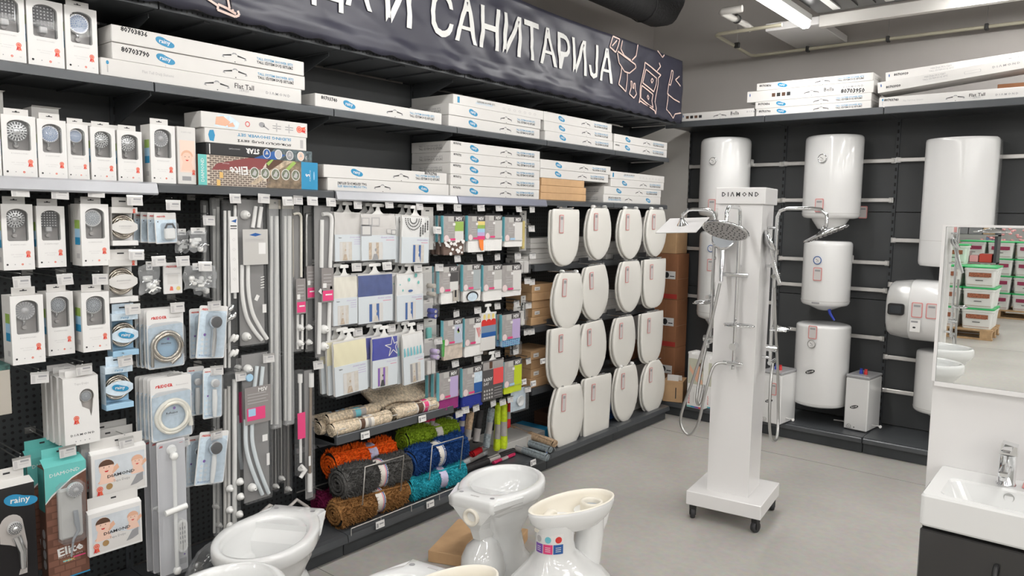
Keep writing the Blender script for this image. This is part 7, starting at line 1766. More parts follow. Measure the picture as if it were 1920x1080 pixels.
o = heater(1309, 432, 1395, 604, 5.62, 'water heater low at the left, mostly hidden behind the shower stand', dl=(1333, 466, .026), tg_=(1333, 497), dome=.045, rim=M_dblue, logo=(1330, 600, 'bar'), brk=(.7,))
heater(1505, 256, 1610, 412, 5.62, 'wide white water heater at the top, beside the shower stand, with a funnel underneath', dl=(1542, 297, .030), tg_=(1536, 385), sy=.8, logo=(1536, 398, 'bar'), brk=(.75,))
heater(1503, 450, 1590, 578, 5.62, 'middle water heater with a blue-rimmed thermometer', dl=(1533, 488, .028), tg_=(1533, 514), cap='cone', rim=M_dblue, logo=(1529, 568, 'bar'), brk=(.75,))
o = heater(1489, 602, 1585, 768, 5.60, 'lowest wide water heater with an oval badge, standing near the base', dl=(1522, 645, .028), tg_=(1524, 623), cap='plug', logo=(1519, 697, 'oval'), dome=.02, rim=M_steel, brk=(.5,))
heater(1714, 655, 1800, 785, 5.62, 'water heater at the right, half hidden behind the vanity panel', cap='plug', dome=.025, brk=(.7,))
# blue handle hanging from the middle heater
p_ = ony(1557, 590, 5.60); q_ = ony(1566, 600, 5.6)
o = MB().tube([(p_.x-.01, 5.60, p_.z+.035), (p_.x, 5.59, p_.z+.01), (q_.x, 5.58, q_.z)], [.012, .010, .007], mat('blue_valve_plastic', (.02, .05, .45), .35), 8).build('blue_valve'); tag(o, 'small blue valve lever hanging under the middle heater', 'valve')
# white junction boxes beside heaters
for (px, py, l) in ((1407, 305, 'small white socket box on the rail beside the tall left heater'), (1611, 300, 'small white socket box beside the top wide heater'), (1594, 485, 'small white socket box beside the middle heater')):
    p_ = ony(px, py, 5.82); o = MB().box(-.018, .018, -.02, .03, -.026, .026, M_plast, .004).build('socket_box'); MB().disc(0, 0, .010, .010, -.0206, M_greyink, 10).build('socket', o); tag(o, l, 'socket'); put(o, (p_.x, 5.82, p_.z))
# flat wide heater
a = ony(1738, 262, 5.62); c = ony(1875, 262, 5.62); zb0 = ony(1722, 497, 5.62).z; w = c.x-a.x; h = a.z-zb0
e = empty('flat_water_heater'); tag(e, 'large flat white water heater with a curved front, behind the mirror top', 'water heater'); put(e, ((a.x+c.x)/2+.0, 5.62, zb0))
def flat_ring(z, k=1.0):
    pts = []
    for i in range(25):
        u = -1+2*i/24; pts.append((w/2*u*k, -.10*(1-abs(u)**2.4)*k-.02, z))
    return pts + [(w/2*k, .2, z), (-w/2*k, .2, z)]
b = MB(); b.loft([flat_ring(0, .94), flat_ring(.012, .985), flat_ring(.03), flat_ring(h*.20)], M_enamel); b.loft([flat_ring(h*.203), flat_ring(h*.24), flat_ring(h-.04), flat_ring(h-.02), flat_ring(h-.006, .985), flat_ring(h, .94)], M_enamel); b.build('tank', e)
b = MB(); b.loft([flat_ring(h*.199, .998), flat_ring(h*.204, .998)], M_shade); b.build('seam', e)
# horizontal heater with silver cap
a = ony(1672, 522, 5.6); c = ony(1830, 640, 5.6); z1 = a.z; z0 = ony(1700, 634, 5.6).z; w = c.x-a.x; hh = z1-z0
e = empty('horizontal_water_heater'); tag(e, 'horizontal white water heater with a silver end and black display', 'water heater'); put(e, (a.x, 5.60, z0))
def hr(x, k=1): return [(x, -.17*math.cos(t)*k*1.0 if abs(math.cos(t)) < .999 else -.17*k*math.cos(t), hh/2+hh/2*math.sin(t)*k) for t in [2*PI*i/32 for i in range(32)]]
def hr(x, k=1):
    out = []
    for i in range(32):
        t = 2*PI*i/32; c_, s_ = math.cos(t), math.sin(t); out.append((x, .02-math.copysign(abs(c_)**.7, c_)*.19*k, hh/2+math.copysign(abs(s_)**.7, s_)*hh/2*k))
    return out
MB().loft([hr(.0, .72), hr(.008, .84), hr(.025, .92), hr(.11, .98), hr(.145, .985)], mat('satin_silver', (.60, .60, .59), .32, .35)).build('end_cap', e)
MB().loft([hr(.146, 1.0), hr(.152, 1.02), hr(.5, 1.02), hr(w, 1.0)], M_enamel).build('tank', e)
t = MB(); t.prism(rrect(.025, .125, hh*.43, hh*.62, .015), -.182, -.160, M_black); t.prism(rrect(.04, .11, hh*.46, hh*.59, .01), -.1835, -.182, mat('dim_display', (.03, .035, .04), .1)); t.build('display', e)
t = MB(); tagcard(t, .20, hh*.54, .065, .10, -.176); t.build('price_card', e); t = MB(); tagcard(t, .285, hh*.54, .065, .10, -.176); t.build('price_card', e)
t = MB(); t.rect(.165, .225, hh*.18, hh*.38, -.1765, M_white2); t.rect(.17, .21, hh*.33, hh*.36, -.177, M_greyink); t.disc(.19, hh*.25, .010, .006, -.177, M_ink, 8); t.build('sticker', e)
# price card stuck on the wall panel
p_ = ony(1618, 398, YP-.002); t = MB(); tagcard(t, 0, 0, .06, .09, 0); o = t.build('price_card'); tag(o, 'red-framed price card stuck on the dark panel right of the top heater', 'price card'); put(o, (p_.x, YP-.003, p_.z))
# under-sink boiler boxes
def cube(px0, pyt, px1, pyb, label, yf=5.56, rz=-.12):
    a = onz(px0, pyb, .114); b_ = onz(px1, pyb+6, .114); w = b_.x-a.x; zt = ony(px0, pyt, a.y).z; h = zt-.114
    e = empty('undersink_boiler'); tag(e, label, 'boiler'); put(e, (a.x, a.y, .114), rz)
    MB().box(0, w, 0, .24, .004, h-.03, M_enamel, .006).build('casing', e)
    t = MB().box(-.002, w+.002, -.002, .242, h-.03, h-.008, mat('grey_lid_plastic', (.33, .33, .34), .35), .006); t.build('lid', e)
    for cx, m_, l in ((w*.42, mat('blue_valve_plastic'), 'blue inlet'), (w*.62, mat('red_cap_plastic', (.6, .03, .03), .35), 'red outlet')):
        t = MB().lathe([(.012, -.005), (.012, .018), (.009, .026), (.009, .034), (.012, .036), (.001, .038)], m_, 12, c=(cx, .09, h-.008)); q = t.build('water_inlet', e); q['label'] = l
    t = MB(); t.poly([(w*.42+.03*math.cos(a_)*math.cos(.35)-.011*math.sin(a_)*math.sin(.35), h*.42+.03*math.cos(a_)*math.sin(.35)+.011*math.sin(a_)*math.cos(.35)) for a_ in [i*PI/10 for i in range(20)]], -.001, M_ink); t.text('ELDOM', w*.42, h*.42, -.0016, M_white2, w=.04, center=True, rot=.35, bold=.03); t.build('maker_badge', e)
    t = MB(); dial(t, w*.24, h*.07, .014, 0, M_steel); t.disc(w*.46, h*.06, .004, .005, -.001, M_ink, 8); t.build('thermostat', e)
    MB().tube([(w, .1, h*.1), (w+.03, .08, h*.11), (w+.06, .06, h*.13), (w+.075, .05, h*.13)], [.004, .004, .004, .012], M_plast, 8).build('power_plug', e)
    return e
cube(1581, 698, 1628, 803, 'small white box boiler with blue and red taps, standing alone on the base')
o = cube(1424, 690, 1466, 790, 'small white box boiler behind the shower stand, right side')
t = MB(); tagcard(t, .10, .26, .04, .09, -.002); t.build('price_card', o)
kk = MB().tube([(0, 0, .006), (.06, .01, .006), (.10, -.01, .006)], .005, M_plast, 8).build('plug_cable'); tag(kk, 'white cable end lying left of the lone box boiler', 'cable'); p_ = onz(1563, 787, .12); put(kk, (p_.x, p_.y, .114))
# printed cartons beside the stand
def pic_box(px0, pyt, px1, pyb, label, d=.2, rz=-.08, woman=True):
    a = onz(px0, pyb, .114); b_ = onz(px1, pyb+4, .114); w = b_.x-a.x; h = ony(px0, pyt, a.y).z-.114
    o = MB().box(0, w, 0, d, 0, h, M_white2, .002).build('heater_carton'); tag(o, label, 'box'); put(o, (a.x, a.y, .114), rz)
    p = MB(); y = -.0008
    p.rect(w*.04, w*.96, h*.45, h*.92, y, mat('olive_print', (.50, .50, .40), .5))
    if woman:
        p.poly([(w*.1, h*.70), (w*.3, h*.62), (w*.55, h*.50), (w*.95, h*.46), (w*.9, h*.54), (w*.6, h*.60), (w*.25, h*.74), (w*.12, h*.80)], y-.0003, M_skin); p.disc(w*.62, h*.72, w*.22, h*.085, y-.0005, M_skin, 14); p.poly([(w*.5, h*.75), (w*.55, h*.84), (w*.75, h*.86), (w*.93, h*.80), (w*.95, h*.70), (w*.85, h*.74), (w*.7, h*.80)], y-.0008, M_hair); p.disc(w*.7, h*.64, w*.2, h*.07, y-.0004, M_skin, 12)
    p.rect(w*.04, w*.96, h*.40, h*.402, y, M_greyink); p.text('BOSCH', w*.13, h*.16, y, M_red, w=h*.17, center=True, rot=PI/2, bold=.02); p.rect(w*.4, w*.42, h*.1, h*.3, y, M_paleink)
    for i, m_ in enumerate((M_teal, M_blue, M_purple, M_red)): p.rect(w*(.02+.24*i), w*(.26+.24*i), .003, h*.035, y, m_)
    p.build('print', o)
    MB().box(-.002, w*.2, .0, .12, h-.002, h+.014, M_white2).build('open_flap', o)
    return o
pic_box(1287, 662, 1323, 762, 'white carton with a photo of a dark-haired woman, left of the shower stand')
pic_box(1323, 672, 1345, 765, 'plain-faced white carton tucked behind the shower stand', woman=False)
# ================================================================== toilets
def t_out(k=1.0, n=40, L=.50, wmax=.185, back=.118, dz=0, inset=0):
    """rim outline seen from above; back edge at x=0, tip at x=L"""
    xc = .27; pts = []
    for i in range(n):
        t = 2*PI*i/n; c, s = math.cos(t), math.sin(t)
        if c >= 0: x = xc + (L-xc-inset)*c; y = (wmax-inset)*s
        else:
            u = abs(c)**.62; x = xc - (xc-inset)*u; y = (wmax-inset)*math.copysign(abs(s)**.75, s)
            wlim = (wmax-inset) + ((back-inset)-(wmax-inset))*u**1.3
            y = math.copysign(min(abs(y), wlim) if u > .9 else abs(y)*(wlim/(wmax-inset)), y) if abs(s) > 1e-6 else 0
            if abs(s) <= .62 and c < 0: y = math.copysign(abs(s)/.62*(back-inset), s)*1.0; x = inset + .0
        pts.append((x, y))
    return pts
def ell(cx, a, b, n=40, cy=0, p=1.0): return [(cx+a*math.copysign(abs(math.cos(2*PI*i/n))**p, math.cos(2*PI*i/n)), cy+b*math.copysign(abs(math.sin(2*PI*i/n))**p, math.sin(2*PI*i/n))) for i in range(n)]
def blend(A, B, t): return [(a[0]*(1-t)+b[0]*t, a[1]*(1-t)+b[1]*t) for a, b in zip(A, B)]
def z_(pts, z): return [(a, b, z) for a, b in pts]
def pan(label, loc, rz, outlet=True, H=.40, zs=1.0):
    e = empty('toilet_pan'); tag(e, label, 'toilet'); e.scale = (1, 1, zs)
    o0 = t_out(); hole = ell(.283, .190, .141)
    b = MB()
    neck = ell(.245, .115, .095); foot = ell(.25, .185, .115, p=.85)
    rings = [z_(foot, 0), z_(foot, .02), z_(ell(.25, .165, .10), .05), z_(ell(.25, .135, .095), .12), z_(neck, .17), z_(blend(neck, o0, .18), .21), z_(blend(neck, o0, .42), .255), z_(blend(neck, o0, .66), .295), z_(t_out(inset=.022), H-.072), z_(t_out(inset=.008), H-.058),
             z_(t_out(inset=.0), H-.045), z_(t_out(inset=0), H-.012), z_(t_out(inset=.003), H-.004), z_(t_out(inset=.010), H), z_(blend(t_out(inset=.010), hole, .6), H+.001), z_(ell(.283, .197, .148), H-.0005), z_(hole, H-.006), z_(ell(.283, .188, .139), H-.03)]
    b.loft(rings, M_ceramic, cap0=True, cap1=False); b.build('body', e)
    b = MB(); b.loft([z_(ell(.283, .188, .139), H-.03), z_(ell(.283, .186, .137), H-.045), z_(ell(.281, .180, .131), H-.075), z_(ell(.280, .168, .119), H-.110), z_(ell(.280, .160, .112), H-.118), z_(ell(.278, .150, .104), H-.121), z_(ell(.26, .115, .080), H-.165), z_(ell(.25, .08, .055), H-.205), z_(ell(.245, .05, .04), H-.235)], M_ceramic, cap0=False, cap1=True); b.build('bowl', e)
    b = MB(); b.loft([z_(ell(.25, .07, .05, 20), H-.205), z_(ell(.25, .001, .001, 20), H-.205)], mat('still_water', (.45, .49, .50), .03, spec=.8), cap0=False, cap1=False); b.build('water', e)
    for s in (-1, 1): MB().lathe([(.0105, H+.0012), (.009, H+.0016), (.008, H-.001)], M_steel if 0 else M_greyink, 12, c=(.045, s*.078, 0)).build('fixing_hole', e)
    MB().box(.028, .036, -.02, .02, H+.0005, H+.0015, M_paleink).build('maker_badge', e)
    if outlet:
        b = MB(); b.lathe([(.030, .05), (.038, .0), (.038, -.012), (.033, -.016), (.024, -.013), (.021, .015)], M_cream, 24, c=(.006, 0, H-.083), axis='x'); b.lathe([(.001, .008), (.021, .008)], M_dark, 20, c=(.006, 0, H-.083), axis='x', cap=False); b.build('inlet_spigot', e)
        b = MB()   # triangular apron under the back edge
        def ap(x0, w0, z, x1, w1): return [(x0, -w0, z), (x0, w0, z), (x1, w1, z), (x1, -w1, z)]
        b.loft([ap(.001, .116, H-.012, .16, .17), ap(.002, .113, H-.035, .16, .165), ap(.006, .078, H-.075, .19, .150), ap(.012, .044, H-.115, .20, .125), ap(.03, .022, H-.150, .21, .10), ap(.05, .018, H-.20, .20, .07)], M_ceramic, smooth=False); b.build('back_apron', e)
        b = MB(); b.loft([z_(ell(.115, .105, .10, 28), .0), z_(ell(.105, .105, .098, 28), .05), z_(ell(.10, .10, .09, 28), .11), z_(ell(.105, .082, .07, 28), .155), z_(ell(.12, .055, .045, 28), .18), z_(ell(.10, .022, .022, 28), .22), z_(ell(.08, .020, .020, 28), .30)], M_ceramic); b.build('trap_hump', e)
    put(e, loc, rz); return e
pan('white toilet pan standing near the rolled rugs, tip towards the lower left', (-2.520, 1.740, 0), math.atan2(-.42, .24), True)
pan('white toilet pan in the middle foreground, back inlet ring facing the camera', (-2.045, 2.262, 0), math.radians(100), True)
pan('white toilet pan cut by the bottom edge, back corner left of a cream rim', (-1.725, 1.745, 0), math.radians(-80), True)
pan('white toilet pan cut by the bottom edge, only its curved front rim showing', (-1.866, .855, 0), math.radians(118), True, zs=1.15)

def upside(label, loc, rz, stick=False, H=.40, sc=(1, 1, 1)):
    """toilet resting on its rim, hollow unglazed foot on top"""
    e = empty('upturned_toilet_pan'); tag(e, label, 'toilet'); e.scale = sc
    n = 40
    def eg(cx, a, b_, k=0): return [(cx+a*math.cos(2*PI*i/n), (b_+k*math.cos(2*PI*i/n))*math.sin(2*PI*i/n)) for i in range(n)]
    b = MB()
    top = eg(0, .225, .105, .012)
    b.loft([z_(eg(.0, .150, .070, .012), H-.10), z_(eg(.0, .190, .090, .012), H-.072), z_(eg(.0, .212, .100, .012), H-.05), z_(top, H-.014), z_(eg(0, .222, .102, .012), H-.003), z_(eg(0, .215, .096, .012), H), z_(eg(0, .208, .090, .012), H-.004), z_(eg(0, .205, .088, .012), H-.02), z_(eg(0, .195, .082, .01), H-.06), z_(eg(0, .13, .05, .01), H-.095)], M_ceramic, cap0=True, cap1=True)
    b.build('foot', e)
    b = MB(); b.loft([z_(eg(0, .2155, .0965, .012), H+.0006), z_(eg(0, .2075, .0895, .012), H-.0035), z_(eg(0, .2045, .0875, .012), H-.02), z_(eg(0, .1945, .0815, .01), H-.06), z_(eg(0, .1295, .0495, .01), H-.094), z_(eg(0, .001, .001), H-.093)], M_cream, cap0=False, cap1=False); b.loft([z_(eg(0, .223, .103, .012), H-.0015), z_(eg(0, .2155, .0965, .012), H+.0006)], M_cream, cap0=False, cap1=False); b.build('raw_inside', e)
    b = MB(); b.lathe([(.050, H-.13), (.050, H-.030), (.047, H-.022), (.038, H-.022), (.036, H-.030), (.036, H-.10)], M_cream, 24, c=(.115, 0, 0), cap=False); b.lathe([(.036, H-.045), (.001, H-.045)], mat('blue_grey_shade_plug', (.40, .44, .50), .4), 20, c=(.115, 0, 0), cap=False); b.build('outlet_pipe', e)
    b = MB(); b.loft([z_(eg(-.075, .085, .060), H-.10), z_(eg(-.07, .08, .056), H-.085), z_(eg(-.065, .06, .042), H-.065), z_(eg(-.06, .03, .02), H-.055), z_(eg(-.06, .001, .001), H-.053)], M_cream, cap0=False); b.tube([(-.19, 0, H-.08), (-.14, .02, H-.06), (-.085, .035, H-.045), (-.06, .04, H-.05)], [.010, .018, .022, .014], M_cream, 10); b.build('trap_lump', e)
    b = MB(); o0 = [(x-.30, y) for x, y in t_out(n=n)]
    b.loft([z_(eg(-.09, .100, .078), H-.06), z_(eg(-.09, .088, .071), H-.10), z_(eg(-.09, .086, .070), H-.15), z_(eg(-.085, .092, .075), H-.19), z_(blend(eg(-.08, .10, .085), o0, .22), H-.235), z_(blend(eg(-.07, .12, .10), o0, .55), H-.285), z_(blend(eg(-.07, .12, .10), o0, .85), H-.33), z_([(x*.99, y*.98) for x, y in o0], .045), z_(o0, .02), z_(o0, 0)], M_ceramic); b.build('bowl_shell', e)
    b = MB(); b.tube([(.10, 0, H-.06), (.105, 0, H-.16), (.09, 0, H-.25), (.05, 0, H-.34)], [.066, .062, .066, .08], M_ceramic, 20); b.tube([(.17, 0, H-.05), (.165, 0, H-.12), (.14, 0, H-.2)], [.045, .035, .02], M_ceramic, 14); b.build('trap_pipe', e)
    if stick:
        t = MB(); TH0 = math.radians(-190)
        def onneck(u, dz, off):   # u metres along the neck surface
            th = TH0 + u/.080; return (-.09+(.0885+off)*math.cos(th), (.0715+off)*math.sin(th), H-.172+dz)
        def patch_(u0, u1, z0, z1, off, m_):
            n = max(1, int((u1-u0)/.012)); 
            for q in range(n): a_, b_ = u0+(u1-u0)*q/n, u0+(u1-u0)*(q+1)/n; t.add([onneck(a_, z0, off), onneck(b_, z0, off), onneck(b_, z1, off), onneck(a_, z1, off)], [(0, 1, 2, 3)], m_)
        patch_(0, .128, -.002, .088, .0015, M_white2)
        for i, m_ in enumerate((M_purple, M_pink, M_dblue)):
            u = .002+i*.042; patch_(u, u+.039, 0, .040, .0022, m_)
            for zz in (.010, .018, .026): patch_(u+.009, u+.030, zz, zz+.0025, .003, M_white2)
            t.add([onneck(u+.02+.013*math.cos(a_), .060+.014*math.sin(a_), .003) for a_ in [k*PI/8 for k in range(16)]], [tuple(range(16))], (M_paleink, M_cyan, M_red)[i])
        q = t.build('sticker', e); q['label'] = 'purple, magenta and blue sticker'
    put(e, loc, rz); return e
uc = upside('upturned toilet pan with a coloured sticker, cream hollow foot facing up, right foreground', (-1.705, 2.52, 0), math.radians(76), True)
upside('upturned toilet pan cut by the bottom edge, only its cream oval rim showing', (-1.447, 1.475, 0), math.radians(80), sc=(.9, .9, 1.3))
o = kraft('floor_carton', .37, .38, .055, 'flat kraft carton on the floor behind the middle toilet pan', (-2.185, 2.385, .001), math.radians(22))

# ================================================================== shower display stand
M_crm = M_chrome
YAW = math.radians(7.0)
e = empty('shower_display_stand'); tag(e, 'white square display column on castors with a lettered head', 'display stand'); put(e, (-1.518, 3.800, 0), YAW)
MB().box(-.195, .195, -.205, .205, .078, .152, M_board, .003).build('base', e)
MB().loft([[(-.108, -.125, .152), (.108, -.125, .152), (.108, .11, .152), (-.108, .11, .152)], [(-.112, -.125, 1.68), (.112, -.125, 1.68), (.112, .11, 1.68), (-.112, .11, 1.68)]], M_board, smooth=False).build('column', e)
MB().box(-.125, .125, -.135, .125, 1.672, 1.756, M_board, .003).build('header', e)
t = MB(); t.text('D I Λ M O N D', 0, 1.722, -.1362, M_ink, w=.185, h=.024, center=True, bold=.02); t.build('lettering', e)
for sx in (-1, 1):
    for sy in (-1, 1):
        c = MB(); c.lathe([(.012, -.012), (.027, -.012), (.029, -.006), (.029, .006), (.027, .012), (.012, .012)], M_dark, 16, c=(0, 0, .029), axis='x'); c.box(-.018, .018, -.016, .016, .05, .078, M_black, .004); c.box(-.017, -.013, -.012, .012, .02, .06, M_black); c.box(.013, .017, -.012, .012, .02, .06, M_black)
        q = c.build('castor', e); q.location = (sx*.165, sy*.175, 0); q.rotation_euler = (0, 0, .4*sx*sy)
def shower_set(label, origin, rz, reach, drop, head, top, low, hose, hand_at, dish_z, knob_z, wide=.0, tilt=(.0, 0)):
    """wall-type set. local: riser at x=0,y=-.05 in front of its mounting face (y=0); arm reaches -y"""
    e = empty('shower_set'); tag(e, label, 'shower set'); put(e, origin, rz)
    yr = -.045
    MB().tube([(0, yr, low), (0, yr, top-.045), (0, yr-.012, top-.014), (0, yr-.045, top), (0, yr-reach*.7, top), (0, yr-reach+.03, top-.004), (0, yr-reach, top-.03), (0, yr-reach, top-drop)], .0095, M_chrome, 12).build('riser_pipe', e)
    for z in (low+.02, (low+top)/2+.1, top-.10): 
        MB().tube([(0, yr, z), (0, -.002, z)], [.008, .008], M_chrome, 10).build('wall_bracket', e)
    h = MB(); hy, hz = 0, 0
    if head == 'square':
        h.box(-.115, .115, -.115, .115, -.012, -.004, M_board, .003); h.box(-.10, .10, -.10, .10, -.0125, -.012, M_white)
        h.lathe([(.03, -.004), (.02, .012), (.012, .03)], M_chrome, 16)
    else:
        r = .112; h.lathe([(.001, -.010), (r*.96, -.010), (r, -.006), (r*.98, .0), (r*.4, .010), (.016, .02), (.014, .035)], M_chrome, 32)
        h.lathe([(.001, -.0106), (r*.93, -.0106)], M_paleink, 32, cap=False)
        for rr, n in ((.2, 6), (.4, 11), (.6, 16), (.8, 22)):
            for i in range(n): a = 2*PI*i/n; h.lathe([(.0042, -.0106), (.003, -.0128)], M_dark, 5, c=(r*rr*math.cos(a), r*rr*math.sin(a), 0))
    q = h.build('rain_head', e); q.location = (0, yr-reach, top-drop-.03); q.rotation_euler = (tilt[0], tilt[1], 0)
    k = MB(); k.tube([(0, yr+.02, 0), (0, yr-.035, 0)], .018, M_chrome, 14); q = k.build('diverter_knob', e); q.location = (0, 0, knob_z)
    k = MB(); k.tube([(-.05, yr-.01, 0), (.05, yr-.01, 0)], .012, M_chrome, 12); k.tube([(0, yr-.01, -.012), (0, yr-.01, -.03)], .008, M_chrome, 10); q = k.build('mixer_body', e); q.location = (0, 0, low)
    k = MB(); k.tube([(-.075, yr-.01, 0), (.055, yr-.01, 0)], .011, M_chrome, 12); q = k.build('slider', e); q.location = (0, 0, hand_at[1]-.02)
    k = MB(); k.lathe([(.062, 0), (.066, .006), (.064, .010), (.054, .004)], M_chrome, 24, sx=1.2, sy=.7, cap=False)
    for i in range(5): k.tube([(-.06+.03*i, -.04, .002), (-.06+.03*i, .04, .002)], .0025, M_chrome, 6)
    q = k.build('soap_dish', e); q.location = (wide, yr-.045, dish_z)
    hx, hz, hyy, ht = hand_at
    k = MB(); k.tube([(0, 0, -.06), (0, -.005, 0), (0, -.015, .06), (0, -.03, .12)], [.009, .012, .012, .014], M_chrome, 12)
    k.lathe([(.02, .03), (.055, .012), (.060, 0), (.055, -.006), (.001, -.008)], M_chrome, 28, c=(0, -.045, .155), axis='y', sx=ht, sy=ht); k.lathe([(.052*ht, -.0085), (.001, -.009)], M_headg, 24, c=(0, -.045, .155), axis='y', cap=False); q = k.build('hand_shower', e); q.location = (hx, hyy, hz); q.rotation_euler = (-.45, 0, .25 if hx < 0 else -.2)
    # hose: catenary-like loop
    P = [Vector(p) for p in hose]; s = []
    for i in range(len(P)-1):
        p0, p1, p2, p3 = P[max(i-1, 0)], P[i], P[i+1], P[min(i+2, len(P)-1)]
        for j in range(7):
            t = j/7; s.append(.5*((2*p1)+(-p0+p2)*t+(2*p0-5*p1+4*p2-p3)*t*t+(-p0+3*p1-3*p2+p3)*t**3))
    MB().tube(s+[P[-1]], .0075, M_steel, 8).build('hose', e)
    return e
ex, ey = -1.518, 3.800
def colpt(lx, ly): c, s = math.cos(YAW), math.sin(YAW); return (ex+lx*c-ly*s, ey+lx*s+ly*c, 0)
# local y=0 is the column face. front face set
zt = 1.655
shower_set('chrome shower set on the front face of the display column', colpt(.015, -.125), YAW+.0, .24, .080, 'round', zt, .86, [(-.03, -.06, .86), (-.09, -.08, .84), (-.12, -.11, .70), (-.15, -.12, .53), (-.20, -.12, .47), (-.245, -.11, .55), (-.18, -.12, .78), (-.11, -.11, 1.05), (-.075, -.09, 1.27)], (-.075, 1.335, -.07, 1.0), 1.06, .95, wide=.03, tilt=(-.42, .10))
shower_set('chrome shower set with a square white head on the left face of the display column', colpt(-.112, -.02), YAW-PI/2, .18, .05, 'square', zt-.01, .93, [(0, -.06, .93), (.03, -.075, .8), (.06, -.08, .7), (.08, -.08, .62), (.06, -.07, .6), (.03, -.06, .7)], (-.10, 1.20, -.06, .6), 1.14, .95, tilt=(.05, .34))
shower_set('chrome shower set with a tilted flat head on the right face of the display column', colpt(.112, .0), YAW+PI/2, .235, .09, 'round', zt, .86, [(0, -.06, .86), (-.07, -.07, .80), (-.11, -.08, .60), (-.09, -.09, .48), (-.01, -.10, .46), (.05, -.09, .55), (.03, -.08, .80), (-.03, -.07, 1.05), (-.05, -.06, 1.25)], (-.06, 1.33, -.06, 1.0), 1.03, .93, tilt=(-.42, 0))

# ================================================================== vanity: panel, mirror, basin, cabinet
YPN = 2.575
e = empty('vanity_display'); tag(e, 'tall white display panel carrying the mirror and washbasin', 'display panel'); put(e, (0, 0, 0))
MB().box(-.412, .62, YPN, YPN+.035, 0, 1.592, M_board, .0015).build('panel', e)
e = empty('wall_mirror'); tag(e, 'large rectangular mirror with a thin white frame', 'mirror'); put(e, (0, YPN-.024, 0))
f = MB().box(-.412, .62, 0, .023, 1.585, 1.592, M_board); f.box(-.412, -.403, 0, .023, 1.115, 1.585, M_board); f.build('frame', e)
MB().box(-.4025, .62, .004, .021, 1.115, 1.5845, M_mirror).build('mirror_glass', e)
MB().box(-.405, .62, .0, .022, 1.10, 1.1145, M_board, .001).build('lower_frame', e)
# basin
bx0, bx1, by0, by1, bz = -.372, .30, 2.262, YPN-.001, .852
e = empty('washbasin'); tag(e, 'white rectangular washbasin with a deep front edge', 'washbasin'); put(e, (0, 0, 0))
b = MB()
def rr3(x0, x1, y0, y1, z, r=.012, n=5):
    return [(a, c, z) for a, c in rrect(x0, x1, y0, y1, r, n)]
b.loft([rr3(bx0+.004, bx1-.004, by0+.004, by1, .762), rr3(bx0, bx1, by0, by1, .768), rr3(bx0, bx1, by0, by1, bz-.006), rr3(bx0+.004, bx1-.004, by0+.004, by1-.001, bz), rr3(bx0+.040, bx1-.04, by0+.026, by1-.105, bz, .03), rr3(bx0+.046, bx1-.046, by0+.032, by1-.111, bz-.006, .03), rr3(bx0+.075, bx1-.075, by0+.05, by1-.125, bz-.075, .04), rr3(bx0+.10, bx1-.10, by0+.07, by1-.14, bz-.088, .04)], M_ceramic, smooth=False)
b.build('basin', e)
MB().lathe([(.001, 0), (.010, 0), (.013, -.003)], M_steel, 18, c=(-.185, by1-.1135, bz-.022), axis='y', cap=False).build('overflow_hole', e)
MB().lathe([(.001, .002), (.02, .002), (.024, 0)], M_chrome, 20, c=(-.04, 2.37, bz-.088), cap=False).build('drain', e)
# tap
fx, fy = -.198, YPN-.072
e = empty('basin_tap'); tag(e, 'chrome single-lever basin tap', 'tap'); put(e, (fx, fy, bz))
MB().lathe([(.024, 0), (.025, .004), (.022, .008), (.0215, .085), (.0225, .09)], M_chrome, 24).build('body', e)
MB().prism([(-.020, .092), (.023, .092), (.022, .118), (-.016, .124)], -.021, .020, M_chrome).build('cap', e)
t = MB().box(-.013, .013, -.095, -.015, .045, .062, M_chrome, .004); t.lathe([(.009, -.0), (.009, -.010)], M_chrome, 14, c=(0, -.085, .046)); t.build('spout', e)
t = MB().box(-.012, .012, -.075, .0, .112, .119, M_chrome, .003); t.build('lever', e)
o = MB().box(-.055, .055, -.03, .03, 0, .0025, M_tagred, .001).build('price_card'); MB().box(-.048, .048, -.024, .024, .0025, .0035, M_tagpaper).build('paper', o); tag(o, 'red-framed price card lying on the basin beside the tap', 'price card'); put(o, (-.105, by1-.045, bz+.001), .0)
# cabinet
M_cab = mat('glossy_black_lacquer', (.022, .022, .022), .12, coat=.5)
e = empty('vanity_cabinet'); tag(e, 'glossy black cabinet under the washbasin', 'cabinet'); put(e, (0, 0, 0))
MB().box(bx0+.006, bx1-.006, by0+.022, YPN-.002, .25, .760, M_cab, .002).build('carcass', e)
MB().box(bx0+.004, -.04, by0+.004, by0+.021, .255, .752, M_cab, .003).build('door', e)
d2 = MB().box(-.036, bx1-.006, by0+.004, by0+.021, .255, .752, M_cab, .003).build('door', e)
t = MB(); 
for hx in (-.185, -.115): t.tube([(hx, by0+.004, .70), (hx, by0-.022, .695), (hx, by0-.025, .55), (hx, by0+.004, .53)], .007, M_black, 8)
t.tube([(-.185, by0-.024, .56), (-.15, by0-.028, .535), (-.115, by0-.024, .56)], .007, M_black, 8); t.build('handle', e)

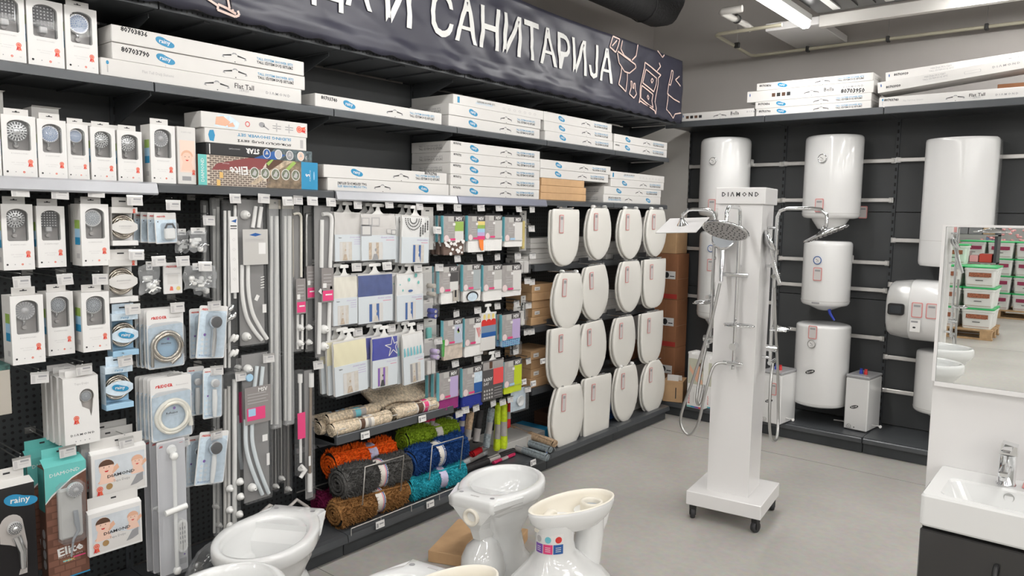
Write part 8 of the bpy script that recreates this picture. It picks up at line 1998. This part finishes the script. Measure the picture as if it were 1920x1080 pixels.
# ================================================================== the hall behind the camera (seen in the mirror)
YR = YPN-.02
for (tx, ty, l) in ((-.90, -.20, 'white toilet pan on a plinth seen only in the mirror, farther one'), (-.865, .42, 'white toilet pan on a plinth seen only in the mirror, nearer one')):
    q = pan(l, (tx-.235, ty, .42), math.radians(2), False)
e = MB().box(-1.22, -.62, -.47, .68, 0, .418, M_board, .003).build('plinth_block'); tag(e, 'low white block carrying the two toilet pans seen in the mirror', 'plinth')
MB().box(-1.225, -.615, -.475, .685, .40, .4185, M_wwall, .002).build('top_edge', e)
e = empty('shower_display_stand'); tag(e, 'second white shower column seen at the left edge of the mirror', 'display stand')
sx_, sy_ = -1.02, -.92
put(e, (sx_, sy_, 0), 0)
MB().box(-.2, .2, -.2, .2, .075, .15, M_board, .003).build('base', e); MB().box(-.10, .10, -.11, .11, .15, 1.68, M_board).build('column', e); MB().box(-.125, .125, -.13, .13, 1.68, 1.76, M_board).build('header', e)
for s in (-1, 1):
    for s2 in (-1, 1): MB().lathe([(.02, -.012), (.029, 0), (.02, .012)], M_dark, 12, c=(s*.16, s2*.16, .03), axis='x').build('castor', e)
shower_set('chrome shower set reflected in the mirror, on the second column', (sx_-.03, sy_+.11, 0), PI, .20, .05, 'round', 1.64, .8, [(0, -.06, .8), (.09, -.08, .7), (.11, -.08, .5), (.06, -.08, .42), (0, -.08, .6), (.02, -.07, 1.2)], (.05, 1.3, -.07, .9), 1.0, .9)
shower_set('second chrome shower set reflected in the mirror, beside the first', (sx_+.10, sy_, 0), PI/2, .20, .05, 'round', 1.62, .8, [(0, -.06, .8), (.09, -.08, .7), (.11, -.08, .5), (.06, -.08, .42), (0, -.08, .6), (.02, -.07, 1.2)], (.05, 1.3, -.07, .9), 1.0, .9)

M_lid = mat('green_plastic_lid', (.02, .42, .12), .35); M_tub = mat('white_tub_plastic', (.72, .72, .70), .35)
M_lbl1 = mat('brown_label_print', (.30, .10, .05), .5, var=.5, scale=60); M_lbl2 = mat('maroon_label_print', (.28, .03, .08), .5)
def tub():
    o = MB(); w, h = .19, .265
    def r4(k, z, d=.15): return [(a, c, z) for a, c in rrect(-w*k, w*k, -d*k, d*k, .035*k, 4)]
    o.loft([r4(.86, .0), r4(.88, .01), r4(.97, h-.03), r4(1.03, h-.028), r4(1.03, h-.02), r4(1.0, h-.018), r4(1.0, h)], M_tub, smooth=False)
    return o.mesh('tub')
me_tub = tub()
t = MB(); t.loft([[(a, c, .266) for a, c in rrect(-.200, .200, -.16, .16, .035, 4)], [(a, c, .282) for a, c in rrect(-.200, .200, -.16, .16, .035, 4)], [(a, c, .285) for a, c in rrect(-.185, .185, -.145, .145, .03, 4)]], M_lid, smooth=False); me_lid = t.mesh('lid')
def lab(mt):
    t = MB(); t.add([(-.13, .1515, .14), (.13, .1515, .14), (.13, .1535, .20), (-.13, .1535, .20)], [(0, 1, 2, 3)], mt); t.add([(-.05, .1495, .09), (.04, .1495, .09), (.04, .15, .10), (-.05, .15, .10)], [(0, 1, 2, 3)], M_ink)
    t.add([(-.15, .1480, .03), (.15, .1480, .03), (.15, .1485, .035), (-.15, .1485, .035)], [(0, 1, 2, 3)], mt); return t.mesh('label')
ml1, ml2 = lab(M_lbl1), lab(M_lbl2)
t = MB(); t.tube([(-.195, .0, .235), (-.19, .10, .19), (-.10, .165, .13), (.10, .165, .13), (.19, .10, .19), (.195, 0, .235)], .003, M_tub, 6); me_hd = t.mesh('handle')
def tub_at(x, y, z, mt, label, rz=0):
    o = obj('paint_tub', me_tub); tag(o, label, 'tub', None); put(o, (x, y, z), rz); obj('lid', me_lid, o); obj('label', mt, o); obj('handle', me_hd, o); return o
M_pal = mat('pine_pallet_wood', (.46, .30, .16), .75, var=.2, scale=12)
def pallet(x, y, label):
    e = empty('pallet'); tag(e, label, 'pallet'); put(e, (x, y, 0))
    for i in range(5): MB().box(-.60, .60, -.40+i*.175, -.30+i*.175, .122, .144, M_pal, .002).build('deck_board', e)
    for i in (-1, 0, 1):
        for j in (-1, 0, 1): MB().box(i*.52-.07, i*.52+.07, j*.35-.05, j*.35+.05, .022, .10, M_pal, .002).build('block', e)
        MB().box(i*.52-.07, i*.52+.07, -.4, .4, .10, .122, M_pal).build('stringer', e); MB().box(-.60, .60, i*.35-.05, i*.35+.05, 0, .022, M_pal, .002).build('bottom_board', e)
    return e
def load(x, y, nx, ny, levels, mt, which, where):
    pallet(x, y, 'wooden pallet under the %s stack of green-lidded tubs' % which)
    for i in range(nx):
        for j in range(ny):
            nl = levels(i, j)
            for k in range(nl): tub_at(x-.6+.2+i*.40, y+.4-.17-j*.33, .145+.286*k, mt, 'green-lidded white tub, %s layer, %s column, %s row, %s stack' % (ORD[k], ORD[nx-1-i], ORD[j], which)); 
R1 = onz(1860, 640, 0); xr, yr = R1.x, 2*YR-R1.y
load(xr-.60, yr-.40, 3, 2, lambda i, j: 3 if i != 1 else (3 if j == 0 else 4), ml1, 'nearer mirrored', '')
R2 = onz(1905, 600, 0); load(R2.x-.3, 2*YR-R2.y-.45, 3, 2, lambda i, j: 4, ml2, 'farther mirrored', '')
# far racks with goods
rnd = random.Random(11)
M_goods = [mat('goods_%s' % n, c, .6) for n, c in (('navy', (.03, .06, .25)), ('white', (.7, .7, .68)), ('tan', (.45, .32, .2)), ('red', (.5, .06, .04)), ('grey', (.2, .2, .21)), ('black', (.03, .03, .03)), ('pink', (.7, .35, .35)), ('blue', (.2, .3, .5)))]
for k, (x, y, l) in enumerate(((-2.05, -8.6, 'far shelf rack with mixed goods, left in the mirror'), (-2.4, -11.9, 'far shelf rack with mixed goods, middle of the mirror background'), (-.6, -12.4, 'far shelf rack with mixed goods, right of the mirror background'))):
    e = empty('store_rack'); tag(e, l, 'rack'); put(e, (x, y, 0))
    for z in (.12, .55, .98, 1.41): MB().box(-.62, .62, -.22, .22, z-.02, z, M_steel).build('shelf', e)
    for sx in (-.6, .6): MB().box(sx-.02, sx+.02, -.2, .2, 0, 1.8, M_plinth).build('upright', e)
    for z in (.12, .55, .98, 1.41):
        xx = -.56
        while xx < .45:
            w = rnd.uniform(.08, .2); h = rnd.uniform(.1, .36); o = MB().box(-w/2, w/2, -.15, .18, 0, h, rnd.choice(M_goods), .006).build('boxed_goods')
            tag(o, '%s box on the %s far rack seen in the mirror, %s shelf' % (o.data.materials[0].name.split('_')[1], ('left', 'middle', 'right')[k], {.12: 'bottom', .55: 'second', .98: 'third', 1.41: 'top'}[z]), 'box', 'boxed goods on the %s far rack' % ('left', 'middle', 'right')[k]); put(o, (x+xx+w/2, y, z+.001)); MB().rect(-w*.4, w*.4, h*.3, h*.7, -.151, M_goods[1]).build('label', o); xx += w+.01
for k, (x, y) in enumerate(((-1.80, -11.5), (-1.35, -11.7))):
    e = empty('potted_flowers'); tag(e, ('bunch of pink flowers in a pot seen in the mirror, left', 'bunch of pink flowers in a pot seen in the mirror, right')[k], 'flowers'); put(e, (x, y, 0)); e.scale = (1, 1, 1.3)
    MB().lathe([(.10, 0), (.14, .3), (.13, .3), (.1, .28)], M_goods[4], 16).build('pot', e)
    t = MB(); 
    for i in range(14): a = rnd.uniform(0, 6.28); r = rnd.uniform(.05, .22); t.tube([(0, 0, .28), (r*.5*math.cos(a), r*.5*math.sin(a), .6), (r*math.cos(a), r*math.sin(a), rnd.uniform(.75, 1.0))], .005, M_green, 4)
    stuff(t.build('stems', e)); t = MB()
    for i in range(60):
        a = rnd.uniform(0, 6.28); r = rnd.uniform(.0, .26); z = rnd.uniform(.75, 1.15); q = .035
        t.lathe([(.001, -q*.5), (q, 0), (.6*q, q*.5), (.001, q*.3)], M_goods[6], 6, c=(r*math.cos(a), r*math.sin(a), z))
    stuff(t.build('blossoms', e))
